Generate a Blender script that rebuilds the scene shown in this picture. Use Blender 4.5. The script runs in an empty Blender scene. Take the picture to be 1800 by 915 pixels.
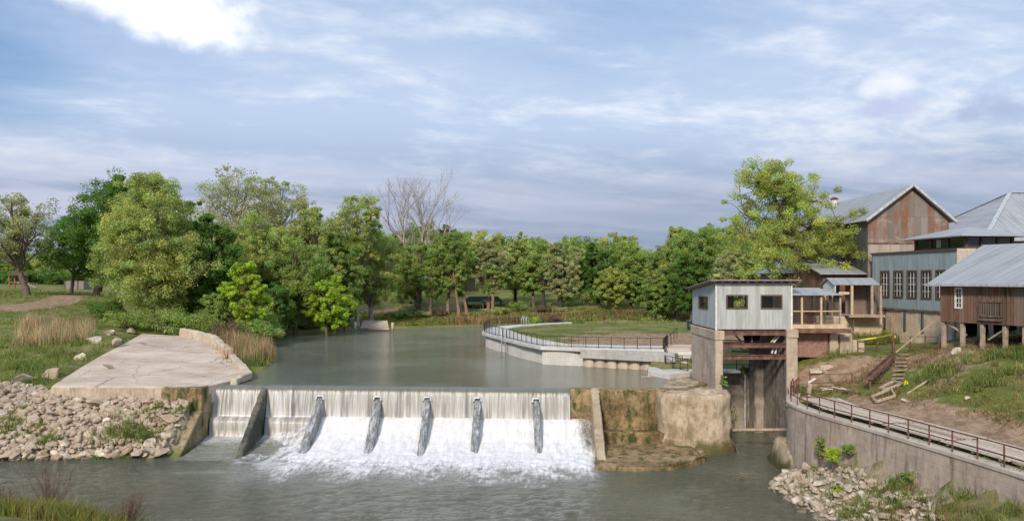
import bpy, bmesh, math, random
import numpy as np
from mathutils import Vector, Matrix, noise as mnoise

R = math.radians
F, HZ, H, CX = 1450.0, 490.0, 12.8, 900.0      # focal length in photo pixels, horizon row, camera height, centre column
rnd = random.Random(7)
C = bpy.context.scene.collection
sc = bpy.context.scene

# ---------------------------------------------------------------- camera
cam = bpy.data.cameras.new('camera')
cam.sensor_width = 36.0
cam.lens = 36.0 * F / 1800.0
cam.shift_y = (HZ - 457.5) / 1800.0
cam.clip_end = 20000
cam.clip_start = 0.5
camo = bpy.data.objects.new('camera', cam)
camo.location = (0, 0, H)
camo.rotation_euler = (R(90), 0, 0)
C.objects.link(camo)
sc.camera = camo

# ---------------------------------------------------------------- light
SUN_AZ, SUN_EL = 198.0, 31.0       # azimuth from +Y clockwise (behind the camera, to the left)
sun = bpy.data.lights.new('sun', 'SUN')
sun.energy = 2.7
sun.angle = R(8.0)
sun.color = (1.0, 0.89, 0.74)
suno = bpy.data.objects.new('sun', sun)
sd = Vector((math.sin(R(SUN_AZ)) * math.cos(R(SUN_EL)), math.cos(R(SUN_AZ)) * math.cos(R(SUN_EL)), math.sin(R(SUN_EL))))
suno.rotation_euler = sd.to_track_quat('Z', 'Y').to_euler()
suno.location = (30, -40, 60)
C.objects.link(suno)

sc.view_settings.view_transform = 'Standard'
sc.view_settings.look = 'None'
sc.view_settings.exposure = 0.36
sc.view_settings.gamma = 1.0
sc.view_settings.use_curve_mapping = False
sc.render.engine = 'CYCLES'
sc.cycles.max_bounces = 6
sc.cycles.transparent_max_bounces = 8
sc.cycles.caustics_reflective = False
sc.cycles.caustics_refractive = False


class NT:
    """small node-tree writer"""
    def __init__(s, tree):
        s.t = tree
        s.t.nodes.clear()

    def n(s, typ, inp=None, **kw):
        nd = s.t.nodes.new(typ)
        for k, v in kw.items():
            setattr(nd, k, v)
        for k, v in (inp or {}).items():
            s.set(nd.inputs[k], v)
        return nd

    def set(s, sock, v):
        if isinstance(v, bpy.types.NodeSocket):
            s.t.links.new(v, sock)
        elif isinstance(v, bpy.types.Node):
            s.t.links.new(v.outputs[0], sock)
        else:
            if isinstance(v, (tuple, list)) and len(v) == 3 and sock.type == 'RGBA':
                v = (*v, 1.0)
            sock.default_value = v

    def m(s, op, a, b=0.0, c=0.0, clamp=False):
        nd = s.n('ShaderNodeMath', operation=op, use_clamp=clamp)
        s.set(nd.inputs[0], a); s.set(nd.inputs[1], b); s.set(nd.inputs[2], c)
        return nd.outputs[0]

    def vm(s, op, a, b=(0, 0, 0)):
        nd = s.n('ShaderNodeVectorMath', operation=op)
        s.set(nd.inputs[0], a); s.set(nd.inputs[1], b)
        return nd.outputs['Value'] if op in ('LENGTH', 'DISTANCE', 'DOT_PRODUCT') else nd.outputs[0]

    def sep(s, v):
        nd = s.n('ShaderNodeSeparateXYZ', {0: v})
        return nd.outputs

    def comb(s, x, y, z):
        return s.n('ShaderNodeCombineXYZ', {0: x, 1: y, 2: z}).outputs[0]

    def mixc(s, f, a, b, mode='MIX'):
        nd = s.n('ShaderNodeMix', data_type='RGBA', blend_type=mode)
        s.set(nd.inputs[0], f); s.set(nd.inputs[6], a); s.set(nd.inputs[7], b)
        return nd.outputs[2]

    def mixf(s, f, a, b):
        nd = s.n('ShaderNodeMix', data_type='FLOAT')
        s.set(nd.inputs[0], f); s.set(nd.inputs[2], a); s.set(nd.inputs[3], b)
        return nd.outputs[0]

    def noise(s, vec, scale, detail=4.0, rough=0.55, dist=0.0, color=False):
        nd = s.n('ShaderNodeTexNoise', {'Vector': vec, 'Scale': scale, 'Detail': detail, 'Roughness': rough, 'Distortion': dist})
        return nd.outputs[1 if color else 0]

    def ss(s, v, a, b):
        """smoothstep map a..b -> 0..1"""
        nd = s.n('ShaderNodeMapRange', interpolation_type='SMOOTHSTEP')
        s.set(nd.inputs[0], v); s.set(nd.inputs[1], a); s.set(nd.inputs[2], b)
        return nd.outputs[0]

    def scalev(s, vec, sx, sy, sz):
        return s.vm('MULTIPLY', vec, (sx, sy, sz))

    def pos(s):
        return s.n('ShaderNodeNewGeometry').outputs['Position']

    def nrm(s):
        return s.n('ShaderNodeNewGeometry').outputs['Normal']

    def obj(s):
        return s.n('ShaderNodeTexCoord').outputs['Object']

    def bump(s, h, strength, dist=0.05):
        return s.n('ShaderNodeBump', {'Height': h, 'Strength': strength, 'Distance': dist}).outputs[0]


def material(name, fn):
    m = bpy.data.materials.new(name)
    m.use_nodes = True
    t = NT(m.node_tree)
    out = t.n('ShaderNodeOutputMaterial')
    sh = fn(t)
    t.t.links.new(sh if isinstance(sh, bpy.types.NodeSocket) else sh.outputs[0], out.inputs[0])
    return m


def princ(t, col, rough=0.8, normal=None, spec=0.3, metal=0.0, **kw):
    inp = {'Base Color': col, 'Roughness': rough, 'Specular IOR Level': spec, 'Metallic': metal}
    if normal is not None:
        inp['Normal'] = normal
    inp.update(kw)
    return t.n('ShaderNodeBsdfPrincipled', inp)


# ---------------------------------------------------------------- sky: Nishita blue with layers of high cloud
world = bpy.data.worlds.new('World')
sc.world = world
world.use_nodes = True
W = NT(world.node_tree)
sky = W.n('ShaderNodeTexSky', sky_type='NISHITA')
sky.sun_disc = False
sky.sun_elevation = R(SUN_EL)
sky.sun_rotation = R(SUN_AZ)
sky.altitude = 100
sky.air_density = 1.2
sky.dust_density = 0.6
dirv = W.vm('NORMALIZE', W.n('ShaderNodeTexCoord').outputs['Generated'])
dx, dy, dz = W.sep(dirv)
zc = W.m('MAXIMUM', dz, 0.0)
den = W.m('ADD', zc, 0.10)
plane = W.comb(W.m('DIVIDE', dx, den), W.m('DIVIDE', dy, den), 0.0)
# turn the cloud streets a little so that streaks climb to the right
rot = W.n('ShaderNodeVectorRotate', {'Vector': plane, 'Angle': R(-24)}, rotation_type='Z_AXIS').outputs[0]
warp = W.vm('ADD', rot, W.vm('SCALE', W.noise(rot, 0.9, 3, 0.5, color=True), (0, 0, 0)))
wv = W.n('ShaderNodeVectorMath', operation='SCALE'); W.set(wv.inputs[0], W.noise(rot, 0.8, 3, 0.5, color=True)); wv.inputs['Scale'].default_value = 0.55
warp = W.vm('ADD', rot, wv.outputs[0])
big = W.noise(W.scalev(warp, 0.30, 0.75, 1), 1.2, 6, 0.55)
streak = W.noise(W.scalev(warp, 0.50, 1.25, 1), 0.85, 6, 0.52)
fine = W.noise(W.scalev(warp, 2.2, 2.8, 1), 1.5, 7, 0.60)
cover = W.m('ADD', W.m('MULTIPLY', big, 0.65), W.m('ADD', W.m('MULTIPLY', streak, 0.55), W.m('MULTIPLY', fine, 0.22)))
low = W.ss(dz, 0.33, 0.02)                         # nearer the horizon the veil closes
hi = W.ss(dz, 0.15, 0.34)
left = W.m('MULTIPLY', W.ss(dx, -0.30, -0.60), W.ss(dz, 0.02, 0.2))
f = W.m('ADD', cover, W.m('ADD', W.m('MULTIPLY', low, 0.46), W.m('MULTIPLY', left, -0.40)))
f = W.m('ADD', f, 0.09)
veil = W.ss(f, 0.48, 0.92)
# brightness of the veil: lavender grey low, whiter in ridges higher up
shade = W.noise(W.scalev(warp, 0.16, 0.75, 1), 1.4, 4, 0.45)
shade2 = W.ss(W.m('ADD', W.m('MULTIPLY', shade, 0.85), W.m('MULTIPLY', fine, 0.15)), 0.36, 0.60)
c_lowdark = (0.175, 0.235, 0.345)
c_lowlit = (0.45, 0.465, 0.575)
c_hi = (0.43, 0.525, 0.69)
c_hiw = (0.72, 0.755, 0.82)
clow = W.mixc(shade2, c_lowdark, c_lowlit)
ridge = W.ss(W.m('ADD', W.m('MULTIPLY', fine, 0.5), W.m('MULTIPLY', streak, 0.5)), 0.46, 0.70)
chi = W.mixc(ridge, c_hi, c_hiw)
band = W.ss(dz, 0.06, 0.20)
ccol = W.mixc(band, clow, chi)
# thin dark blue-grey bank just over the tree line and a paler strip under it
bk = W.m('MULTIPLY', W.m('MULTIPLY', W.ss(dz, 0.14, 0.06), W.ss(dz, 0.022, 0.05)), W.m('MULTIPLY', W.ss(dx, -0.35, 0.0), W.ss(W.noise(W.scalev(warp, 0.3, 0.5, 1), 0.8, 4, 0.5), 0.3, 0.6)))
ccol = W.mixc(W.m('MULTIPLY', bk, 0.72), ccol, (0.185, 0.26, 0.37))
ten = W.n('ShaderNodeVectorMath', operation='SCALE'); W.set(ten.inputs[0], ccol); ten.inputs['Scale'].default_value = 10.0
skyc = W.mixc(1.0, sky.outputs[0], (1.0, 1.02, 1.12, 1), 'MULTIPLY')
base = W.mixc(W.m('MULTIPLY', veil, 0.93), W.mixc(0.65, skyc, (1.5, 2.75, 4.9, 1)), ten.outputs[0])


def puff(base, az, el, wa, we, tilt, col, lo, hi_, nz=0.5, sc_=9.0, mx=1.0):
    """one cumulus, at a compass direction and elevation"""
    a = W.m('SUBTRACT', W.m('ARCTAN2', dx, dy), R(az))
    e = W.m('SUBTRACT', W.m('ARCSINE', dz), R(el))
    ct, st = math.cos(R(tilt)), math.sin(R(tilt))
    u = W.m('ADD', W.m('MULTIPLY', a, ct / R(wa)), W.m('MULTIPLY', e, st / R(wa)))
    v = W.m('ADD', W.m('MULTIPLY', a, -st / R(we)), W.m('MULTIPLY', e, ct / R(we)))
    r2 = W.m('ADD', W.m('MULTIPLY', u, u), W.m('MULTIPLY', v, v))
    nn = W.noise(W.comb(W.m('MULTIPLY', a, sc_ ), W.m('MULTIPLY', e, sc_ * 1.3), 0.7), 1.0, 7, 0.55)
    d = W.m('SUBTRACT', W.m('ADD', 1.0, W.m('MULTIPLY', W.m('SUBTRACT', nn, 0.5), nz * 4)), r2)
    k = W.m('MULTIPLY', W.ss(d, lo, hi_), mx)
    return W.mixc(k, base, tuple(10 * c for c in col))


base = puff(base, -25.0, 14.2, 9.0, 2.2, -11, (0.36, 0.46, 0.66), -0.3, 1.0, 0.4, 16, 0.6)
base = puff(base, -24.8, 17.7, 8.6, 2.9, -11, (1.0, 1.0, 1.0), 0.0, 0.85, 0.5, 13)
base = puff(base, 24.6, 10.6, 2.6, 0.9, 0, (0.42, 0.47, 0.66), -0.1, 0.9, 0.7, 22, 0.7)
base = puff(base, 24.4, 12.0, 2.3, 1.05, 3, (0.80, 0.81, 0.86), -0.1, 1.3, 0.6, 20, 0.8)
base = puff(base, 30.0, 10.0, 3.6, 1.2, -4, (0.34, 0.40, 0.57), 0.1, 1.2, 1.0, 20, 0.75)
bg = W.n('ShaderNodeBackground', {'Color': base, 'Strength': 0.1})
wo = W.n('ShaderNodeOutputWorld')
W.t.links.new(bg.outputs[0], wo.inputs[0])


# ---------------------------------------------------------------- placing and tagging
def G(px, py, z):
    """point of height z seen at that place of the photograph"""
    Y = (H - z) * F / (py - HZ)
    return Vector(((px - CX) * Y / F, Y, z))


def PY(px, py, Y):
    """point at distance Y seen at that place of the photograph"""
    return Vector(((px - CX) * Y / F, Y, H - (py - HZ) * Y / F))


def tag(o, label=None, cat=None, group=None, kind=None):
    for k, v in (('label', label), ('category', cat), ('group', group), ('kind', kind)):
        if v:
            o[k] = v
    return o


def empty(name, loc, label=None, cat=None, group=None, rz=0.0):
    o = bpy.data.objects.new(name, None)
    o.empty_display_size = 0.3
    o.location = loc
    o.rotation_euler = (0, 0, rz)
    C.objects.link(o)
    return tag(o, label, cat, group)


class MB:
    """collects shapes in world metres, links them as one mesh object"""
    def __init__(s):
        s.v = []; s.f = []

    def add(s, vs, fs):
        b = len(s.v)
        s.v += [tuple(v) for v in vs]
        s.f += [tuple(i + b for i in f) for f in fs]
        return s

    def box(s, x0, x1, y0, y1, z0, z1):
        return s.add([(x0, y0, z0), (x1, y0, z0), (x1, y1, z0), (x0, y1, z0), (x0, y0, z1), (x1, y0, z1), (x1, y1, z1), (x0, y1, z1)],
                     [(0, 3, 2, 1), (4, 5, 6, 7), (0, 1, 5, 4), (1, 2, 6, 5), (2, 3, 7, 6), (3, 0, 4, 7)])

    def prism(s, pts, d):
        """polygon pts (3D) swept by vector d"""
        n = len(pts); d = Vector(d)
        a = [Vector(p) for p in pts]
        vs = a + [p + d for p in a]
        fs = [tuple(range(n))[::-1], tuple(range(n, 2 * n))]
        fs += [(i, (i + 1) % n, n + (i + 1) % n, n + i) for i in range(n)]
        return s.add(vs, fs)

    def slab(s, pts, th):
        return s.prism([(p[0], p[1], p[2] - th) for p in pts], (0, 0, th))

    def bar(s, a, b, w, h=None):
        """rectangular bar from a to b; w across, h upwards"""
        h = w if h is None else h
        a = Vector(a); b = Vector(b); d = (b - a).normalized()
        up = Vector((0, 0, 1)) if abs(d.z) < 0.95 else Vector((0, 1, 0))
        x = d.cross(up).normalized() * (w / 2); y = x.cross(d).normalized() * (h / 2)
        vs = [a - x - y, a + x - y, a + x + y, a - x + y, b - x - y, b + x - y, b + x + y, b - x + y]
        return s.add(vs, [(0, 3, 2, 1), (4, 5, 6, 7), (0, 1, 5, 4), (1, 2, 6, 5), (2, 3, 7, 6), (3, 0, 4, 7)])

    def tube(s, pts, rs, n=8, cap=True):
        pts = [Vector(p) for p in pts]
        if not hasattr(rs, '__len__'):
            rs = [rs] * len(pts)
        b = len(s.v); ref = None
        for i, p in enumerate(pts):
            d = (pts[min(i + 1, len(pts) - 1)] - pts[max(i - 1, 0)]).normalized()
            if ref is None:
                ref = Vector((1, 0, 0)) if abs(d.x) < 0.8 else Vector((0, 1, 0))
            x = (ref - d * ref.dot(d)).normalized(); y = d.cross(x); ref = x
            for k in range(n):
                a = 2 * math.pi * k / n
                s.v.append(tuple(p + (x * math.cos(a) + y * math.sin(a)) * rs[i]))
        for i in range(len(pts) - 1):
            for k in range(n):
                k2 = (k + 1) % n
                s.f.append((b + i * n + k, b + i * n + k2, b + (i + 1) * n + k2, b + (i + 1) * n + k))
        if cap:
            s.f.append(tuple(b + k for k in range(n))[::-1])
            s.f.append(tuple(b + (len(pts) - 1) * n + k for k in range(n)))
        return s

    def build(s, name, mat, parent=None, smooth=False, origin=None):
        me = bpy.data.meshes.new(name)
        off = Vector((0, 0, 0))
        if parent is not None:
            off = world_loc(parent)
        elif origin is not None:
            off = Vector(origin)
        me.from_pydata([(v[0] - off.x, v[1] - off.y, v[2] - off.z) for v in s.v], [], s.f)
        me.update()
        if smooth:
            me.polygons.foreach_set('use_smooth', [True] * len(me.polygons))
        me.materials.append(mat)
        o = bpy.data.objects.new(name, me)
        C.objects.link(o)
        if parent is not None:
            o.parent = parent
        else:
            o.location = off
        return o


def world_loc(o):
    l = Vector((0, 0, 0))
    while o is not None:
        l += Vector(o.location)
        o = o.parent
    return l


def worn(o, cell=0.35, amp=0.05, scale=0.9, seed=0.0, bevel=0.04):
    """break up a hard-edged mesh: recalc normals, bevel, subdivide, push by noise"""
    bm = bmesh.new(); bm.from_mesh(o.data)
    bmesh.ops.recalc_face_normals(bm, faces=bm.faces)
    if bevel:
        bmesh.ops.bevel(bm, geom=[e for e in bm.edges if len(e.link_faces) == 2 and e.calc_face_angle(0) > 0.5], offset=bevel, segments=1, affect='EDGES')
    if cell:
        bmesh.ops.triangulate(bm, faces=[f for f in bm.faces if len(f.verts) > 4])
        for _ in range(7):
            es = [e for e in bm.edges if e.calc_length() > cell * 1.6]
            if not es or len(bm.verts) > 40000:
                break
            bmesh.ops.subdivide_edges(bm, edges=es, cuts=1, use_grid_fill=True)
        bmesh.ops.triangulate(bm, faces=[f for f in bm.faces if len(f.verts) > 4])
        bm.normal_update()
        wl = world_loc(o)
        mv = []
        for v in bm.verts:
            p = (v.co + wl) * scale + Vector((seed, seed, seed))
            mv.append((v, v.normal * (mnoise.fractal(p, 1.0, 2.0, 4) * amp)))
        for v, d in mv:
            v.co += d
    bm.to_mesh(o.data); bm.free()
    o.data.update()
    return o


def np_mesh(name, verts, faces_flat, nper, mat, cols=None, smooth=False):
    """fast mesh from numpy arrays (all faces nper-sided)"""
    me = bpy.data.meshes.new(name)
    nv = len(verts); nf = len(faces_flat) // nper
    me.vertices.add(nv); me.vertices.foreach_set('co', np.ascontiguousarray(verts, dtype=np.float32).ravel())
    me.loops.add(nf * nper); me.loops.foreach_set('vertex_index', np.ascontiguousarray(faces_flat, dtype=np.int32))
    me.polygons.add(nf)
    me.polygons.foreach_set('loop_start', np.arange(0, nf * nper, nper, dtype=np.int32))
    me.polygons.foreach_set('loop_total', np.full(nf, nper, dtype=np.int32))
    if cols is not None:
        a = me.color_attributes.new('tint', 'FLOAT_COLOR', 'POINT')
        c = np.ones((nv, 4), dtype=np.float32); c[:, :cols.shape[1]] = cols
        a.data.foreach_set('color', c.ravel())
    if smooth:
        me.polygons.foreach_set('use_smooth', np.ones(nf, dtype=bool))
    me.materials.append(mat)
    me.update(); me.validate()
    return me


def link(name, me, parent=None, loc=(0, 0, 0)):
    o = bpy.data.objects.new(name, me)
    C.objects.link(o)
    o.location = loc
    if parent is not None:
        o.parent = parent
    return o


def copy_tree(o, parent=None):
    c = o.copy()
    C.objects.link(c)
    c.parent = parent
    for ch in o.children:
        copy_tree(ch, c)
    return c
# ---------------------------------------------------------------- materials
def concrete(name, c1, c2, stain=(0.12, 0.10, 0.08), st=0.5, moss=None, bump=0.35, moss_lo=None, lines=0.0, scale=1.0):
    def fn(t):
        p = t.pos()
        a = t.noise(p, 0.55 * scale, 6, 0.62)
        b = t.noise(p, 3.5 * scale, 6, 0.65)
        col = t.mixc(t.ss(t.m('ADD', t.m('MULTIPLY', a, 0.6), t.m('MULTIPLY', b, 0.4)), 0.38, 0.62), c1, c2)
        s = t.noise(t.scalev(p, 2.6, 2.6, 0.28), 0.9, 6, 0.62)
        col = t.mixc(t.m('MULTIPLY', t.ss(s, 0.50, 0.72), st), col, stain)
        g = t.noise(p, 14 * scale, 5, 0.7)
        col = t.mixc(t.m('MULTIPLY', t.ss(g, 0.52, 0.75), 0.35), col, tuple(x * 0.5 for x in c1))
        if moss is not None:
            mz = t.noise(t.scalev(p, 1, 1, 0.5), 1.3, 7, 0.68)
            k = t.ss(mz, 0.47, 0.62)
            if moss_lo is not None:
                z = t.sep(p)[2]
                k = t.m('MAXIMUM', t.m('MULTIPLY', k, 0.5), t.ss(t.m('ADD', z, t.m('MULTIPLY', t.m('SUBTRACT', mz, 0.5), 2.2)), moss_lo + 0.4, moss_lo - 0.3))
            col = t.mixc(k, col, t.mixc(t.noise(p, 6, 3), moss, tuple(x * 1.8 for x in moss)))
        h = t.m('ADD', t.m('MULTIPLY', b, 0.6), t.m('MULTIPLY', g, 0.4))
        if lines:
            z = t.sep(p)[2]
            ln = t.m('PINGPONG', t.m('DIVIDE', z, lines), 0.5)
            h = t.m('ADD', h, t.m('MULTIPLY', t.ss(ln, 0.0, 0.05), 0.5))
        return princ(t, col, 0.88, t.bump(h, bump, 0.08), 0.25)
    return material(name, fn)


M = {}
M['slab'] = concrete('weathered_slab', (0.50, 0.385, 0.30), (0.70, 0.58, 0.47), (0.30, 0.23, 0.18), 0.4)
def slabm(t):
    p = t.pos()
    a = t.noise(p, 0.25, 7, 0.65); b = t.noise(t.scalev(p, 0.5, 2.2, 1), 0.8, 7, 0.68); g = t.noise(p, 12, 5, 0.7)
    col = t.mixc(t.ss(t.m('ADD', t.m('MULTIPLY', a, 0.5), t.m('MULTIPLY', b, 0.5)), 0.38, 0.62), (0.47, 0.36, 0.28), (0.70, 0.585, 0.48))
    col = t.mixc(t.m('MULTIPLY', t.ss(b, 0.56, 0.72), 0.55), col, (0.34, 0.26, 0.20))
    w = t.n('ShaderNodeVectorMath', operation='ADD'); t.set(w.inputs[0], p); t.set(w.inputs[1], t.noise(p, 0.9, 4, 0.6, color=True))
    v = t.n('ShaderNodeTexVoronoi', {'Vector': t.scalev(w.outputs[0], 1, .8, 0), 'Scale': 0.22}, feature='DISTANCE_TO_EDGE')
    cr = t.ss(v.outputs[0], 0.012, 0.0)
    col = t.mixc(t.m('MULTIPLY', cr, 0.6), col, (0.16, 0.12, 0.09))
    col = t.mixc(t.m('MULTIPLY', t.ss(g, 0.55, 0.75), 0.3), col, (0.30, 0.23, 0.18))
    return princ(t, col, 0.9, t.bump(t.m('SUBTRACT', g, t.m('MULTIPLY', cr, 1.0)), 0.4, 0.05), 0.2)
M['slab'] = material('cracked_slab', slabm)
M['slab_edge'] = concrete('slab_edge', (0.42, 0.33, 0.24), (0.60, 0.50, 0.38), (0.10, 0.08, 0.06), 0.7)
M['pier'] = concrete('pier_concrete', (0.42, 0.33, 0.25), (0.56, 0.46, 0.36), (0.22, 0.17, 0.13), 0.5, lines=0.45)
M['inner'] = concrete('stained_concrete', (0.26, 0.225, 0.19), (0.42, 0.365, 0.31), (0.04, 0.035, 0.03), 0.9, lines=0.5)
M['retain'] = concrete('retaining_concrete', (0.42, 0.325, 0.25), (0.58, 0.475, 0.38), (0.15, 0.11, 0.09), 0.8, lines=0.42)
M['coping'] = concrete('coping_concrete', (0.48, 0.39, 0.31), (0.62, 0.53, 0.44), (0.3, 0.25, 0.2), 0.3)
M['newconc'] = concrete('new_concrete', (0.56, 0.53, 0.49), (0.68, 0.65, 0.61), (0.40, 0.37, 0.33), 0.4, bump=0.15)
M['capconc'] = concrete('cap_concrete', (0.36, 0.35, 0.33), (0.50, 0.48, 0.46), (0.25, 0.23, 0.21), 0.5, bump=0.15)
M['oldconc'] = concrete('old_scalloped_concrete', (0.50, 0.41, 0.31), (0.64, 0.55, 0.43), (0.25, 0.20, 0.14), 0.5)
M['mossy'] = concrete('mossy_concrete', (0.15, 0.10, 0.05), (0.40, 0.285, 0.15), (0.035, 0.03, 0.02), 0.85, moss=(0.035, 0.048, 0.012))
M['wetslab'] = concrete('wet_mossy_slab', (0.20, 0.135, 0.07), (0.38, 0.27, 0.15), (0.06, 0.05, 0.025), 0.5, moss=(0.06, 0.06, 0.02))
M['plinth'] = concrete('rough_plinth', (0.42, 0.315, 0.21), (0.64, 0.52, 0.385), (0.17, 0.13, 0.09), 0.5, moss=(0.09, 0.075, 0.03), moss_lo=0.7, bump=0.9, scale=1.2)
M['fin'] = concrete('dam_buttress', (0.27, 0.23, 0.18), (0.42, 0.36, 0.29), (0.05, 0.06, 0.05), 0.6, moss=(0.05, 0.07, 0.03), moss_lo=0.5)
def wetfin(t):
    p = t.pos()
    a = t.noise(t.scalev(p, 7, 1.2, 1.2), 1.0, 6, 0.7)
    b = t.noise(p, 5, 6, 0.7)
    col = t.mixc(t.ss(b, 0.4, 0.6), (0.11, 0.125, 0.125), (0.25, 0.24, 0.23))
    col = t.mixc(t.ss(a, 0.44, 0.66), col, (0.52, 0.52, 0.53))
    return princ(t, col, 0.45, t.bump(b, 0.5, 0.05), 0.5)
M['wetfin'] = material('wet_buttress', wetfin)
M['fdn'] = concrete('plastered_foundation', (0.52, 0.39, 0.27), (0.70, 0.57, 0.42), (0.20, 0.14, 0.10), 0.5)


def plain(name, col, rough=0.6, metal=0.0, spec=0.4, var=0.25, sc_=4.0):
    def fn(t):
        p = t.obj()
        k = t.noise(p, sc_, 5, 0.65)
        return princ(t, t.mixc(t.ss(k, 0.3, 0.7), tuple(x * (1 - var) for x in col), tuple(min(1, x * (1 + var)) for x in col)), rough, None, spec, metal)
    return material(name, fn)


M['iron'] = plain('dark_iron', (0.035, 0.03, 0.03), 0.5)
M['rustrail'] = plain('rusty_rail', (0.15, 0.065, 0.045), 0.7, var=0.5)
M['steel'] = plain('galvanised_steel', (0.55, 0.57, 0.58), 0.45, 0.4)
M['yellow'] = plain('caution_yellow', (0.80, 0.62, 0.04), 0.5, var=0.1)
M['yellowtape'] = plain('yellow_tape', (0.75, 0.70, 0.05), 0.4, var=0.1)
M['white'] = plain('white_paint', (0.72, 0.70, 0.66), 0.6, var=0.15)
M['trim'] = plain('brown_trim', (0.115, 0.07, 0.05), 0.7)
M['pine'] = plain('new_pine', (0.58, 0.44, 0.28), 0.7, var=0.2)
M['oldpine'] = plain('weathered_pine', (0.40, 0.31, 0.24), 0.8, var=0.3)
M['bin'] = plain('dark_plastic', (0.02, 0.04, 0.045), 0.4)
M['redcap'] = plain('red_cap', (0.20, 0.04, 0.03), 0.6)
M['beige'] = plain('beige_paint', (0.62, 0.50, 0.42), 0.7)
M['greenroof'] = plain('green_roof', (0.035, 0.06, 0.045), 0.9, spec=0.1)
M['orangep'] = plain('orange_paint', (0.33, 0.12, 0.06), 0.5)


def rust(t):
    p = t.pos()
    k = t.noise(t.scalev(p, 1, 1, 1.0), 2.2, 6, 0.7)
    col = t.mixc(t.ss(k, 0.35, 0.65), (0.11, 0.052, 0.04), (0.23, 0.13, 0.10))
    return princ(t, col, 0.8, t.bump(k, 0.3, 0.03))
M['rust'] = material('rusted_steel', rust)


def corr(name, base, alt, axis='x', period=0.09, seam=0.75, streak_col=None, streak=0.0, rough=0.42, metal=0.3, darkbase=None):
    """ribbed sheet metal: ribs run up (walls) or down the fall (roofs); axis is the one across the ribs"""
    def fn(t):
        p = t.pos()
        x, y, z = t.sep(p)
        u = {'x': x, 'y': y}[axis]
        cell = t.m('FLOOR', t.m('DIVIDE', u, seam))
        rn = t.n('ShaderNodeTexWhiteNoise', {'W': cell}, noise_dimensions='1D').outputs[0]
        big = t.noise(p, 0.5, 5, 0.6)
        col = t.mixc(t.m('ADD', t.m('MULTIPLY', rn, 0.55), t.m('MULTIPLY', big, 0.45)), base, alt)
        sv = (3.0, 0.35, 0.35) if axis == 'x' else (0.35, 3.0, 0.35)
        s1 = t.noise(t.scalev(p, *sv), 1.1, 6, 0.65)
        col = t.mixc(t.m('MULTIPLY', t.ss(s1, 0.42, 0.66), 0.55), col, tuple(c * 0.62 for c in base))
        sm = t.ss(t.m('PINGPONG', t.m('DIVIDE', u, seam), 0.5), 0.0, 0.035)
        col = t.mixc(t.m('MULTIPLY', t.m('SUBTRACT', 1.0, sm), 0.45), col, tuple(c * 0.45 for c in base))
        if streak:
            s2 = t.noise(t.scalev(p, *( (1.5, 0.25, 0.25) if axis == 'x' else (0.25, 1.5, 0.25))), 1.5, 7, 0.7)
            k = t.m('MULTIPLY', t.ss(s2, 0.5 - 0.06 * streak, 0.62), min(1, streak))
            col = t.mixc(k, col, streak_col)
        w = t.m('SINE', t.m('MULTIPLY', u, 2 * math.pi / period))
        return princ(t, col, rough, t.bump(w, 0.5, 0.015), 0.4, metal)
    return material(name, fn)


M['shedwall'] = corr('grey_sheet_wall', (0.46, 0.48, 0.48), (0.58, 0.60, 0.59), 'x', metal=0.0, rough=0.6, streak_col=(0.36, 0.33, 0.29), streak=0.35)
M['shedside_shaded'] = corr('grey_sheet_shaded_side', (0.44, 0.47, 0.48), (0.55, 0.58, 0.59), 'y', metal=0.0, rough=0.6, streak_col=(0.36, 0.33, 0.29), streak=0.3)  # darker, bluer copy of the front sheet: side shade put into the colour
M['bluewall'] = corr('blue_sheet_wall', (0.30, 0.37, 0.38), (0.40, 0.47, 0.475), 'y', metal=0.0, rough=0.6, streak_col=(0.33, 0.27, 0.22), streak=0.25)
M['roof_x'] = corr('sheet_roof', (0.37, 0.385, 0.40), (0.45, 0.465, 0.48), 'x', period=0.3, seam=0.9, metal=0.15, rough=0.5)
M['roof_y'] = corr('sheet_roof_side', (0.37, 0.385, 0.40), (0.45, 0.465, 0.48), 'y', period=0.3, seam=0.9, metal=0.15, rough=0.5)
M['darkwall'] = corr('dark_sheet_wall', (0.085, 0.09, 0.09), (0.14, 0.145, 0.14), 'y', metal=0.0, rough=0.7, streak_col=(0.12, 0.08, 0.06), streak=0.4)


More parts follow.
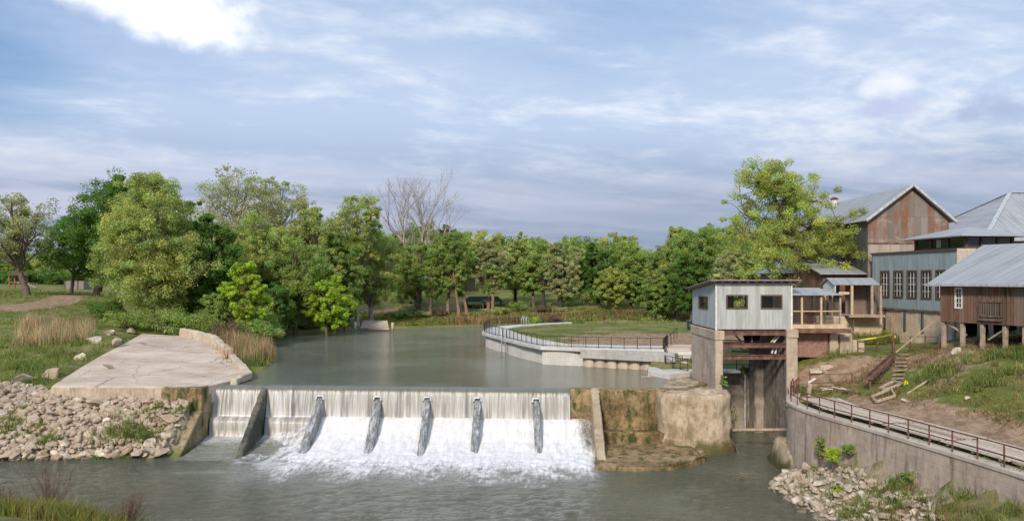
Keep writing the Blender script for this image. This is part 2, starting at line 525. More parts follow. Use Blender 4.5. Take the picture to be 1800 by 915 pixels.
def rustgable(t):
    p = t.pos()
    x, y, z = t.sep(p)
    cell = t.m('FLOOR', t.m('DIVIDE', x, 0.66))
    rn = t.n('ShaderNodeTexWhiteNoise', {'W': cell}, noise_dimensions='1D').outputs[0]
    row = t.m('FLOOR', t.m('DIVIDE', z, 2.1))
    rn2 = t.n('ShaderNodeTexWhiteNoise', {'Vector': t.comb(cell, row, 0)}, noise_dimensions='2D').outputs[0]
    col = t.mixc(rn2, (0.17, 0.145, 0.125), (0.28, 0.24, 0.205))
    s = t.m('ADD', t.m('MULTIPLY', t.noise(t.scalev(p, 2.6, 1, 0.42), 1.15, 7, 0.68), 0.6), t.m('MULTIPLY', t.noise(p, 0.55, 4, 0.6), 0.4))
    k = t.ss(t.m('ADD', s, t.m('MULTIPLY', t.m('SUBTRACT', rn, 0.5), 0.16)), 0.44, 0.60)
    col = t.mixc(t.m('MULTIPLY', k, 0.85), col, t.mixc(t.noise(p, 5, 4), (0.18, 0.06, 0.032), (0.30, 0.125, 0.065)))
    b = t.noise(p, 1.2, 4)
    col = t.mixc(t.m('MULTIPLY', t.ss(b, 0.55, 0.75), 0.5), col, (0.55, 0.47, 0.36))
    sm = t.ss(t.m('PINGPONG', t.m('DIVIDE', x, 0.66), 0.5), 0.0, 0.04)
    hz = t.ss(t.m('PINGPONG', t.m('DIVIDE', z, 2.1), 0.5), 0.0, 0.012)
    col = t.mixc(t.m('MULTIPLY', t.m('SUBTRACT', 1, t.m('MULTIPLY', sm, hz)), 0.5), col, (0.12, 0.07, 0.05))
    w = t.m('SINE', t.m('MULTIPLY', x, 2 * math.pi / 0.09))
    return princ(t, col, 0.75, t.bump(w, 0.4, 0.015), 0.3)
M['rustgable'] = material('rusty_sheet_gable', rustgable)


def boards(name, c1, c2, axis='x', w=0.2, horiz=False, dark=(0.04, 0.025, 0.02), worn_=0.4, wc=(0.30, 0.26, 0.23)):
    def fn(t):
        p = t.pos()
        x, y, z = t.sep(p)
        u = z if horiz else {'x': x, 'y': y}[axis]
        cell = t.m('FLOOR', t.m('DIVIDE', u, w))
        rn = t.n('ShaderNodeTexWhiteNoise', {'W': cell}, noise_dimensions='1D').outputs[0]
        sv = (0.4, 0.4, 6) if horiz else ((6, 1, 0.4) if axis == 'x' else (1, 6, 0.4))
        g = t.noise(t.scalev(p, *sv), 1.6, 6, 0.65)
        col = t.mixc(t.m('ADD', t.m('MULTIPLY', rn, 0.6), t.m('MULTIPLY', g, 0.4)), c1, c2)
        wn = t.noise(t.scalev(p, 1, 1, 0.5), 0.8, 5, 0.65)
        col = t.mixc(t.m('MULTIPLY', t.ss(wn, 0.45, 0.65), worn_), col, wc)
        sm = t.ss(t.m('PINGPONG', t.m('DIVIDE', u, w), 0.5), 0.0, 0.07)
        col = t.mixc(t.m('SUBTRACT', 1.0, sm), col, dark)
        return princ(t, col, 0.85, t.bump(t.m('ADD', sm, t.m('MULTIPLY', g, 0.4)), 0.5, 0.03), 0.2)
    return material(name, fn)


M['brownboards'] = boards('brown_boards', (0.11, 0.055, 0.035), (0.24, 0.13, 0.085), 'x', 0.22, worn_=0.6, wc=(0.22, 0.17, 0.15))
M['brownside'] = boards('brown_boards_side', (0.12, 0.06, 0.038), (0.26, 0.145, 0.095), 'y', 0.22, worn_=0.6, wc=(0.25, 0.20, 0.17))
M['greyboards'] = boards('grey_brown_boards', (0.10, 0.075, 0.06), (0.21, 0.155, 0.12), 'x', 0.18, worn_=0.4)
M['doorboards'] = boards('horizontal_boards', (0.17, 0.11, 0.085), (0.27, 0.19, 0.15), 'x', 0.13, True, worn_=0.2)
M['deckboards'] = boards('bleached_planks', (0.52, 0.44, 0.36), (0.74, 0.67, 0.58), 'x', 0.155, worn_=0.45, wc=(0.42, 0.33, 0.25), dark=(0.16, 0.12, 0.09))
M['greenboards'] = boards('grey_fence_boards', (0.20, 0.18, 0.17), (0.34, 0.31, 0.29), 'x', 0.2, worn_=0.3)


def brick(t):
    p = t.pos()
    x, y, z = t.sep(p)
    b = t.n('ShaderNodeTexBrick', {'Vector': t.comb(t.m('ADD', x, y), z, 0), 'Color1': (0.28, 0.12, 0.09, 1), 'Color2': (0.36, 0.19, 0.14, 1), 'Mortar': (0.4, 0.33, 0.28, 1), 'Scale': 2.0, 'Mortar Size': 0.02})
    k = t.noise(p, 2.5, 6, 0.7)
    return princ(t, t.mixc(t.ss(k, 0.4, 0.7), b.outputs[0], (0.20, 0.12, 0.10)), 0.9, t.bump(b.outputs[1], -0.4, 0.02))
M['brick'] = material('old_red_brick', brick)


def whitebrick(t):
    p = t.pos()
    x, y, z = t.sep(p)
    b = t.n('ShaderNodeTexBrick', {'Vector': t.comb(t.m('ADD', x, y), z, 0), 'Color1': (0.62, 0.57, 0.48, 1), 'Color2': (0.52, 0.46, 0.38, 1), 'Mortar': (0.36, 0.30, 0.25, 1), 'Scale': 2.2, 'Mortar Size': 0.02})
    return princ(t, b.outputs[0], 0.9)
M['whitebrick'] = material('whitewashed_brick', whitebrick)

M['glass'] = material('dark_window_glass', lambda t: princ(t, (0.03, 0.035, 0.035), 0.08, None, 0.6))
M['dark'] = material('dark_interior', lambda t: princ(t, (0.02, 0.017, 0.015), 0.9))


def rockm(t):
    oi = t.n('ShaderNodeObjectInfo')
    p = t.pos()
    a = t.noise(p, 1.8, 6, 0.65)
    col = t.mixc(oi.outputs['Random'], (0.50, 0.41, 0.31), (0.82, 0.74, 0.63))
    col = t.mixc(t.ss(a, 0.35, 0.65), tuple([0.36, 0.28, 0.21]), col)
    col = t.mixc(t.m('MULTIPLY', t.ss(t.m('FRACT', t.m('MULTIPLY', oi.outputs['Random'], 7.3)), 0.82, 0.9), 0.4), col, (0.46, 0.29, 0.19))
    g = t.noise(p, 9, 6, 0.7)
    col = t.mixc(t.m('MULTIPLY', t.ss(g, 0.5, 0.7), 0.4), col, (0.24, 0.19, 0.15))
    z = t.sep(p)[2]
    wetk = t.ss(t.m('ADD', z, t.m('MULTIPLY', a, 0.3)), 0.42, 0.2)
    col = t.mixc(t.m('MULTIPLY', wetk, 0.65), col, (0.13, 0.09, 0.05))
    return princ(t, col, 0.9, t.bump(g, 0.6, 0.08), 0.2)
M['rock'] = material('limestone_rock', rockm)


def terrain(t):
    p = t.pos()
    x, y, z = t.sep(p)
    at = t.n('ShaderNodeAttribute', attribute_name='tint')
    r, g, b = t.n('ShaderNodeSeparateColor', {0: at.outputs['Color']}).outputs
    n1 = t.noise(p, 0.22, 6, 0.62)
    n2 = t.noise(p, 1.6, 7, 0.68)
    n3 = t.noise(p, 9.0, 5, 0.7)
    mixn = t.m('ADD', t.m('MULTIPLY', n1, 0.45), t.m('ADD', t.m('MULTIPLY', n2, 0.35), t.m('MULTIPLY', n3, 0.2)))
    grass = t.mixc(t.ss(mixn, 0.40, 0.60), (0.115, 0.145, 0.036), (0.25, 0.255, 0.075))
    dry = t.mixc(t.ss(n2, 0.4, 0.6), (0.24, 0.20, 0.10), (0.31, 0.26, 0.15))
    grass = t.mixc(t.m('MULTIPLY', t.ss(t.m('ADD', n1, t.m('MULTIPLY', n3, 0.3)), 0.62, 0.80), 0.75), grass, dry)
    dirt = t.mixc(t.ss(n2, 0.35, 0.65), (0.27, 0.175, 0.11), (0.46, 0.33, 0.22))
    dirt = t.mixc(t.m('MULTIPLY', t.ss(n3, 0.5, 0.7), 0.4), dirt, (0.16, 0.10, 0.07))
    mud = t.mixc(n3, (0.13, 0.10, 0.06), (0.20, 0.16, 0.10))
    k = t.ss(t.m('ADD', r, t.m('MULTIPLY', t.m('SUBTRACT', mixn, 0.5), 2.2)), 0.35, 0.65)
    col = t.mixc(k, grass, dirt)
    col = t.mixc(g, col, mud)
    k3 = t.ss(t.m('ADD', b, t.m('MULTIPLY', t.m('SUBTRACT', n2, 0.5), 1.0)), 0.4, 0.7)
    col = t.mixc(k3, col, t.mixc(n3, (0.34, 0.26, 0.19), (0.54, 0.45, 0.35)))
    return princ(t, col, 0.95, t.bump(t.m('ADD', n3, t.m('MULTIPLY', n2, 1.0)), 0.8, 0.12), 0.1)
M['terrain'] = material('grass_and_dirt', terrain)


def water_mat(name, deep, foam=False, sx=0.5, sy=1.6, strength=0.6, rough=0.09, wd=0.5):
    def fn(t):
        p = t.pos()
        a = t.noise(t.scalev(p, sx, sy, 1), 1.6, 5, 0.62, 0.5)
        b = t.noise(t.scalev(p, sx * 1.5, sy * 1.2, 1), 5.0, 4, 0.62)
        c = t.noise(p, 0.12, 4, 0.55)
        d = t.ss(t.noise(p, 0.07, 4, 0.6, 0.8), 0.35, 0.65)
        hgt = t.m('MULTIPLY', t.m('ADD', t.m('MULTIPLY', a, 0.6), t.m('MULTIPLY', b, 0.4)), t.m('ADD', 0.55, t.m('MULTIPLY', d, 0.9)))
        col = t.mixc(t.ss(c, 0.3, 0.7), deep, tuple(x * 1.3 for x in deep))
        rg = rough
        if foam:
            at = t.n('ShaderNodeAttribute', attribute_name='tint')
            fr = t.n('ShaderNodeSeparateColor', {0: at.outputs['Color']}).outputs[0]
            fn1 = t.noise(t.scalev(p, 1, 1.5, 1), 1.1, 8, 0.72, 0.8)
            fn2 = t.noise(t.scalev(p, 1, 1.8, 1), 5.5, 6, 0.7, 0.5)
            fm = t.m('ADD', t.m('MULTIPLY', fn1, 0.6), t.m('MULTIPLY', fn2, 0.4))
            k = t.ss(t.m('ADD', fr, fm), 0.90, 1.14)
            k2 = t.m('MULTIPLY', t.ss(t.m('ADD', fr, fm), 0.62, 1.0), 0.34)
            k = t.m('MAXIMUM', k, k2)
            col = t.mixc(k, col, (0.72, 0.72, 0.70))
            rg = t.mixf(k, rough, 0.7)
        return princ(t, col, rg, t.bump(hgt, strength, wd), 0.6, IOR=1.45)
    return material(name, fn)


M['river'] = water_mat('river_water', (0.115, 0.125, 0.085), True, 0.8, 1.5, 1.0, 0.05, 0.8)
M['pond'] = water_mat('pond_water', (0.15, 0.168, 0.125), False, 0.9, 1.6, 1.0, 0.05, 0.7)


def fallm(t):
    p = t.pos()
    at = t.n('ShaderNodeAttribute', attribute_name='tint')
    fr, gap, _ = t.n('ShaderNodeSeparateColor', {0: at.outputs['Color']}).outputs
    s1 = t.noise(t.scalev(p, 4.5, 0.2, 0.22), 1.0, 6, 0.7)
    s2 = t.noise(t.scalev(p, 26.0, 0.3, 0.5), 1.0, 4, 0.7)
    s3 = t.noise(t.scalev(p, 1.4, 0.2, 0.12), 1.0, 3, 0.6)
    s = t.m('ADD', t.m('MULTIPLY', s1, 0.5), t.m('ADD', t.m('MULTIPLY', s2, 0.35), t.m('MULTIPLY', s3, 0.15)))
    bed = t.mixc(t.ss(s3, 0.35, 0.65), (0.20, 0.18, 0.155), (0.36, 0.32, 0.27))
    bed = t.mixc(gap, bed, (0.07, 0.055, 0.04))
    veil = t.mixc(t.ss(s, 0.40, 0.58), bed, (0.42, 0.41, 0.385))
    col = t.mixc(t.ss(t.m('SUBTRACT', t.m('ADD', s, fr), t.m('MULTIPLY', gap, 0.10)), 0.54, 0.74), veil, (0.70, 0.695, 0.68))
    z = t.sep(p)[2]
    lip = t.ss(z, 3.8, 4.12)
    col = t.mixc(t.m('MULTIPLY', lip, 0.85), col, (0.11, 0.12, 0.085))
    return princ(t, col, 0.35, t.bump(s, 0.5, 0.05), 0.5)
M['fall'] = material('falling_water', fallm)


def foamm(t):
    p = t.pos()
    n1 = t.noise(t.scalev(p, 2.2, 0.45, 0.4), 1.4, 6, 0.66, 0.3)
    n2 = t.noise(t.scalev(p, 7, 2.6, 1), 1.5, 6, 0.72)
    s = t.m('ADD', t.m('MULTIPLY', n1, 0.55), t.m('MULTIPLY', n2, 0.45))
    col = t.mixc(t.ss(s, 0.34, 0.60), (0.60, 0.605, 0.61), (0.83, 0.825, 0.82))
    at = t.n('ShaderNodeAttribute', attribute_name='tint')
    fr = t.n('ShaderNodeSeparateColor', {0: at.outputs['Color']}).outputs[0]
    k = t.ss(t.m('ADD', fr, t.m('MULTIPLY', t.m('SUBTRACT', s, 0.5), 1.5)), 0.0, 0.80)
    sh = princ(t, col, 0.8, t.bump(s, 0.12, 0.05), 0.05)
    mx = t.n('ShaderNodeMixShader', {0: k})
    tr = t.n('ShaderNodeBsdfTransparent')
    t.t.links.new(tr.outputs[0], mx.inputs[1]); t.t.links.new(sh.outputs[0], mx.inputs[2])
    return mx
M['foam'] = material('white_water', foamm)
M['spray'] = material('spray_water', lambda t: princ(t, t.mixc(t.ss(t.noise(t.scalev(t.pos(), 9, 9, 2), 1.0, 4), 0.35, 0.6), (0.45, 0.45, 0.44), (0.78, 0.77, 0.76)), 0.6))


def leafm(name, c, bright=1.0, trans=0.45):
    def fn(t):
        at = t.n('ShaderNodeAttribute', attribute_name='tint')
        col = t.mixc(1.0, tuple(x * bright for x in c) + (1,), at.outputs['Color'], 'MULTIPLY')
        d = princ(t, col, 0.6, None, 0.25)
        tr = t.n('ShaderNodeBsdfTranslucent', {'Color': t.mixc(1.0, col, (1.25, 1.3, 0.6, 1), 'MULTIPLY')})
        mx = t.n('ShaderNodeMixShader', {0: trans})
        t.t.links.new(d.outputs[0], mx.inputs[1]); t.t.links.new(tr.outputs[0], mx.inputs[2])
        return mx
    return material(name, fn)


M['l_olive'] = leafm('olive_leaves', (0.42, 0.48, 0.17))
M['l_dark'] = leafm('dark_leaves', (0.15, 0.265, 0.058))
M['l_mid'] = leafm('mid_green_leaves', (0.31, 0.405, 0.115))
M['l_lime'] = leafm('lime_leaves', (0.42, 0.545, 0.07))
M['l_yel'] = leafm('yellow_green_leaves', (0.42, 0.48, 0.13))
M['l_grey'] = leafm('grey_green_leaves', (0.43, 0.45, 0.24))
M['l_brown'] = leafm('dry_twigs', (0.26, 0.19, 0.13))
M['l_red'] = leafm('reddish_twigs', (0.22, 0.12, 0.09))
M['g_green'] = leafm('grass_blades', (0.205, 0.245, 0.075))
M['g_dry'] = leafm('dry_grass_blades', (0.46, 0.37, 0.25))


def barkm(name, c):
    def fn(t):
        p = t.obj()
        k = t.noise(t.scalev(p, 5, 5, 1), 1.5, 6, 0.7)
        return princ(t, t.mixc(t.ss(k, 0.35, 0.65), tuple(x * 0.55 for x in c), tuple(x * 1.25 for x in c)), 0.9, t.bump(k, 0.7, 0.05), 0.1)
    return material(name, fn)


M['bark'] = barkm('grey_bark', (0.17, 0.13, 0.10))
M['darkbark'] = barkm('dark_bark', (0.08, 0.062, 0.05))
M['palebark'] = barkm('pale_bark', (0.42, 0.36, 0.30))
M['pinkbark'] = barkm('reddish_bark', (0.30, 0.20, 0.14))

M['greyband'] = corr('grey_band', (0.36, 0.31, 0.26), (0.48, 0.42, 0.35), 'x', metal=0.0, rough=0.7)
M['wetapron'] = concrete('wet_brown_apron', (0.09, 0.075, 0.06), (0.17, 0.145, 0.12), (0.05, 0.045, 0.04), 0.5)
M['darkfin'] = concrete('dark_slimy_buttress', (0.05, 0.06, 0.05), (0.16, 0.145, 0.115), (0.02, 0.035, 0.03), 0.7)
M['abut'] = concrete('brown_abutment', (0.22, 0.165, 0.10), (0.38, 0.30, 0.20), (0.06, 0.055, 0.04), 0.7, moss=(0.10, 0.11, 0.02), moss_lo=0.15)
M['abutp'] = concrete('tan_pillar', (0.36, 0.28, 0.19), (0.50, 0.41, 0.30), (0.12, 0.10, 0.07), 0.6)
M['greyshed'] = corr('dark_grey_shed_wall', (0.12, 0.12, 0.12), (0.18, 0.18, 0.175), 'x', metal=0.0, rough=0.7)
M['redtwig'] = barkm('reddish_twig_bark', (0.16, 0.09, 0.07))
# ---------------------------------------------------------------- lie of the land
ZP = 4.3          # upper pond level; the lower river is at 0
ZD = 6.1          # promenade deck
slab_pts = [G(90, 678, 4.5), G(353, 680, 4.45), G(437, 661, 4.6), G(404, 625, 5.2), G(377, 603, 5.8), G(320, 590, 6.1), G(250, 586, 6.2), G(200, 612, 5.7), G(150, 640, 5.0)]
deck_out = [G(1168, 614, ZD), G(1100, 613.5, ZD), G(1028, 611.5, ZD), G(950, 608.5, ZD), G(915, 601.5, ZD), G(882, 593, ZD), G(860, 587.5, ZD), G(847, 583.5, ZD), G(850, 578.5, ZD), G(863, 574, ZD), G(888, 571.5, ZD), G(917, 569.6, ZD), G(960, 567.2, ZD), G(1005.5, 565.2, ZD)]
wall_line = [Vector(p) for p in ((21.4, 64.0, 0), (20.3, 60.2, 0), (19.1, 57.2, 0), (18.45, 54.6, 0), (18.7, 50.5, 0), (19.8, 45.3, 0), (20.6, 40.6, 0), (21.2, 37.2, 0), (21.6, 34.2, 0), (22.1, 28, 0), (22.6, 22, 0))]
CL = Vector((-24.4, 66.0, 0)); CR = Vector((4.4, 63.6, 0))     # ends of the overflowing crest


def crest_y(x):
    return CL.y + (x - CL.x) * (CR.y - CL.y) / (CR.x - CL.x)


pond_poly = [(-24.4, 66.3), (4.4, 63.9), (10.9, 63.3), (13.5, 63.9), (15.2, 65.2), (15.5, 67.5), (15.5, 71.0), (13.3, 71.5), (12.9, 77.5)] + [tuple((Vector((p.x, p.y)) + (Vector((14, 95)) - Vector((p.x, p.y))).normalized() * 1.3)) for p in deck_out] + [(27.8, 131), (40, 134), (60, 136), (60, 150), (30, 152), (9, 151), (-5, 149), (-20.4, 141), (-26.4, 137.5), (-36, 128.5), (-35.5, 121), (-31, 108), (-27.5, 96), (-24.4, 85), (-22.9, 76), (-22.2, 70)]
low_poly = [(-170, 55), (-60, 57.2), (-36, 58.4), (-24.6, 59.6), (-24.4, 66.3), (4.4, 63.9), (10.9, 63.3), (13.5, 63.9), (15.2, 65.2), (16.0, 70.8), (21.4, 70.8), (21.6, 63.4), (20.6, 60.2), (19.45, 57.2), (18.75, 54.7), (17.2, 53.4), (15.8, 50.8), (16.3, 44.2), (16.9, 38), (17.4, 20), (17.4, -30), (-11, -30), (-11, 30), (-12.8, 37.0), (-16, 40.2), (-24, 42.5), (-36, 44.2), (-60, 46), (-170, 47)]
race_poly = [(16.0, 63.5), (16.0, 70.8), (21.3, 70.8), (21.3, 63.4)]


def inside(poly, X, Y):
    poly = np.array(poly, dtype=float)
    r = np.zeros(X.shape, dtype=bool)
    n = len(poly)
    for i in range(n):
        x1, y1 = poly[i]; x2, y2 = poly[(i + 1) % n]
        c = ((y1 > Y) != (y2 > Y)) & (X < (x2 - x1) * (Y - y1) / ((y2 - y1) + 1e-12) + x1)
        r ^= c
    return r


def edge_dist(poly, X, Y, closed=True):
    poly = np.array(poly, dtype=float)
    d = np.full(X.shape, 1e9)
    n = len(poly)
    for i in range(n if closed else n - 1):
        a = poly[i]; b = poly[(i + 1) % n]
        ab = b - a; L = (ab ** 2).sum() + 1e-9
        t = np.clip(((X - a[0]) * ab[0] + (Y - a[1]) * ab[1]) / L, 0, 1)
        d = np.minimum(d, np.hypot(X - a[0] - t * ab[0], Y - a[1] - t * ab[1]))
    return d


ctl = []
def cp(px, py, z): ctl.append(tuple(G(px, py, z)))
def cw(x, y, z): ctl.append((x, y, z))
# left bank, rock slope and field
for q in ((0, 808, .15), (150, 806, .15), (300, 800, .2), (60, 690, 3.8), (0, 690, 3.9), (0, 640, 5.0), (0, 600, 6.3), (0, 570, 7.6), (0, 545, 9.0), (0, 515, 10.5), (0, 502, 11.3), (150, 505, 10.9), (250, 505, 10.9), (200, 545, 8.4), (110, 640, 5.2), (200, 596, 6.5), (250, 575, 6.8), (300, 575, 6.5), (360, 590, 5.8), (425, 610, 4.9)):
    cp(*q)
for q in ((-36, 63.7, 3.6), (-30, 63.3, 3.5), (-25, 63, 3.4), (-45, 58, .15), (-45, 64.5, 4.0), (-60, 58, .4), (-60, 66, 4.6), (-100, 60, 2.0), (-100, 80, 7), (-90, 110, 10), (-150, 150, 11.5), (-60, 100, 8.3), (-60, 120, 10.2)):
    cw(*q)
for p in slab_pts[2:]:
    cw(p.x, p.y, p.z - 0.25)
cw(-30, 75, 4.5); cw(-35, 85, 5.2)
# near bank under the camera on the left
for q in ((-13, 37.0, .1), (-16.3, 40, .1), (-24, 42.3, .15), (-36, 44, .15), (-60, 45.8, .2), (-15, 34, 1.6), (-20, 37.5, 2.0), (-30, 39.5, 2.1), (-15, 28, 3.5), (-30, 30, 5), (-60, 38, 3), (-60, 25, 6), (-12, 10, 6), (-30, 10, 8), (-100, 30, 7)):
    cw(*q)
# pond shores
for q in ((-36.5, 122, 4.45), (-31.5, 108, 4.45), (-28, 96, 4.45), (-24.9, 85, 4.4), (-23.4, 76, 4.4), (-37, 129, 4.45), (-27, 139, 4.5), (-20.4, 142, 4.5), (-5, 150, 4.5), (9, 152, 4.5), (30, 153, 4.6), (60, 152, 4.6), (-40, 115, 6.0), (-45, 130, 6.5), (-36, 138, 5.8), (-50, 150, 8.5)):
    cw(*q)
for q in ((750, 562, 5.0), (740, 552, 5.8), (750, 535, 7.4), (660, 558, 5.2), (660, 545, 6.4), (850, 556, 5.4), (900, 540, 6.9), (1000, 545, 6.6), (750, 527, 8.3), (1000, 530, 7.9), (1100, 552, 6.0)):
    cp(*q)
for q in ((-60, 200, 10.5), (-20, 205, 9.8), (20, 200, 9.0), (60, 200, 8.5), (-60, 260, 11.6), (0, 260, 11.2), (60, 260, 10.8), (-160, 260, 12.0), (160, 260, 11), (110, 160, 8.5), (40, 160, 6.2), (70, 165, 6.8)):
    cw(*q)
# promenade lawn
for p in deck_out:
    cw(p.x, p.y, ZD - 0.25)
for q in ((8, 84, 6.0), (12, 90, 6.05), (18, 82, 5.95), (8, 105, 6.1), (20, 100, 6.1), (14, 120, 6.15), (28, 126, 6.2), (30, 105, 6.4), (24, 84, 6.1), (30, 90, 6.5), (40, 128, 6.5), (38, 110, 7.0), (45, 120, 7.3)):
    cw(*q)
# mill bank on the right
for q in ((15.9, 68, 4.0), (16, 73, 4.4), (22, 72.5, 5.6), (24, 78, 6.4), (22.3, 60.5, 4.7), (22.3, 63.5, 5.2), (22.6, 68, 5.9), (20.6, 56, 4.45), (20.3, 51, 4.4), (21.2, 46, 4.4), (22.2, 40, 4.4), (23, 34, 4.4), (24, 24, 4.4),
          (23.2, 52.5, 4.6), (24.2, 47, 4.55), (25.6, 42.4, 4.6), (27, 36, 4.7), (28.5, 28, 4.8), (24.8, 60.8, 5.4), (25.2, 64, 6.5), (24.0, 66.2, 6.9), (27.5, 69, 7.1), (30, 62.8, 7.2), (27.5, 56.5, 6.2), (30.5, 56.3, 7.95), (34.8, 56.2, 8.15), (30.6, 49.3, 7.2), (34, 46, 7.8), (33.5, 40, 7.6), (34, 62, 8.3), (40, 56, 8.7), (40, 45, 9.0), (45, 35, 9.3), (60, 40, 10), (34.0, 76, 6.7), (31, 78, 6.9), (34.5, 70, 7.2), (28, 84, 7.3), (34, 90, 8.2), (60, 80, 9.5), (80, 60, 10.5), (60, 110, 9)):
    cw(*q)
# foot of the retaining wall: rubble
foot = ((17.9, 52.4, .5), (18.3, 50, 1.3), (19.3, 46.5, 2.3), (19.9, 43, 2.35), (20.3, 40.4, 2.3), (21.0, 36.5, 2.9), (21.4, 34, 3.1), (21.8, 28, 3.2))
foot_o = ((17.0, 53.3, -.1), (15.9, 50.8, .05), (16.4, 44.2, .1), (17.0, 38, .3), (17.5, 28, .3))
P_ = np.array(ctl)
ctl_foot = np.array(foot + foot_o + ((17.2, 49, .75), (17.9, 45, 1.4), (18.4, 41, 1.5), (19, 36, 1.9), (19.2, 30, 2.0)))


def rbf_fit(P):
    A = np.hypot(P[:, None, 0] - P[None, :, 0], P[:, None, 1] - P[None, :, 1])
    n = len(P)
    K = np.zeros((n + 3, n + 3)); K[:n, :n] = A + np.eye(n) * 0.05
    K[:n, n] = 1; K[:n, n + 1] = P[:, 0]; K[:n, n + 2] = P[:, 1]; K[n:, :n] = K[:n, n:].T
    return P, np.linalg.solve(K, np.concatenate([P[:, 2], np.zeros(3)]))


def rbf_eval(fit, X, Y):
    P, w = fit
    out = np.full(X.shape, w[len(P)]) + w[len(P) + 1] * X + w[len(P) + 2] * Y
    for i in range(len(P)):
        out += w[i] * np.hypot(X - P[i, 0], Y - P[i, 1])
    return out


fitA = rbf_fit(P_); fitB = rbf_fit(ctl_foot)
wl2 = [(p.x, p.y) for p in wall_line]
behind_wall = [(p.x + 0.25, p.y) for p in wall_line] + [(22.9, 15), (200, 15), (200, 64)]
foot_poly = [(17.0, 53.8), (18.45, 54.3)] + [(p.x + 0.25, p.y) for p in wall_line[3:]] + [(22.9, 0), (10, 0), (15.0, 38), (15.0, 51)]
deck_wall_pts = [(p.x, p.y) for p in deck_out]


def h(X, Y):
    X = np.asarray(X, dtype=float); Y = np.asarray(Y, dtype=float)
    z = rbf_eval(fitA, X, Y)
    # beyond the last control points the land levels out
    far = np.clip((np.hypot(X, Y - 80) - 190) / 120, 0, 1)
    z = z * (1 - far) + 12.0 * far
    z = np.where(inside(foot_poly, X, Y), rbf_eval(fitB, X, Y), z)
    ip = inside(pond_poly, X, Y); dp = edge_dist(pond_poly, X, Y)
    z = np.where(ip, np.minimum(z, ZP - 0.12 - np.minimum(dp * 0.45, 1.6)), z)
    il = inside(low_poly, X, Y); dl = edge_dist(low_poly, X, Y)
    z = np.where(il, np.minimum(z, -0.15 - np.minimum(dl * 0.4, 1.6)), z)
    nw = edge_dist(wl2[2:], X, Y, False)
    z = np.where(inside(behind_wall, X, Y) & (nw < 3.9), np.minimum(z, 4.52), z)
    isl = inside([(p.x, p.y) for p in slab_pts], X, Y)
    z = np.where(isl, np.minimum(z, 3.6 + (Y - 64) * 0.035), z)
    return z


def hz(x, y):
    return float(h(np.array([x]), np.array([y]))[0])


def ground(px, py, y0=40.0, y1=400.0):
    """first terrain point on the ray through that place of the photograph"""
    Ys = np.linspace(y0, y1, 1500)
    X = (px - CX) * Ys / F
    ray = H - (py - HZ) * Ys / F
    hit = np.nonzero(h(X, Ys) >= ray)[0]
    Y = Ys[hit[0]] if len(hit) else y1
    return Vector(((px - CX) * Y / F, Y, hz((px - CX) * Y / F, Y)))


def axis_pts(segs):
    out = []
    for a, b, st in segs:
        out += list(np.arange(a, b, st))
    out.append(segs[-1][1])
    return np.array(out)


gx = axis_pts([(-4000, -1000, 500), (-1000, -300, 70), (-300, -120, 12), (-120, -50, 2), (-50, 40, 0.45), (40, 120, 2), (120, 300, 12), (300, 1000, 70), (1000, 4000, 500)])
gy = axis_pts([(-200, -20, 30), (-20, 28, 3), (28, 100, 0.45), (100, 175, 0.8), (175, 300, 3), (300, 700, 40), (700, 4000, 300)])
GX, GY = np.meshgrid(gx, gy)
GZ = h(GX.ravel(), GY.ravel()).reshape(GX.shape)
rs = np.random.RandomState(3)
near = (GY > 28) & (GY < 175) & (abs(GX) < 60)
GZ = GZ + np.where(near & (GZ > ZP + 0.25), rs.normal(0, 0.035, GZ.shape), 0)
# natural unevenness of the mill bank
un = np.zeros_like(GZ)
msk = inside(behind_wall, GX, GY) & (GY < 80) & (GX < 45)
for i, j in zip(*np.nonzero(msk)):
    un[i, j] = mnoise.fractal(Vector((GX[i, j] * 0.45, GY[i, j] * 0.45, 0)), 1.0, 2.0, 4) * 0.28
stepd = edge_dist(wl2, GX, GY, False)
GZ += un * np.clip((stepd - 3) / 3, 0, 1)


def pxpy(X, Y, Z):
    return CX + F * X / np.maximum(Y, 1), HZ + F * (H - Z) / np.maximum(Y, 1)


un2 = inside([(-62, 57.5), (-24.6, 59.3), (-24.4, 63.6), (-36, 63.9), (-62, 68)], GX, GY)
for i, j in zip(*np.nonzero(un2)):
    GZ[i, j] += mnoise.fractal(Vector((GX[i, j] * 0.5, GY[i, j] * 0.5, 5)), 1.0, 2.0, 4) * 0.1
# what covers the ground: r = bare dirt, g = mud under water and at the edge, b = crushed stone
tint = np.zeros((GX.size, 3)); fx = GX.ravel(); fy = GY.ravel(); fz = GZ.ravel()
def seg(a, b, w):
    d = edge_dist([a, b], fx, fy, False)
    return np.clip(1.4 - d / w, 0, 1)
rr = np.zeros(fx.shape)
t1 = [ground(0, 543), ground(60, 537), ground(110, 527), ground(150, 519), ground(200, 516)]
for a, b in zip(t1[:-1], t1[1:]):
    rr = np.maximum(rr, 0.95 * seg((a.x, a.y), (b.x, b.y), 2.6))
t2 = [ground(-60, 600), ground(10, 612), ground(80, 630)]
for a, b in zip(t2[:-1], t2[1:]):
    rr = np.maximum(rr, 0.55 * seg((a.x, a.y), (b.x, b.y), 0.6))
rr = np.maximum(rr, 0.9 * seg((21.0, 58), (24.5, 50), 1.5))
rr = np.maximum(rr, 0.95 * seg((23.6, 50), (26.5, 40), 2.2)); rr = np.maximum(rr, 0.95 * seg((26.5, 40), (29, 28), 2.4))
rr = np.maximum(rr, 0.80 * seg((22.5, 62.5), (26.5, 62), 3.2))
rr = np.maximum(rr, 0.40 * seg((25, 61), (36, 46), 6))
rr = np.maximum(rr, 0.75 * seg((30, 59), (42, 58), 3.0))
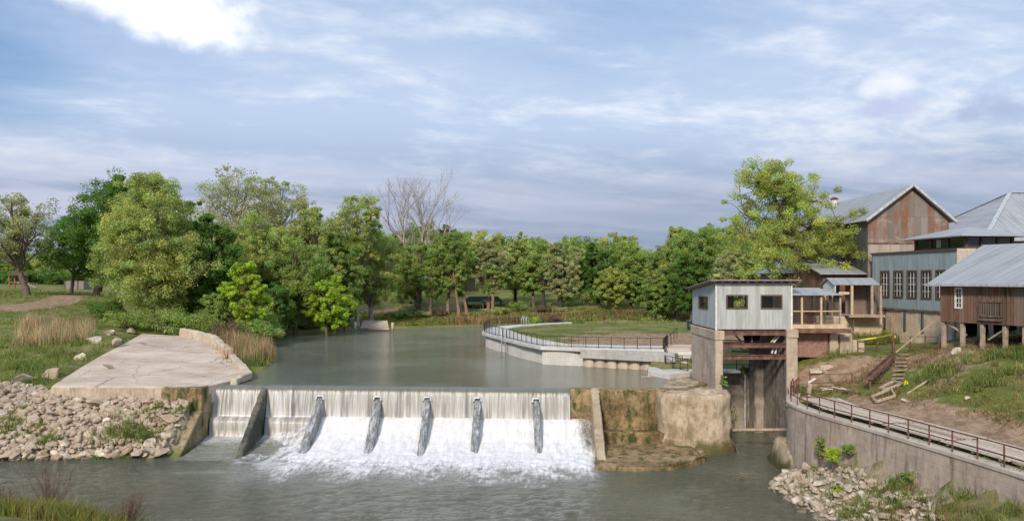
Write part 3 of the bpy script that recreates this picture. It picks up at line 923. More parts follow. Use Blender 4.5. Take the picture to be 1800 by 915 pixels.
for a, b, w, k in (((12, 86), (30, 87), 8.0, 0.95), ((16, 84), (8.5, 82.5), 2.2, 0.75), ((10, 95), (32, 101), 6, 0.75), ((4, 92), (14, 110), 6, 0.33)):
    rr = np.maximum(rr, k * seg(a, b, w))
a = ground(680, 548, 100); rr = np.maximum(rr, 0.8 * seg((a.x - 3, a.y), (a.x + 16, a.y + 3), 2.6))
a = ground(850, 552, 100); rr = np.maximum(rr, 0.55 * seg((a.x - 12, a.y), (a.x + 6, a.y), 2.2))
inl = inside(low_poly, fx, fy) | inside(pond_poly, fx, fy)
edgew = np.minimum(edge_dist(low_poly, fx, fy), edge_dist(pond_poly, fx, fy))
tint[:, 0] = rr
tint[:, 1] = np.where(inl, 1.0, 0.0)
stone = np.zeros(fx.shape)
rp = inside([(-62, 57), (-24, 59), (-24, 65), (-36, 65.5), (-62, 68)], fx, fy)
stone[rp] = 0.85
stone[inside(foot_poly, fx, fy) & (fy > 38)] = 0.6
tint[:, 2] = stone
ny, nx = GX.shape
idx = np.arange(ny * nx).reshape(ny, nx)
quads = np.stack([idx[:-1, :-1], idx[:-1, 1:], idx[1:, 1:], idx[1:, :-1]], axis=-1).reshape(-1, 4)
gm = np_mesh('ground', np.stack([fx, fy, fz], 1), quads.ravel(), 4, M['terrain'], tint, smooth=True)
tag(link('ground', gm), kind='structure')


# ---------------------------------------------------------------- water
def grid_mesh(name, xs, ys, zf, mat, tf=None, keep=None, smooth=True):
    X, Y = np.meshgrid(xs, ys)
    Z = zf(X, Y)
    n1, n2 = X.shape
    id_ = np.arange(n1 * n2).reshape(n1, n2)
    q = np.stack([id_[:-1, :-1], id_[:-1, 1:], id_[1:, 1:], id_[1:, :-1]], -1).reshape(-1, 4)
    if keep is not None:
        k = keep(X, Y).ravel()
        q = q[k[q].all(1)]
    c = None if tf is None else tf(X, Y).reshape(-1, 3)
    return np_mesh(name, np.stack([X.ravel(), Y.ravel(), Z.ravel()], 1), q.ravel(), 4, mat, c, smooth)


def foam_amt(X, Y):
    # white patches drifting away from the dam toe
    d = np.clip((62 - Y) / 14.0, 0, 1)
    lat = np.clip((X + 21) / 4, 0, 1) * np.clip((7.5 - X) / 2.5, 0, 1)
    a = np.clip(1.0 - ((57.5 - Y) / 12.5), 0, 1) ** 1.1 * 0.68 * lat
    a = np.where(Y > 57.5, 0.66 * lat, a)
    calm = np.clip((X + 26) / 3, 0, 1) * (X < -15) * (Y > 58) * 0.42
    wide = np.clip(1 - np.abs(X + 8) / 26, 0, 1) * np.clip((Y - 36) / 14, 0, 1) * 0.24
    wide2 = np.clip(1 - np.abs(X + 20) / 5, 0, 1) * np.clip(1 - np.abs(Y - 54.8) / 1.2, 0, 1) * 0.30
    out = np.zeros(X.shape + (3,))
    out[..., 0] = np.maximum(np.maximum(a, calm), wide + wide2)
    return out


def rip(X, Y):
    n = np.array([mnoise.fractal(Vector((a * 0.9, b * 1.3, 4)), 1, 2, 4) if b > 30 and -45 < a < 22 else 0 for a, b in zip(X.ravel(), Y.ravel())]).reshape(X.shape)
    return n * 0.045


xs = axis_pts([(-170, -60, 10), (-60, -30, 1), (-30, 24, 0.25)]); ys = axis_pts([(-30, 30, 5), (30, 71.5, 0.25)])
lower = grid_mesh('lower_river', xs, ys, rip, M['river'], foam_amt, keep=lambda X, Y: (Y < 71) & ~((Y > 64.2) & (X < 10)) & ~((X < -27) & (Y > 62)))
tag(link('lower_river', lower), kind='structure')
xs = axis_pts([(-45, 66, 1.5)]); ys = axis_pts([(60, 160, 1.5)])


def clip_poly_mesh(name, poly, z, mat):
    from mathutils.geometry import tessellate_polygon
    vs = [Vector((p[0], p[1], z)) for p in poly]
    tris = tessellate_polygon([vs])
    me = bpy.data.meshes.new(name)
    me.from_pydata(vs, [], [tuple(t) for t in tris]); me.update()
    bm = bmesh.new(); bm.from_mesh(me)
    bmesh.ops.recalc_face_normals(bm, faces=bm.faces)
    if bm.faces and sum(f.normal.z for f in bm.faces) < 0:
        bmesh.ops.reverse_faces(bm, faces=bm.faces)
    bm.to_mesh(me); bm.free()
    me.materials.append(mat)
    return me


pp = [(-24.3, crest_y(-24.3) + 0.35), (4.4, crest_y(4.4) + 0.35), (11.2, 63.15), (13.4, 63.6), (15.0, 64.7), (15.4, 67.5), (15.8, 73), (14, 80), (9, 84), (4, 90), (2, 100), (1, 110), (2, 118), (12, 127), (30, 129.5), (62, 131), (62, 155), (30, 155), (8, 155), (-6, 153), (-21, 145), (-29, 141), (-41, 131), (-40, 120), (-36, 106), (-31, 94), (-28, 84), (-26, 76), (-25, 70)]
tag(link('upper_pond', clip_poly_mesh('upper_pond', pp, ZP, M['pond'])), kind='structure')

# ---------------------------------------------------------------- the dam
dam = empty('dam', (-10, 64, 0), 'low concrete dam across the river with water pouring over its crest between sloping fins', 'dam')
m = MB()
prof = [(0.6, ZP - 0.10), (0.0, ZP - 0.04), (-0.35, ZP - 0.22), (-0.42, 1.95), (-1.3, 1.85), (-1.42, 0.55), (-5.5, -0.05), (-6.0, -1.5), (3.0, -1.5), (3.0, 3.0)]
m.prism([(CL.x, CL.y + a, b) for a, b in prof], (CR.x - CL.x, CR.y - CL.y, 0))
worn(m.build('spillway', M['wetapron'], dam), 0, 0, bevel=0)


def fin(name, x, w, ytop, ztop, ybot, zbot, mat, back=0.9, dx=0.0, cell=0.3):
    m = MB()
    yb = crest_y(x) + back if back is not None else ytop
    pts = [(x - w / 2, yb, -1.2), (x - w / 2, yb, ztop), (x - w / 2, ytop, ztop), (x - w / 2 + dx, ybot, zbot), (x - w / 2 + dx, ybot, -1.2)]
    m.prism(pts, (w, 0, 0))
    return worn(m.build(name, mat, dam), cell, 0.05, 1.4, x, 0.07)


fin('abutment_wall', -24.0, 0.75, 65.6, ZP + 0.12, 59.0, -0.25, M['abut'], 1.2, -0.35)
tag(fin('buttress', -19.55, 0.46, 64.9, ZP - 0.12, 58.4, -0.2, M['darkfin'], 0.2), 'dark slimy full height buttress')
FX = (-15.0, -10.45, -6.55, -2.65, 1.86)
for k, x in enumerate(FX):
    fin('buttress', x, (.50, .58, .46, .54, .50)[k], crest_y(x) - 0.45, (3.62, 3.55, 3.66, 3.58, 3.62)[k], (58.0, 58.3, 57.8, 58.1, 57.9)[k], -0.2, M['wetfin'], 0.0, (-.1, .06, 0, -.08, .05)[k])
fin('abutment_pillar', 6.35, 0.62, 63.2, ZP + 0.1, 56.6, 0.1, M['abutp'], 0.6, -0.15)
# mossy closure wall right of the crest, with its lower step and apron
m = MB(); m.prism([(4.4, 63.25, -1), (11.6, 62.7, -1), (11.6, 64.0, -1), (4.4, 64.5, -1)], (0, 0, ZP + 1.03))
tag(worn(m.build('closure_wall', M['mossy'], dam), 0.3, 0.07, 1.3, 3), 'mossy stained wall')
m = MB(); m.prism([(6.6, 61.9, -1), (11.9, 61.4, -1), (11.9, 62.9, -1), (6.6, 63.2, -1)], (0, 0, 2.35))
worn(m.build('lower_step', M['mossy'], dam), 0.3, 0.06, 1.3, 9)
ap = [G(1046, 818, .25), G(1120, 822, .22), G(1178, 821, .22), G(1215, 813, .3), G(1240, 801, .4), G(1232, 792, .5), Vector((12.4, 62.2, .7)), Vector((6.3, 62.6, .55))]
m = MB(); m.slab(ap, 1.3)
worn(m.build('apron', M['wetslab'], dam), 0.3, 0.05, 1.1, 5)
m = MB()
kb = [G(1178, 816, .36), G(1212, 808, .42), G(1236, 798, .5), G(1228, 790, .55)]
for a, b in zip(kb[:-1], kb[1:]):
    m.bar(a, b, 0.5, 0.22)
worn(m.build('apron_kerb', M['wetslab'], dam), 0.25, 0.08, 1.2, 2)

# rough rounded plinth at the mill end of the dam
ring = [(10.95, 64.4), (10.9, 62.5), (11.15, 61.4), (11.9, 60.75), (13.0, 60.35), (14.2, 60.2), (15.4, 60.4), (16.25, 61.0), (16.6, 62.2), (16.7, 64), (16.7, 71.0), (13.2, 71.5), (12.0, 66.0)]
cxr = 13.9; cyr = 63.2
m = MB(); lv = [(-1.2, 1.05), (0.0, 1.07), (0.6, 1.03), (0.9, 0.97), (1.6, 0.95), (3.0, 0.975), (3.9, 0.99), (4.2, 0.97), (4.32, 0.92)]
nr = len(ring)
vs = [(cxr + (x - cxr) * k, cyr + (y - cyr) * k if y < 66 else y, z) for z, k in lv for x, y in ring]
fs = [(i * nr + j, i * nr + (j + 1) % nr, (i + 1) * nr + (j + 1) % nr, (i + 1) * nr + j) for i in range(len(lv) - 1) for j in range(nr)]
fs.append(tuple((len(lv) - 1) * nr + j for j in range(nr)))
m.add(vs, fs)
pl = m.build('rough_plinth', M['plinth'], dam, smooth=True)
worn(pl, 0.28, 0.22, 0.75, 11, 0)
tag(pl, 'big rough rounded concrete block')
# thin curved rim that holds the shallow pool on top
m = MB()
rim = [Vector(p) for p in ((15.75, 68.8, ZP), (15.3, 66.0, ZP), (14.4, 64.5, ZP), (12.8, 63.3, ZP), (11.2, 62.9, ZP))]
for a, b in zip(rim[:-1], rim[1:]):
    m.bar(a, b, 0.6, 0.22)
worn(m.build('pool_rim', M['wetslab'], dam), 0.3, 0.04, 1.0, 4)


# water sliding over the crest
def fall_sheet():
    xs = np.arange(CL.x + 0.45, CR.x + 0.05, 0.06)
    prof = [(0.7, ZP + 0.012), (0.3, ZP + 0.012), (0.0, ZP - 0.005), (-0.2, ZP - 0.03), (-0.36, ZP - 0.11), (-0.46, ZP - 0.28), (-0.52, ZP - 0.55)]
    prof += [(-0.55 - 0.05 * k, ZP - 0.55 - k * 0.32) for k in range(1, 7)] + [(-0.95, 1.86)]
    V = []; T = []
    for x in xs:
        yc = crest_y(x)
        weak = 1.0 if x < -16.3 else max(0.0, 1 - (x + 16.3) / 1.6)
        gap = max(0, mnoise.noise(Vector((x * 1.9, 0, 0))) * 2.4 - 0.15) * weak
        for k, (a, b) in enumerate(prof):
            w = 0.0 if k < 4 else (mnoise.fractal(Vector((x * 3.2, 0.0, b * 0.22)), 1, 2, 3) * 0.07)
            V.append((x, yc + a + w, b + (0.02 * mnoise.noise(Vector((x * 1.1, 2, 0))) if k < 6 else 0))); T.append((0.05 + 0.17 * max(0, (k - 8) / 5) ** 2 + 0.05 * weak, min(1, gap), 0))
    n = len(prof); V = np.array(V); T = np.array(T)
    id_ = np.arange(len(xs) * n).reshape(len(xs), n)
    q = np.stack([id_[:-1, :-1], id_[:-1, 1:], id_[1:, 1:], id_[1:, :-1]], -1).reshape(-1, 4)
    return np_mesh('waterfall', V, q.ravel(), 4, M['fall'], T, True)


tag(link('waterfall', fall_sheet()), kind='structure')


def step_fall(x0, x1, fade):
    """second small fall over the lower ledge in the left bays"""
    xs = np.arange(x0, x1, 0.06)
    prof = [(-0.45, 2.02), (-0.9, 2.0), (-1.25, 1.97), (-1.42, 1.85), (-1.52, 1.6), (-1.58, 1.2), (-1.66, 0.8), (-1.8, 0.5)]
    V = []; T = []
    for x in xs:
        yc = crest_y(x)
        for k, (a, b) in enumerate(prof):
            w = 0.06 * mnoise.fractal(Vector((x * 3.2, 5.0, b * 0.3)), 1, 2, 3)
            V.append((x, yc + a + w, b + (0.06 * abs(mnoise.noise(Vector((x * 2, a * 2, 1)))) if k < 3 else 0)))
            T.append((0.14 if k in (0, 1, 7) else 0.06, 0, 0))
    n = len(prof); V = np.array(V); T = np.array(T)
    id_ = np.arange(len(xs) * n).reshape(len(xs), n)
    q = np.stack([id_[:-1, :-1], id_[:-1, 1:], id_[1:, 1:], id_[1:, :-1]], -1).reshape(-1, 4)
    return np_mesh('ledge_waterfall', V, q.ravel(), 4, M['fall'], T, True)


tag(link('ledge_waterfall', step_fall(-23.6, -19.9, 0)), kind='structure')
tag(link('ledge_waterfall', step_fall(-19.2, -15.2, 0)), kind='structure')


def cascade():
    """white water racing down the apron and boiling at the toe"""
    xs = np.arange(-23.6, 8.2, 0.11)
    ys = np.arange(50.5, 64.6, 0.11)
    X, Y = np.meshgrid(xs, ys)
    yc = CL.y + (X - CL.x) * (CR.y - CL.y) / (CR.x - CL.x)
    d = yc - 0.95 - Y                        # distance downstream of the foot of the upper fall
    N1 = np.zeros_like(X); N2 = np.zeros_like(X); N3 = np.zeros_like(X)
    for i in range(X.shape[0]):
        for j in range(X.shape[1]):
            x = X[i, j]; y = Y[i, j]
            N1[i, j] = mnoise.fractal(Vector((x * 1.5, y * 0.35, 0)), 1, 2, 4)
            N2[i, j] = mnoise.fractal(Vector((x * 1.7, y * 1.7, 3)), 1, 2, 5)
            N3[i, j] = mnoise.noise(Vector((x * 0.55, y * 0.45, 8)))
    base = np.interp(d, [-0.6, 0, 0.5, 1.4, 2.6, 4.0, 5.3, 6.5, 8.0, 10, 12, 14], [2.15, 2.08, 1.85, 1.35, 0.85, 0.52, 0.36, 0.28, 0.21, 0.13, 0.02, -0.16])
    rough = np.interp(d, [0, 1.5, 3.5, 5.5, 9, 12], [0.01, 0.015, 0.035, 0.075, 0.09, 0.07])
    z = base + N1 * 0.09 * np.clip(2 - d / 4, 0, 1) + N2 * rough + N3 * np.interp(d, [3, 6, 9], [0.0, 0.10, 0.16])
    # left bays carry little: the ledge and a dark apron show, foam only reaches them lower down
    cut = np.interp(X, [-23.6, -19.6, -17.6, -15.6, -14.6], [-1.0, -0.75, -0.55, -0.10, 0.0])
    lowcut = np.interp(d, [0, 2.0, 4.0, 5.5, 7], [1.6, 1.3, 0.7, 0.35, 0.35])
    z = z + cut * lowcut
    z = z - np.clip((X - 5.2) / 0.9, 0, 3) * 0.24 * np.clip(d / 4 + 0.3, 0, 1.5)
    z = z - np.clip((-19.5 - X), 0, 5) * 0.30 * (d > 3.8)
    # pulled back between streams
    z = z - 0.10 * np.clip((d - 6) / 3, 0, 1) * (0.5 + 0.5 * np.cos((X + 12.7) / 4.2 * 2 * math.pi))
    # slump against the fins
    for fxx in FX:
        k = np.exp(-((X - fxx) / 0.42) ** 2) * np.clip(d / 1.0, 0, 1) * np.clip((6.0 - d) / 1.0, 0, 1)
        z = z + k * 0.10 * np.clip(1 - d / 3, 0, 1) - k * 0.12 * np.clip(d / 4, 0, 1)
    T = np.zeros(X.shape + (3,))
    T[..., 0] = np.clip((z + 0.05) / 0.42, 0, 1) * np.where(X < -15.2, np.clip(0.30 + d * 0.07 + N2 * 0.3, 0.1, 1), 1)
    T[..., 0] = T[..., 0] * (1 - .75 * np.clip((X - 4.3) / 1.2, 0, 1) * np.clip((5.5 - d) / 3, 0, 1))
    keep = (d > -0.5) & ~((X > 6.0) & (Y > 56.4)) & (z > -0.12)
    id_ = np.arange(X.size).reshape(X.shape)
    q = np.stack([id_[:-1, :-1], id_[:-1, 1:], id_[1:, 1:], id_[1:, :-1]], -1).reshape(-1, 4)
    k = keep.ravel(); q = q[k[q].all(1)]
    return np_mesh('white_water', np.stack([X.ravel(), Y.ravel(), z.ravel()], 1), q.ravel(), 4, M['foam'], T.reshape(-1, 3), True)


tag(link('white_water', cascade()), kind='structure')


def apron_water():
    xs = np.arange(-23.7, -14.9, 0.15); ys = np.arange(58.2, 64.9, 0.15)
    def zf(X, Y):
        yc = CL.y + (X - CL.x) * (CR.y - CL.y) / (CR.x - CL.x); d = yc - 1.42 - Y
        z = np.interp(d, [-.2, 0, 1, 2.5, 4.1, 5], [.62, .60, .48, .27, .08, -.02])
        n = np.array([mnoise.fractal(Vector((a * 1.3, b * 1.8, 2)), 1, 2, 4) for a, b in zip(X.ravel(), Y.ravel())]).reshape(X.shape)
        return z + n * .05 + .03
    def tf(X, Y):
        yc = CL.y + (X - CL.x) * (CR.y - CL.y) / (CR.x - CL.x); d = yc - 1.42 - Y
        o = np.zeros(X.shape + (3,)); o[..., 0] = np.interp(d, [0, .35, 1.2, 2.5, 4.5], [1.0, .80, .60, .46, .38]); return o
    return grid_mesh('apron_water', xs, ys, zf, M['river'], tf, keep=lambda X, Y: (CL.y + (X - CL.x) * (CR.y - CL.y) / (CR.x - CL.x) - 1.35 - Y) > 0)


tag(link('apron_water', apron_water()), kind='structure')


# water fanning round the head of each fin
for x in FX:
    yc = crest_y(x)
    m = MB(); n = 10
    vs = []; fs = []
    for k in range(n + 1):
        a = math.pi * (k / n)
        cx_, cy_ = math.cos(a), math.sin(a)
        for r, z in ((0.05, 3.72), (0.32, 3.76), (0.46, 3.66), (0.54, 3.45), (0.60, 3.1), (0.62, 2.7)):
            jit = 0.03 * mnoise.noise(Vector((x * 9, k * 0.9, z * 2)))
            vs.append((x + (r + jit) * cx_ * 0.74, yc - 0.62 - (r + jit) * cy_ * 0.7, z + (0.0 if r < .4 else -0.22 * (1 - cy_ ) * (r))))
    for k in range(n):
        for q in range(5):
            if (3 <= k <= 6 and q >= 2) or q >= 3:
                continue
            fs.append((k * 6 + q, k * 6 + q + 1, (k + 1) * 6 + q + 1, (k + 1) * 6 + q))
    m.add(vs, fs)
    tag(m.build('splash', M['spray'], None, True, origin=(x, yc, 3.5)), kind='structure')
# ---------------------------------------------------------------- left bank: concrete slab with its parapet
sl = empty('concrete_ramp', slab_pts[0], 'broad sloping slab of pale weathered concrete above the heap of rocks on the left bank', 'concrete slab')
m = MB(); m.slab(slab_pts, 1.45)
so = worn(m.build('slab', M['slab'], sl), 0.9, 0.035, 0.5, 1, 0.05)
m = MB()
a, b = slab_pts[0], slab_pts[1]
m.prism([(a.x + .02, a.y - .05, a.z - 1.6), (b.x - 1.9, b.y - .05, b.z - 1.6), (b.x - 1.9, b.y - .05, b.z - .06), (a.x + .02, a.y - .05, a.z - .06)], (0, .5, 0))
worn(m.build('front_wall', M['slab_edge'], sl), 0.35, 0.05, 1.0, 4, 0.05)
m = MB(); m.box(-24.6 - 2.3, -23.75, 63.2, 65.0, 1.5, 4.47)
worn(m.build('stained_front_wall', M['mossy'], sl), 0.3, 0.05, 1.0, 6, 0.06)
par = [slab_pts[1] + Vector((1.6, 2.6, 0)), slab_pts[2], slab_pts[3], slab_pts[4], slab_pts[5]]
m = MB()
hts = (0.35, 0.5, 0.75, 0.85, 0.8)
for i in range(len(par) - 1):
    a, b = par[i], par[i + 1]
    n_ = 3
    for k in range(n_):
        p = a.lerp(b, k / n_); q = a.lerp(b, (k + 1) / n_)
        hh = hts[i] + rnd.uniform(-0.10, 0.10)
        m.bar(p + Vector((0, 0, hh / 2 - .1)), q + Vector((0, 0, hh / 2 - .1)), 0.62 + rnd.uniform(-.06, .06), hh + .2)
worn(m.build('parapet', M['oldconc'], sl), 0.4, 0.10, 0.9, 3, 0.06)

# ---------------------------------------------------------------- promenade and lawn on the far side of the pond
pr = empty('promenade', (3, 90, ZD), 'curved white concrete promenade on the waterside wall round the lawn', 'promenade')
inner = [G(1168, 607, ZD + .02), G(1100, 606.5, ZD), G(999, 604.2, ZD), G(954, 596.5, ZD), G(915, 587, ZD), G(897, 580, ZD), G(893, 576.5, ZD), G(905, 574.2, ZD), G(919, 572.3, ZD), G(960, 569, ZD), G(1005.5, 566.4, ZD)]
m = MB()
ring2 = deck_out + inner[::-1]
m.slab([(p.x, p.y, ZD) for p in ring2], 0.34)
worn(m.build('walkway', M['newconc'], pr), 0, 0, bevel=0.02)


def band(name, pts, z0, z1, off, th, mat, cell=0.0, amp=0.0):
    """upright wall along pts; off pushes it inland from the line"""
    m = MB(); n = len(pts)
    cen = Vector((14, 95, 0))
    nr = []
    for i in range(n):
        t = Vector(pts[min(i + 1, n - 1)]) - Vector(pts[max(i - 1, 0)]); t.z = 0; t.normalize()
        q = Vector((-t.y, t.x, 0))
        if q.dot(cen - Vector((pts[i][0], pts[i][1], 0))) < 0:
            q = -q
        nr.append(q)
    vs = []
    for i in range(n):
        p = Vector((pts[i][0], pts[i][1], 0))
        a = p + nr[i] * off; b = p + nr[i] * (off + th)
        vs += [(a.x, a.y, z0), (a.x, a.y, z1), (b.x, b.y, z1), (b.x, b.y, z0)]
    fs = []
    for i in range(n - 1):
        for k in range(4):
            fs.append((i * 4 + k, i * 4 + (k + 1) % 4, (i + 1) * 4 + (k + 1) % 4, (i + 1) * 4 + k))
    fs += [(3, 2, 1, 0), tuple((n - 1) * 4 + k for k in range(4))]
    m.add(vs, fs)
    return worn(m.build(name, mat, pr), cell, amp, 1.0, 2, 0.0)


def catmull(P, k=6):
    P = [Vector(p) for p in P]; out = []
    for i in range(len(P) - 1):
        p0 = P[max(i - 1, 0)]; p1 = P[i]; p2 = P[i + 1]; p3 = P[min(i + 2, len(P) - 1)]
        for j in range(k):
            t = j / k
            out.append(0.5 * ((2 * p1) + (p2 - p0) * t + (2 * p0 - 5 * p1 + 4 * p2 - p3) * t * t + (3 * p1 - p0 - 3 * p2 + p3) * t ** 3))
    return out + [P[-1]]


# lower half: scalloped old wall on the right, then bulging ribbed cells of new concrete
capw = [Vector((p.x, p.y, 0)) for p in (G(1190, 619, ZD), deck_out[0], deck_out[1], deck_out[2] - Vector((.3, 0, 0)))]
m = MB()
m.bar(Vector((capw[0].x, capw[0].y + .3, 5.58)), Vector((deck_out[2].x - .2, deck_out[2].y + .3, 5.58)), 1.0, 0.86)
worn(m.build('edge_beam', M['capconc'], pr), 0, 0, bevel=0.03)
m = MB()
n_s = 9
A_ = Vector((deck_out[2].x - .1, deck_out[2].y + .45, 0)); B_ = Vector((capw[0].x + 1.2, capw[0].y + .3, 0))
for k in range(n_s):
    a = A_.lerp(B_, k / n_s); b = A_.lerp(B_, (k + 1) / n_s)
    seg_ = []
    for j in range(7):
        t = j / 6
        p = a.lerp(b, t)
        seg_.append((p.x, p.y - 0.42 * math.sin(math.pi * t) ** 0.6, 2.5))
    seg_ += [(b.x, b.y + .8, 2.5), (a.x, a.y + .8, 2.5)]
    m.prism(seg_, (0, 0, 2.75))
worn(m.build('scalloped_wall', M['oldconc'], pr), 0, 0, bevel=0)


def cells(i0, i1, bulge, nm, n=26):
    a = Vector((i0.x, i0.y, 0)); b = Vector((i1.x, i1.y, 0))
    d = (b - a); q = Vector((d.y, -d.x, 0)).normalized()
    if q.dot(Vector((14, 95, 0)) - a) > 0:
        q = -q
    pts = []
    for j in range(n * 2 + 1):
        t = j / (n * 2)
        rib = 0.045 if j % 2 else 0.0
        p = a.lerp(b, t) + q * (bulge * math.sin(math.pi * t) + rib - 0.5)
        pts.append((p.x, p.y, 2.5))
    pts += [(b.x - q.x * 1.2, b.y - q.y * 1.2, 2.5), (a.x - q.x * 1.2, a.y - q.y * 1.2, 2.5)]
    m = MB(); m.prism(pts, (0, 0, ZD - 0.36 - 2.5))
    return m.build(nm, M['newconc'], pr)


cells(deck_out[2] + Vector((0.2, 0.3, 0)), deck_out[3], 0.35, 'wall_bay', 16)
cells(deck_out[3] + Vector((.2, .3, 0)), deck_out[5], 0.3, 'wall_bay', 24)
cells(deck_out[5] + Vector((.2, .3, 0)), deck_out[7], 0.3, 'wall_bay', 18)
cells(G(851, 583.5, ZD), G(868, 573.6, ZD), 0.4, 'wall_bay', 18)
cells(G(868, 573.6, ZD), G(1005, 565.2, ZD), 0.6, 'wall_bay', 30)


def railing(name, pts, label, group=None, hgt=1.07, sp=1.25, post=0.06, rails=(1.0, 0.12), mat='iron', rail=0.05, thin=0.0, parent=None, z=None, cat='railing'):
    """posts set along pts with continuous rails; thin > 0 adds light uprights between posts"""
    pts = [Vector(p) for p in pts]
    root = empty(name, pts[0], label, cat, group)
    L = [0.0]
    for a, b in zip(pts[:-1], pts[1:]):
        L.append(L[-1] + (b - a).length)

    def at(s):
        s = min(max(s, 0), L[-1] - 1e-6)
        for i in range(len(L) - 1):
            if s <= L[i + 1]:
                return pts[i].lerp(pts[i + 1], (s - L[i]) / max(1e-6, L[i + 1] - L[i]))
        return pts[-1]
    n = max(1, round(L[-1] / sp))
    for k in range(n + 1):
        p = at(L[-1] * k / n)
        m = MB(); m.box(p.x - post / 2, p.x + post / 2, p.y - post / 2, p.y + post / 2, p.z - 0.05, p.z + hgt)
        m.build('post', M[mat], root)
    for r in rails:
        m = MB()
        for k in range(n * 2):
            a = at(L[-1] * k / (2 * n)) + Vector((0, 0, hgt * r)); b = at(L[-1] * (k + 1) / (2 * n)) + Vector((0, 0, hgt * r))
            m.bar(a, b + (b - a) * 0.02, rail, rail)
        m.build('rail', M[mat], root)
    if thin:
        k = thin * .5
        while k < L[-1]:
            p = at(k); m = MB(); m.box(p.x - .014, p.x + .014, p.y - .014, p.y + .014, p.z + hgt * rails[-1], p.z + hgt * .98); k += thin
            m.build('picket', M[mat], root)
    return root


up = Vector((0, 0, 0.0))
def ins(P, d=0.3):
    c = Vector((14, 95, 0)); o = []
    for p in P:
        v = (c - Vector((p.x, p.y, 0))).normalized() * d
        o.append(Vector((p.x + v.x, p.y + v.y, ZD)))
    return o


dk = ins(deck_out)
railing('railing', dk[:3], 'dark railing with wide panels on the straight wall in front of the lawn', 'dark railings round the lawn', sp=1.3, thin=0)
railing('railing', [dk[2], dk[3], dk[4], dk[5], dk[6], dk[7]], 'dark railing curving along the white promenade beside the steel ladder', 'dark railings round the lawn', sp=1.5, thin=0.5)
railing('railing', [dk[7], dk[8], dk[9], dk[10], dk[11]], 'dark railing round the far tip of the promenade before the hoops', 'dark railings round the lawn', sp=1.6, thin=0.5)
railing('railing', [dk[11], dk[12], dk[13], Vector((20, 130.3, 6.15)), Vector((30, 131.5, 6.2))], 'long thin dark fence behind the lawn, in front of the shrubs', 'dark railings round the lawn', hgt=1.25, sp=2.0, thin=0.7)
rp = [G(1168, 607, ZD), G(1173.5, 601.5, ZD)]
railing('railing', [deck_out[0] + Vector((0, .25, 0)), G(1173, 606, ZD)], 'short dark railing turning back at the right end of the straight wall', 'dark railings round the lawn', sp=0.8)
railing('railing', [Vector((15.2, 80.5, 6.1)), Vector((16.9, 84.5, 6.7))], 'short sloping dark handrail on the lawn left of the concrete pier', 'dark railings round the lawn', sp=1.4, rails=(1.0,))
# landing with steps between promenade and dam
ld = empty('concrete_landing', (13.6, 71.5, ZP), 'pale concrete landing block at the water beside the pier', 'landing')
m = MB(); m.slab([G(1139, 651, 4.72), G(1176, 657, 4.72), Vector((15.5, 71.9, 4.72)), Vector((17.5, 74.5, 4.72)), Vector((13.0, 78.5, 4.72))], 2.0)
worn(m.build('landing', M['newconc'], ld), 0.5, 0.02, 1, 1, 0.03)
m = MB()
for k in range(5):
    m.box(14.0 + k * .02, 17.2, 76.0 + k * 0.42, 79.4, 4.9 + 0.2 * k, 4.95 + 0.2 * (k + 1))
m.build('steps', M['newconc'], ld)
m = MB(); m.prism([(14.2, 79.0, 4), (17.6, 79.2, 4), (18.5, 84, 4), (15.6, 84, 4)], (0, 0, 2.14))
m.build('ramp', M['slab'], ld)
railing('railing', [Vector((14.0, 75.2, 4.72)), Vector((15.4, 72.3, 4.72))], 'dark railing on the landing beside the concrete pier, nearest the water', 'landing railings', sp=1.0, rails=(1.0, .55, .1))
railing('railing', [Vector((14.0, 75.6, 4.72)), Vector((17.2, 75.6, 4.72))], 'dark railing across the landing in front of the little steps', 'landing railings', sp=0.9, rails=(1.0, .55, .1))
railing('railing', [Vector((14.3, 76.0, 5.05)), Vector((14.4, 78.6, 6.0))], 'dark stair rail climbing behind the landing railing', 'landing railings', sp=0.9, rails=(1.0, .5))
m = MB(); m.bar((11.2, 71.8, 4.28), (12.9, 72.0, 4.32), 0.45, 0.16)
tag(worn(m.build('flat_rock', M['rock'], None, origin=(12, 71.9, 4.3)), 0.2, 0.1, 1.5, 2, 0.05), 'flat pale rock just breaking the pond surface by the landing', 'rock')

# steel ladder on the promenade wall and the two hoops behind
lad = empty('ladder', G(886, 594, ZD), 'galvanised steel ladder hanging down the promenade wall into the pond', 'ladder')
lp = G(884, 594, ZD) + Vector((-.15, -.4, 0)); lq = lp + Vector((.42, -.30, 0))
for p in (lp, lq):
    m = MB(); m.tube([p + Vector((0, 0, -2.3)), p + Vector((0, 0, .95)), p + Vector((.06, .15, 1.1)), p + Vector((.15, .5, 1.1)), p + Vector((.18, .6, 0))], 0.05, 6)
    m.build('stile', M['steel'], lad, True)
for k in range(8):
    m = MB(); m.tube([lp + Vector((0, 0, -2.1 + .3 * k)), lq + Vector((0, 0, -2.1 + .3 * k))], 0.03, 5); m.build('rung', M['steel'], lad, True)
hp = empty('ladder_hoops', G(923, 571, ZD), 'pale steel grab hoops of a ladder at the back edge of the promenade', 'handrail')
for px in (919, 922.5, 927):
    p = G(px, 570.4, ZD); m = MB(); pts = []
    for k in range(9):
        a = math.pi * k / 8; pts.append(p + Vector((0.16 * math.cos(a), .5 * math.cos(a), 0.75 + .5 * math.sin(a))))
    pts = [pts[0] - Vector((0, 0, .75))] + pts + [pts[-1] - Vector((0, 0, .75))]
    m.tube(pts, 0.055, 6); m.build('hoop', M['steel'], hp, True)

# ---------------------------------------------------------------- retaining wall with walkway
rw = empty('retaining_wall', wall_line[3], 'tall stained concrete retaining wall carrying the plank walkway above the rubble', 'retaining wall')
ZW = 4.55


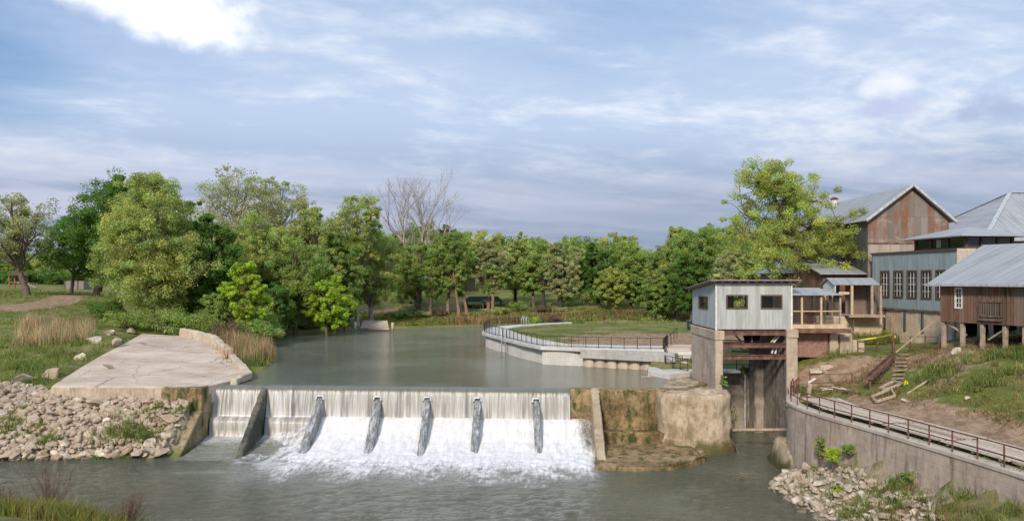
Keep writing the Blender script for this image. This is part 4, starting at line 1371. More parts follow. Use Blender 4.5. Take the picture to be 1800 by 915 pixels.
def wall_strip(name, pts, z0, z1, off, th, mat, root, cell, amp, bot=0.0):
    P = catmull(pts, 5); n = len(P); vs = []
    for i, p in enumerate(P):
        t = (P[min(i + 1, n - 1)] - P[max(i - 1, 0)]); t.z = 0; t.normalize()
        q = Vector((-t.y, t.x, 0))
        if q.x < 0: q = -q
        a = p + q * off; b = p + q * (off + th); c_ = p + q * (off - bot)
        vs += [(c_.x, c_.y, z0), (a.x, a.y, z1), (b.x, b.y, z1), (b.x, b.y, z0)]
    fs = [(i * 4 + k, i * 4 + (k + 1) % 4, (i + 1) * 4 + (k + 1) % 4, (i + 1) * 4 + k) for i in range(n - 1) for k in range(4)]
    fs += [(3, 2, 1, 0), tuple((n - 1) * 4 + k for k in range(4))]
    m = MB(); m.add(vs, fs)
    return worn(m.build(name, mat, root), cell, amp, 0.9, 2, 0.0)


wall_strip('wall', wall_line, -1.2, ZW - 0.16, 0.0, 0.6, M['retain'], rw, 0.3, 0.03, 0.12)
wall_strip('coping', wall_line, ZW - 0.16, ZW, -0.07, 0.8, M['coping'], rw, 0.5, 0.012)
# rough swollen footing at the corner
m = MB(); n = 14; vs = []; fs = []
cxx, cyy = 19.0, 56.2
LV = [(-1.2, 1.35), (0.1, 1.38), (0.5, 1.25), (0.9, 1.18), (1.3, 1.02), (1.6, .9)]
for z, k in LV:
    for j in range(n):
        a = 2 * math.pi * j / n
        vs.append((cxx + 0.75 * k * math.cos(a), cyy + 2.6 * k * math.sin(a), z))
fs = [(i * n + j, i * n + (j + 1) % n, (i + 1) * n + (j + 1) % n, (i + 1) * n + j) for i in range(len(LV) - 1) for j in range(n)] + [tuple((len(LV) - 1) * n + j for j in range(n))]
m.add(vs, fs)
worn(m.build('rough_footing', M['plinth'], rw, True), 0.3, 0.2, 0.8, 5, 0)
rail_pts = [Vector((p.x + 0.22, p.y, ZW)) for p in catmull(wall_line[1:10], 3)]
railing('railing', rail_pts, 'rusty brown two bar railing along the top of the tall retaining wall', None, 1.0, 1.62, 0.055, (1.0, 0.52), 'rustrail', 0.05)

# plank walkway: panels of bleached boards laid on the ground behind the wall
def deck_panel(a, b, w, label, tilt=0.0, z=4.62, turn=0.0):
    a = Vector((a[0], a[1], z)); b = Vector((b[0], b[1], z + tilt))
    d = (b - a).normalized(); q = Vector((-d.y, d.x, 0)).normalized()
    root = empty('plank_panel', a, label, 'plank panel', 'bleached plank panels on the walkway')
    n = int(w / 0.16)
    for k in range(n):
        o1 = q * (k * 0.16 + 0.08) + d * rnd.uniform(-.12, .05); o2 = q * (k * 0.16 + 0.08) + d * rnd.uniform(-.05, .12)
        zz = rnd.uniform(-.008, .012)
        m = MB(); m.bar(a + o1 + Vector((0, 0, .09 + zz)), b + o2 + Vector((0, 0, .09 + zz)), 0.135, 0.04); m.build('plank', M['plank%d' % rnd.randrange(4)], root)
    for s in (0.12, .5, .88):
        p = a.lerp(b, s); m = MB(); m.bar(p + q * .02 + Vector((0, 0, .02)), p + q * (w - .02) + Vector((0, 0, .02)), 0.09, 0.1); m.build('joist', M['oldpine'], root)


for i, c in enumerate(((0.50, 0.40, 0.30), (0.62, 0.52, 0.42), (0.36, 0.27, 0.20), (0.56, 0.48, 0.40))):
    M['plank%d' % i] = plain('bleached_plank', c, 0.85, var=0.22, sc_=6)
deck_panel((19.65, 56.0), (19.45, 51.3), 2.6, 'bleached plank panel at the far end of the walkway nearest the shed')
deck_panel((19.55, 51.0), (20.5, 46.2), 2.9, 'second bleached plank panel from the far end of the walkway', .03)
deck_panel((20.55, 46.0), (21.3, 41.4), 2.9, 'bleached plank panel in the middle of the walkway beside a step in the boards', .02)
deck_panel((21.35, 41.2), (22.0, 36.6), 2.9, 'plank panel of the walkway where it nears the right edge of the view', .02)
deck_panel((22.05, 36.4), (22.5, 31.5), 2.9, 'plank panel of the walkway closest to the viewer', .0)

# ---------------------------------------------------------------- shed over the mill race
SX0, SX1, SY0, SY1, SZ0 = 15.65, 21.55, 63.4, 71.6, 8.88
ZT0, ZT1 = 12.48, 11.85
sh = empty('gate_shed', (18.6, 67.5, SZ0), 'grey sheet metal shed standing high on concrete piers over the mill race', 'shed')
wx = [(1277.5, 1313.5), (1338, 1374)]
wins = [((a - CX) * SY0 / F, (b - CX) * SY0 / F) for a, b in wx]
wz0 = H - (541.5 - HZ) * SY0 / F; wz1 = H - (519 - HZ) * SY0 / F


def wall_with_holes(m, x0, x1, z0, z1, holes, y, th, axis='y', zt=None):
    """panel in the xz plane (axis y) or yz plane (axis x) with rectangular holes; zt = (height at x0, height at x1)"""
    holes = sorted(holes)
    def bx(a, b, c, d, dt=None):
        if b - a < 1e-4: return
        def top(u):
            return d if dt is None else zt[0] + (zt[1] - zt[0]) * (u - x0) / (x1 - x0)
        P = [(a, c), (b, c), (b, top(b)), (a, top(a))]
        if axis == 'y':
            m.prism([(u, y, v) for u, v in P], (0, th, 0))
        else:
            m.prism([(y, u, v) for u, v in P], (th, 0, 0))
    cur = x0
    for a, b, c, d in holes:
        bx(cur, a, z0, z1, zt and 1)
        bx(a, b, z0, c)
        bx(a, b, d, z1, zt and 1)
        cur = b
    bx(cur, x1, z0, z1, zt and 1)


m = MB(); wall_with_holes(m, SX0, SX1, SZ0 - .02, ZT0, [(a, b, wz0, wz1) for a, b in wins], SY0, .06)
tag(m.build('front_wall', M['shedwall'], sh))
lw = (68.6, 70.75, wz0 + .15, wz1 + .1)
lwpx = []
ya = 15.65 * F / (1244.5 - CX); yb = 15.65 * F / (1228.5 - CX)
m = MB(); wall_with_holes(m, SY0, SY1, SZ0, ZT0, [(ya, yb, 10.42, 11.35)], SX0, .06, 'x', (ZT0, ZT1))
m.build('side_wall', M['shedside_shaded'], sh)
m = MB(); wall_with_holes(m, SY0, SY1, SZ0, ZT0, [(66, 68, 10.4, 11.4)], SX1 - .06, .06, 'x', (ZT0, ZT1))
m.build('side_wall', M['shedside_shaded'], sh)
m = MB(); wall_with_holes(m, SX0, SX1, SZ0, ZT1, [(16.6, 18.3, 10.2, 11.3), (19.2, 20.2, 10.2, 11.3)], SY1 - .06, .06)
m.build('back_wall', M['shedwall'], sh)
m = MB(); m.box(SX0, SX1, SY0, SY1, SZ0 - .05, SZ0 + .06); m.build('floor_deck', M['greyboards'], sh)
# roof: single pitch with rafters showing under the front eave
m = MB()
o1, o2, ol, orr = 0.55, 0.55, 0.5, 0.55
def rz_(y): return ZT0 + (ZT1 - ZT0) * (y - SY0) / (SY1 - SY0)
P = [(SX0 - ol, SY0 - o1, rz_(SY0 - o1) + .22), (SX1 + orr, SY0 - o1, rz_(SY0 - o1) + .22), (SX1 + orr, SY1 + o2, rz_(SY1 + o2) + .22), (SX0 - ol, SY1 + o2, rz_(SY1 + o2) + .22)]
m.slab(P, 0.05)
rf = m.build('roof', M['roof_x'], sh)
m = MB(); m.bar((SX0 - ol, SY0 - o1 + .02, rz_(SY0 - o1) + .13), (SX1 + orr, SY0 - o1 + .02, rz_(SY0 - o1) + .13), .04, .09)
m.bar((SX0 - ol + .02, SY0 - o1, rz_(SY0 - o1) + .13), (SX0 - ol + .02, SY1 + o2, rz_(SY1 + o2) + .13), .04, .09)
m.build('fascia', M['trim'], rf)
for k in range(11):
    x = SX0 - .2 + k * (SX1 - SX0 + .55) / 10
    m = MB(); m.bar((x, SY0 - o1 + .06, rz_(SY0 - o1) + .085), (x, SY1 + o2 - .06, rz_(SY1 + o2) + .085), .06, .13)
    m.build('rafter', M['oldpine'], rf)
for a, b in ((SX0, SX0), (SX1 - .1, SX1 - .1)):
    m = MB(); m.box(a - .02, a + .10, SY0 - .03, SY0 + .05, SZ0, ZT0); m.build('corner_trim', M['white'], sh)


def window(parent, a, b, z0, z1, y, axis='y', grid=(6, 4), frame=.09, mat='trim', bar='trim', glass=True, face=-1, mesh=False, dep=.09):
    """framed opening: frame on the wall face, crossing bars, glass set back"""
    fr = MB()
    def bx(m, u0, u1, v0, v1, d0, d1):
        if axis == 'y': m.box(u0, u1, y + d0, y + d1, v0, v1)
        else: m.box(y + d0, y + d1, u0, u1, v0, v1)
    s = face
    lo, hi = (min(s * .04, -s * .08), max(s * .04, -s * .08))
    bx(fr, a - frame * .4, b + frame * .4, z1 - frame * .5, z1 + frame * .5, lo, hi)
    bx(fr, a - frame * .4, b + frame * .4, z0 - frame * .5, z0 + frame * .5, lo * 1.5, hi)
    bx(fr, a - frame * .5, a + frame * .5, z0 + frame * .5, z1 - frame * .5, lo, hi)
    bx(fr, b - frame * .5, b + frame * .5, z0 + frame * .5, z1 - frame * .5, lo, hi)
    f = fr.build('window', M[mat], parent)
    bm_ = MB(); t = .02 if mesh else .035
    for k in range(1, grid[0]):
        u = a + (b - a) * k / grid[0]
        bx(bm_, u - t / 2, u + t / 2, z0 + frame * .5, z1 - frame * .5, min(-s * .0, -s * .03), max(-s * .0, -s * .03))
    for k in range(1, grid[1]):
        v = z0 + (z1 - z0) * k / grid[1]
        tt = t * (1.6 if (not mesh and grid[1] == 4 and k == 2) else 1)
        bx(bm_, a + frame * .5, b - frame * .5, v - tt / 2, v + tt / 2, min(-s * .005, -s * .035), max(-s * .005, -s * .035))
    bm_.build('mesh_bars' if mesh else 'glazing_bars', M[bar], f)
    if glass:
        g = MB(); bx(g, a + frame * .5, b - frame * .5, z0 + frame * .5, z1 - frame * .5, min(-s * .05, -s * .06), max(-s * .05, -s * .06))
        g.build('pane', M['glass'], f)
    return f


for a, b in wins:
    window(sh, a, b, wz0, wz1, SY0, 'y', (9, 6), .11, mesh=True, glass=False, bar='iron')
window(sh, ya, yb, 10.42, 11.35, SX0, 'x', (9, 6), .11, mesh=True, glass=False, bar='iron')

# piers
pe = empty('pier', (15.9, 67, 4.3), 'tan concrete pier under the left side of the shed beside the landing', 'pier', 'concrete piers of the mill race')
m = MB(); m.box(15.62, 16.2, 63.25, 71.7, 3.9, 8.86)
worn(m.build('shaft', M['pier'], pe), 0.35, 0.05, 1.0, 1, 0.06)
m = MB(); m.box(15.55, 16.3, 63.15, 71.8, 8.1, 8.83); worn(m.build('cap', M['pier'], pe), 0.35, 0.03, 1.0, 5, 0.05)
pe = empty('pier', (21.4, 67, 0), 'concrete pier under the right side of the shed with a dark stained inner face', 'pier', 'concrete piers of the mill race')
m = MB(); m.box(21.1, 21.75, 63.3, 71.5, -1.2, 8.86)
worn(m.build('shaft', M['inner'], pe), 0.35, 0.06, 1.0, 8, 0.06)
m = MB(); m.box(21.0, 21.85, 63.05, 63.33, 3.0, 8.86); worn(m.build('front_face', M['pier'], pe), 0.3, 0.03, 1.0, 9, 0.04)
m = MB(); m.box(21.0, 21.9, 62.98, 64.2, 8.3, 8.95); worn(m.build('cap', M['pier'], pe), 0.3, 0.03, 1.0, 5, 0.05)

# rusty beams and what is left of the gate gear between the piers
for i, (z0, z1, yy) in enumerate(((8.48, 8.86, 63.35), (7.52, 7.86, 63.5), (6.62, 6.98, 63.5))):
    lab = ('topmost rusty steel beam right under the grey shed', 'middle rusty steel beam between the piers', 'lowest rusty steel beam between the piers')[i]
    m = MB()
    m.box(16.2, 21.1, yy, yy + .06, z0 + .05, z1 - .05); m.box(16.2, 21.1, yy - .1, yy + .14, z0, z0 + .05); m.box(16.2, 21.1, yy - .1, yy + .14, z1 - .05, z1)
    tag(m.build('steel_beam', M['rust'], None, origin=(18.6, yy, z0)), lab, 'beam', 'rusty beams between the piers')
gg = empty('gate_gear', (18.6, 65, 7), 'tangle of rusty struts and pale boards between the beams under the shed', 'gate gear')
for a, b, w, mt in (((17.4, 64.2, 8.4), (18.2, 64.2, 7.6), .11, 'rust'), ((18.2, 64.3, 7.5), (18.9, 64.3, 7.0), .1, 'rust'), ((18.6, 64.0, 7.9), (18.6, 64.0, 8.5), .12, 'rust'), ((20.05, 63.9, 7.9), (20.5, 63.9, 8.45), .1, 'pine'), ((20.25, 63.9, 7.9), (20.7, 63.9, 8.4), .12, 'white'), ((20.1, 63.85, 7.05), (20.25, 63.85, 7.6), .11, 'white'), ((20.35, 63.85, 7.02), (20.5, 63.85, 7.55), .12, 'white'), ((17.2, 64.6, 7.15), (20.8, 64.6, 7.0), .1, 'rust'), ((16.3, 65.0, 8.0), (19.6, 64.6, 7.9), .09, 'rust'), ((18.5, 64.2, 7.1), (17.6, 64.2, 7.5), .08, 'rust'), ((19.3, 64.4, 7.45), (20.2, 64.4, 7.1), .1, 'rust'), ((16.25, 70.9, 7.3), (21.0, 70.9, 7.3), .18, 'rust')):
    m = MB(); m.bar(a, b, w); m.build('strut', M[mt], gg)
m = MB(); m.tube([(19.4, 66.8, 8.5), (19.4, 66.8, 7.6)], [.75, .55], 12); m.build('hopper', M['dark'], gg, True)
# back wall of the race with a doorway, catwalk above it
bw = empty('race_back_wall', (18.6, 71, 0), 'dark stained concrete wall at the back of the mill race', 'wall')
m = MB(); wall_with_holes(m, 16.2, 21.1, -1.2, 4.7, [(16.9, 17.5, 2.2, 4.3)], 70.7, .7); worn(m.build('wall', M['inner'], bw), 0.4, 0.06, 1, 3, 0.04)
m = MB(); m.box(16.9, 17.5, 71.3, 71.39, 2.2, 4.3); m.build('recess_shade_panel', M['dark'], bw)  # near-black panel closing the doorway; its shade is put into the colour
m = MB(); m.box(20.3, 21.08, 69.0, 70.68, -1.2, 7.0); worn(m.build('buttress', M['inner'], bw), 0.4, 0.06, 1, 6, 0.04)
cw_ = empty('catwalk', (17.5, 69.5, 5.0), 'small grey steel catwalk behind the beams under the shed', 'catwalk')
m = MB(); m.box(16.3, 19.0, 68.6, 69.9, 5.0, 5.18); m.build('floor_plate', M['steel'], cw_)
railing('railing', [Vector((16.3, 68.65, 5.18)), Vector((19.0, 68.65, 5.18)), Vector((21.0, 69.2, 5.0))], 'thin dark railing of the steel catwalk under the shed', None, 1.05, 1.35, .05, (1.0, .5), 'iron', .04)
m = MB(); m.tube([(16.6, 62.6, 1.35), (21.1, 61.9, 1.5)], .13, 8)
tag(m.build('pipe', M['oldpine'], None, True, origin=(18.8, 62.3, 1.4)), 'pale horizontal pole spanning the mill race just above the water', 'pole')
m = MB(); m.box(19.6, 19.74, 69.6, 69.75, -.8, 4.7)
tag(m.build('water_gauge', M['steel'], None, origin=(19.6, 69.7, 0)), 'thin pale upright pipe on the back wall of the mill race', 'pipe')
# ---------------------------------------------------------------- covered walk beside the shed
wk = empty('covered_walkway', (23.6, 66, 8.7), 'open timber walkway with sheet roof and wire mesh beside the grey shed', 'walkway')
m = MB(); m.box(21.62, 25.75, 64.0, 68.4, 9.0, 9.2); m.build('floor_deck', M['pine'], wk)
m = MB(); m.box(21.6, 25.9, 63.9, 63.98, 8.96, 9.28); m.build('edge_board', M['pine'], wk)
for y in (63.95, 68.1):
    m = MB(); m.box(21.87, 26.3, y, y + .2, 8.62, 8.94); m.build('steel_joist', M['rust'], wk)
for i, (x, y, mt, zt) in enumerate(((22.5, 64.05, 'pine', 11.6), (24.0, 64.05, 'pine', 11.6), (25.5, 64.1, 'oldpine', 11.65), (21.75, 64.1, 'oldpine', 11.6), (22.9, 68.2, 'oldpine', 11.8), (24.8, 68.2, 'oldpine', 11.8), (25.65, 67.6, 'pine', 11.7), (25.6, 66.0, 'pine', 11.7))):
    m = MB(); m.box(x - .07, x + .07, y - .06, y + .08, 9.2, zt); m.build('post', M[mt], wk)
m = MB(); m.bar((21.6, 64.1, 10.3), (25.6, 64.1, 10.3), .05, .08); m.bar((25.4, 64.1, 11.7), (26.2, 64.1, 11.7), .12, .2); m.build('timber_rail', M['pine'], wk)
m = MB()
P = [(21.6, 63.7, 11.58), (25.55, 63.7, 11.58), (24.6, 66.2, 12.1), (21.6, 66.2, 12.1)]
m.slab(P, .04); m.slab([(21.6, 66.2, 12.1), (24.6, 66.2, 12.1), (25.4, 68.7, 11.6), (21.6, 68.7, 11.6)], .04); m.slab([(25.55, 63.7, 11.58), (25.4, 68.7, 11.6), (24.6, 66.2, 12.1)], .04)
m.build('roof', M['roof_x'], wk)
m = MB()
for k in range(34):
    x = 21.8 + k * .11; m.box(x - .008, x + .008, 64.1, 64.115, 9.3, 11.55)
for k in range(20):
    z = 9.35 + k * .11; m.box(21.7, 25.5, 64.118, 64.13, z - .008, z + .008)
m.build('wire_mesh', M['iron'], wk)
pm = empty('old_pump', (24.0, 66.4, 9.2), 'small rusty red pump standing on the covered walkway floor', 'pump')
m = MB(); m.tube([(24.0, 66.4, 9.2), (24.0, 66.4, 9.35), (24.0, 66.4, 9.36), (24.0, 66.4, 9.9), (24.0, 66.4, 10.1), (24, 66.4, 10.3)], [.25, .25, .1, .14, .24, .1], 10); m.build('pump_body', M['redcap'], pm, True)
m = MB(); m.tube([(23.65, 66.4, 10.02), (24.35, 66.4, 10.02)], .11, 8); m.build('pump_flange', M['redcap'], pm, True)
for k in range(5):
    m = MB(); m.box(24.5 - .03 * k, 25.4 - .02 * k, 65.0, 65.5, 9.2 + k * .13, 9.29 + k * .13)
    tag(m.build('spare_plank', M['oldpine'], None, origin=(25, 65.2, 9.2 + k * .13)), ('lowest', 'second', 'middle', 'fourth', 'topmost')[k] + ' grey plank of the stack on the covered walkway', 'plank', 'stack of planks on the walkway')

bk = empty('brick_support', (24, 66, 7.2), 'low red brick wall under the covered walkway', 'brick wall')
m = MB(); m.box(22.3, 24.95, 65.2, 65.7, 6.6, 8.6); worn(m.build('brickwork', M['brick'], bk), 0.3, 0.06, 1.3, 1, .03)
for i, (x0, x1, z1, lab) in enumerate(((25.1, 25.75, 8.55, 'narrow concrete block beside the brick wall under the walkway'), (25.95, 26.95, 8.45, 'broad concrete block under the end of the walkway'), (27.0, 27.9, 7.95, 'low concrete block right of the walkway supports'))):
    m = MB(); m.box(x0, x1, 65.1 + i * .1, 66.2, 6.4, z1)
    tag(worn(m.build('support_block', M['pier'], None, origin=(x0, 65.6, 6.8)), 0.25, 0.07, 1, i, .06), lab, 'concrete block', 'blocks under the walkway')

# ---------------------------------------------------------------- mill with the row of windows
TH = math.atan2(1.5, 12.5)
ml = empty('mill_building', (34.9, 80, 10.06), 'pale blue sheet metal mill with a row of tall windows on a plastered foundation', 'mill', rz=TH)
MX = 34.9


def s_at(px, x0=34.9, y0=80.0, th=TH, off=0.0):
    k = (px - CX) / F
    ox = x0 + off * math.cos(th); oy = y0 + off * math.sin(th)
    return (k * oy - ox) / (math.sin(th) + k * math.cos(th))


mw = []
for a, b in ((1548.3, 1563.3), (1571.3, 1587), (1595, 1611.3), (1620, 1637), (1645.5, 1663)):
    sa, sb = s_at(a), s_at(b); mw.append((80 - sb, 80 - sa, 11.12, 13.5))
m = MB(); wall_with_holes(m, 80 - 12.59, 80, 10.06, 15.15, mw, MX, .15, 'x'); m.build('river_wall', M['bluewall'], ml)
m = MB(); m.box(MX, MX + 14, 80 - .15, 80, 10.06, 15.1); m.box(MX + .15, MX + 14, 67.41, 67.55, 10.06, 15.1); m.box(MX + 13.85, MX + 14, 67.6, 79.8, 10, 15.1); m.build('end_walls', M['bluewall'], ml)
m = MB(); m.box(MX - .04, MX + 1.6, 67.3, 67.405, 14.0, 15.3); m.box(MX + .8, MX + 1.9, 67.25, 67.3, 13.2, 15.1); m.build('parapet', M['whitebrick'], ml)
m = MB(); m.box(MX - .05, MX + 14.05, 67.35, 80.05, 15.16, 15.26); m.build('flat_roof', M['capconc'], ml)
m = MB(); m.box(MX - .12, MX - .052, 67.3, 80.05, 15.12, 15.30); m.build('gutter', M['trim'], ml)
m = MB(); m.box(MX - .06, MX + .1, 67.3, 80.0, 9.93, 10.12); worn(m.build('sill_beam', M['greyboards'], ml), .4, .05, 1, 2, .02)
for a, b, c, d in mw:
    w = window(ml, a, b, c, d, MX, 'x', (3, 4), .17, bar='white')
m = MB(); m.box(MX + .12, MX + .7, 67.6, 80.4, 5.6, 9.95); fd = worn(m.build('foundation', M['fdn'], ml), 0.35, 0.08, .9, 3, 0)
for s in (s_at(1554) , s_at(1589), s_at(1620)):
    m = MB(); m.box(MX + .02, MX + .13, 80 - s - .13, 80 - s + .13, 8.1, 9.93); m.build('tie_plate', M['darkwall'], ml)
# cupola with its low hipped roof
cu = empty('roof_lantern', (MX + 3, 71, 15.3), 'low windowed lantern with a hipped sheet roof on top of the blue mill', 'roof lantern')
cu.parent = ml; cu.location = (3.0, -9.0, 5.2)
del cu['category']; del cu['label']
cu.name = 'lantern'
class _Fake: pass
CX0, CX1, CY0, CY1, CZ0, CZ1 = MX + 1.0, MX + 5.4, 67.75, 74.7, 15.27, 16.35
def cbuild(m, nm, mt, par):
    # local frame of the mill: subtract the mill's origin and the lantern's offset
    me_off = Vector((MX + 3.0, 71.0, 15.26))
    me = bpy.data.meshes.new(nm); me.from_pydata([(v[0] - me_off.x, v[1] - me_off.y, v[2] - me_off.z) for v in m.v], [], m.f); me.materials.append(M[mt])
    o = bpy.data.objects.new(nm, me); C.objects.link(o); o.parent = par; return o
m = MB(); m.box(CX0 + .1, CX1 - .1, CY0 + .1, CY1 - .1, CZ0, CZ1); cbuild(m, 'dark_glazing', 'glass', cu)
m = MB()
for k in range(4):
    y = CY0 + (CY1 - CY0) * k / 3; y = min(max(y, CY0 + .1), CY1 - .1); m.box(CX0 - .02, CX0 + .12, y - .1, y + .1, CZ0 + .2, CZ1 - .12)
for k in range(4):
    x = CX0 + (CX1 - CX0) * k / 3; x = min(max(x, CX0 + .14), CX1 - .14); m.box(x - .1, x + .1, CY0 - .02, CY0 + .12, CZ0 + .2, CZ1 - .12)
m.box(CX0 - .04, CX1 + .04, CY0 - .04, CY1 + .04, CZ0, CZ0 + .2); m.box(CX0 - .04, CX1 + .04, CY0 - .04, CY1 + .04, CZ1 - .12, CZ1)
cbuild(m, 'timber_frame', 'trim', cu)
m = MB(); m.box(CX0 + .05, CX0 + .09, 71.0, 71.6, 15.5, 16.2); cbuild(m, 'white_sash', 'capconc', cu)
e = 1.0; zc = 16.36
A = [(CX0 - e, CY0 - e, zc), (CX1 + e, CY0 - e, zc), (CX1 + e, CY1 + e, zc), (CX0 - e, CY1 + e, zc)]
R1 = ((CX0 + CX1) / 2, CY0 + 2.6, 17.25); R2 = ((CX0 + CX1) / 2, CY1 - 2.6, 17.25)
m = MB(); vs = A + [R1, R2] + [(x, y, z - .07) for x, y, z in A]
m.add(vs, [(0, 1, 4), (1, 2, 5, 4), (2, 3, 5), (3, 0, 4, 5), (9, 8, 7, 6), (0, 6, 7, 1), (1, 7, 8, 2), (2, 8, 9, 3), (3, 9, 6, 0)]); cbuild(m, 'hipped_roof', 'roof_y', cu)

# bigger roofs behind, to the right
def hip(name, label, x0, x1, y0, y1, ze, rx0, rx1, ry, zr, zb, mat, wmat, cat='building'):
    r = empty(name, ((x0 + x1) / 2, (y0 + y1) / 2, zb), label, cat)
    A = [(x0, y0, ze), (x1, y0, ze), (x1, y1, ze), (x0, y1, ze)]
    m = MB(); m.add(A + [(rx0, ry, zr), (rx1, ry, zr)] + [(x, y, z - .1) for x, y, z in A], [(0, 1, 5, 4), (1, 2, 5), (2, 3, 4, 5), (3, 0, 4), (9, 8, 7, 6), (0, 6, 7, 1), (1, 7, 8, 2), (2, 8, 9, 3), (3, 9, 6, 0)])
    m.build('roof', M[mat], r)
    m = MB()
    for a, b in (((x0, y0, ze), (rx0, ry, zr)), ((x0, y1, ze), (rx0, ry, zr)), ((rx0, ry, zr), (rx1, ry, zr))):
        m.bar(Vector(a) + Vector((0, 0, .04)), Vector(b) + Vector((0, 0, .04)), .4, .06)
    m.build('ridge_flashing', M['steel'], r)
    m = MB(); m.box(x0 + .6, x1 - .6, y0 + .6, y1 - .6, zb, ze - .1); m.build('walls', M[wmat], r)
    return r


hip('gin_building', 'big building with a tall grey hipped sheet roof behind the mill, at the right edge', 43.5, 72, 76, 96, 16.4, 51.0, 64, 84.5, 21.6, 8.5, 'roof_x', 'darkwall')
hip('annex_building', 'lower building with a grey hipped roof in front of the tall hipped roof', 50.4, 66, 60.5, 74.5, 15.6, 52.5, 62, 69, 17.9, 8.5, 'roof_x', 'darkwall')

# ---------------------------------------------------------------- tall barn with the rusty gable
bn = empty('barn', (39, 91, 8), 'tall barn with a rust streaked sheet metal gable and grey roof behind the mill', 'barn')
bx0, bx1, by0, by1, be, bp, bxm = 35.05, 43.0, 81.2, 102, 18.75, 21.95, 39.27
m = MB(); m.prism([(bx0, by0, 8), (bx1, by0, 8), (bx1, by0, be - .1), (bxm, by0, bp - .25), (bx0, by0, be - .1)], (0, .15, 0)); m.build('gable_wall', M['rustgable'], bn)
m = MB(); m.box(bx0 - .02, bx1 + .02, by0 - .06, by0 - .002, 16.2, 16.38); m.build('rust_band', M['rust'], bn)
m = MB(); m.box(bx0 - .03, bx1 + .02, by0 - .03, by0 - .003, 15.0, 16.18); m.build('lower_band', M['greyband'], bn)
m = MB(); m.box(bx0, bx0 + .15, by0 + .155, by1, 8, be - .12); m.box(bx1 - .15, bx1, by0 + .155, by1, 8, be - .12); m.prism([(bx0 + .155, by1 - .15, 8), (bx1 - .155, by1 - .15, 8), (bx1 - .155, by1 - .15, be - .2), (bxm, by1 - .15, bp - .3), (bx0 + .155, by1 - .15, be - .2)], (0, .14, 0)); m.build('side_walls', M['darkwall'], bn)
sl_ = (bp - be) / (bxm - bx0)
m = MB()
for s, xe in ((-1, bx0 - .35), (1, bx1 + .45)):
    ze = bp - abs(xe - bxm) * (sl_ if s < 0 else (bp - be) / (bx1 - bxm))
    m.prism([(xe, by0 - .5, ze), (bxm, by0 - .5, bp), (bxm, by0 - .5, bp + .07), (xe, by0 - .5, ze + .07)], (0, by1 - by0 + 1, 0))
br = m.build('roof', M['roof_y'], bn)
m = MB()
for s, xe in ((-1, bx0 - .4), (1, bx1 + .5)):
    ze = bp - abs(xe - bxm) * (sl_ if s < 0 else (bp - be) / (bx1 - bxm))
    m.bar((xe, by0 - .53, ze - .06), (bxm, by0 - .53, bp - .06), .05, .2)
m.build('bargeboard', M['rust'], br)
m = MB()
for s, xe in ((-1, bx0 - .4), (1, bx1 + .5)):
    ze = bp - abs(xe - bxm) * (sl_ if s < 0 else (bp - be) / (bx1 - bxm))
    m.bar((xe, by0 - .56, ze + .06), (bxm, by0 - .56, bp + .06), .14, .22)
m.build('verge_trim', M['steel'], br)
vt = empty('roof_vent', (38.5, 99.3, bp - .6), 'white roof vent with a red cap on the barn ridge')
vt.parent = bn; vt.location = (38.35 - 39, 98.2 - 91, bp - .6 - 8); del vt['label']
m = MB(); m.tube([(0, 0, -.2), (0, 0, .9)], .34, 12); o = bpy.data.objects.new('vent_pipe', None)
def loc_build(m, nm, mt, par, smooth=True):
    me = bpy.data.meshes.new(nm); me.from_pydata(m.v, [], m.f); me.materials.append(M[mt])
    if smooth: me.polygons.foreach_set('use_smooth', [True] * len(me.polygons))
    o = bpy.data.objects.new(nm, me); C.objects.link(o); o.parent = par; return o
bpy.data.objects.remove(o)
loc_build(m, 'vent_pipe', 'white', vt)
m = MB(); m.tube([(0, 0, .9), (0, 0, .94), (0, 0, 1.12), (0, 0, 1.2)], [.52, .52, .3, .1], 12); loc_build(m, 'vent_cap', 'redcap', vt)

# ---------------------------------------------------------------- low sheds between walkway and mill
r = empty('low_shed', (33, 86, 8), 'low brown board shed with a grey sheet roof between the pecan trunk and the mill', 'shed')
m = MB(); m.prism([(30.4, 81.3, 13.25), (30.4, 90.3, 15.35), (30.4, 90.3, 15.43), (30.4, 81.3, 13.33)], (4.6, 0, 0)); m.build('roof', M['roof_x'], r)
m = MB(); m.box(30.8, 34.9, 81.9, 82.1, 7, 13.2); m.build('front_wall', M['brownboards'], r)
m = MB(); m.prism([(30.8, 82.15, 7), (30.8, 90.2, 7), (30.8, 90.2, 15.1), (30.8, 82.15, 13.2)], (.15, 0, 0)); m.build('side_wall', M['brownside'], r)
r = hip('grey_shed', 'small dark grey shed with a hipped sheet roof behind the pecan trunk', 28.6, 34.8, 91, 97.5, 13.5, 31.2, 32.3, 94.2, 15.3, 8, 'roof_x', 'greyshed', 'shed')
window(r, 30.3, 31.0, 11.2, 13.0, 91.6, 'y', (3, 4), .1, bar='white')
window(r, 32.0, 32.7, 11.2, 13.0, 91.6, 'y', (3, 4), .1, bar='white')

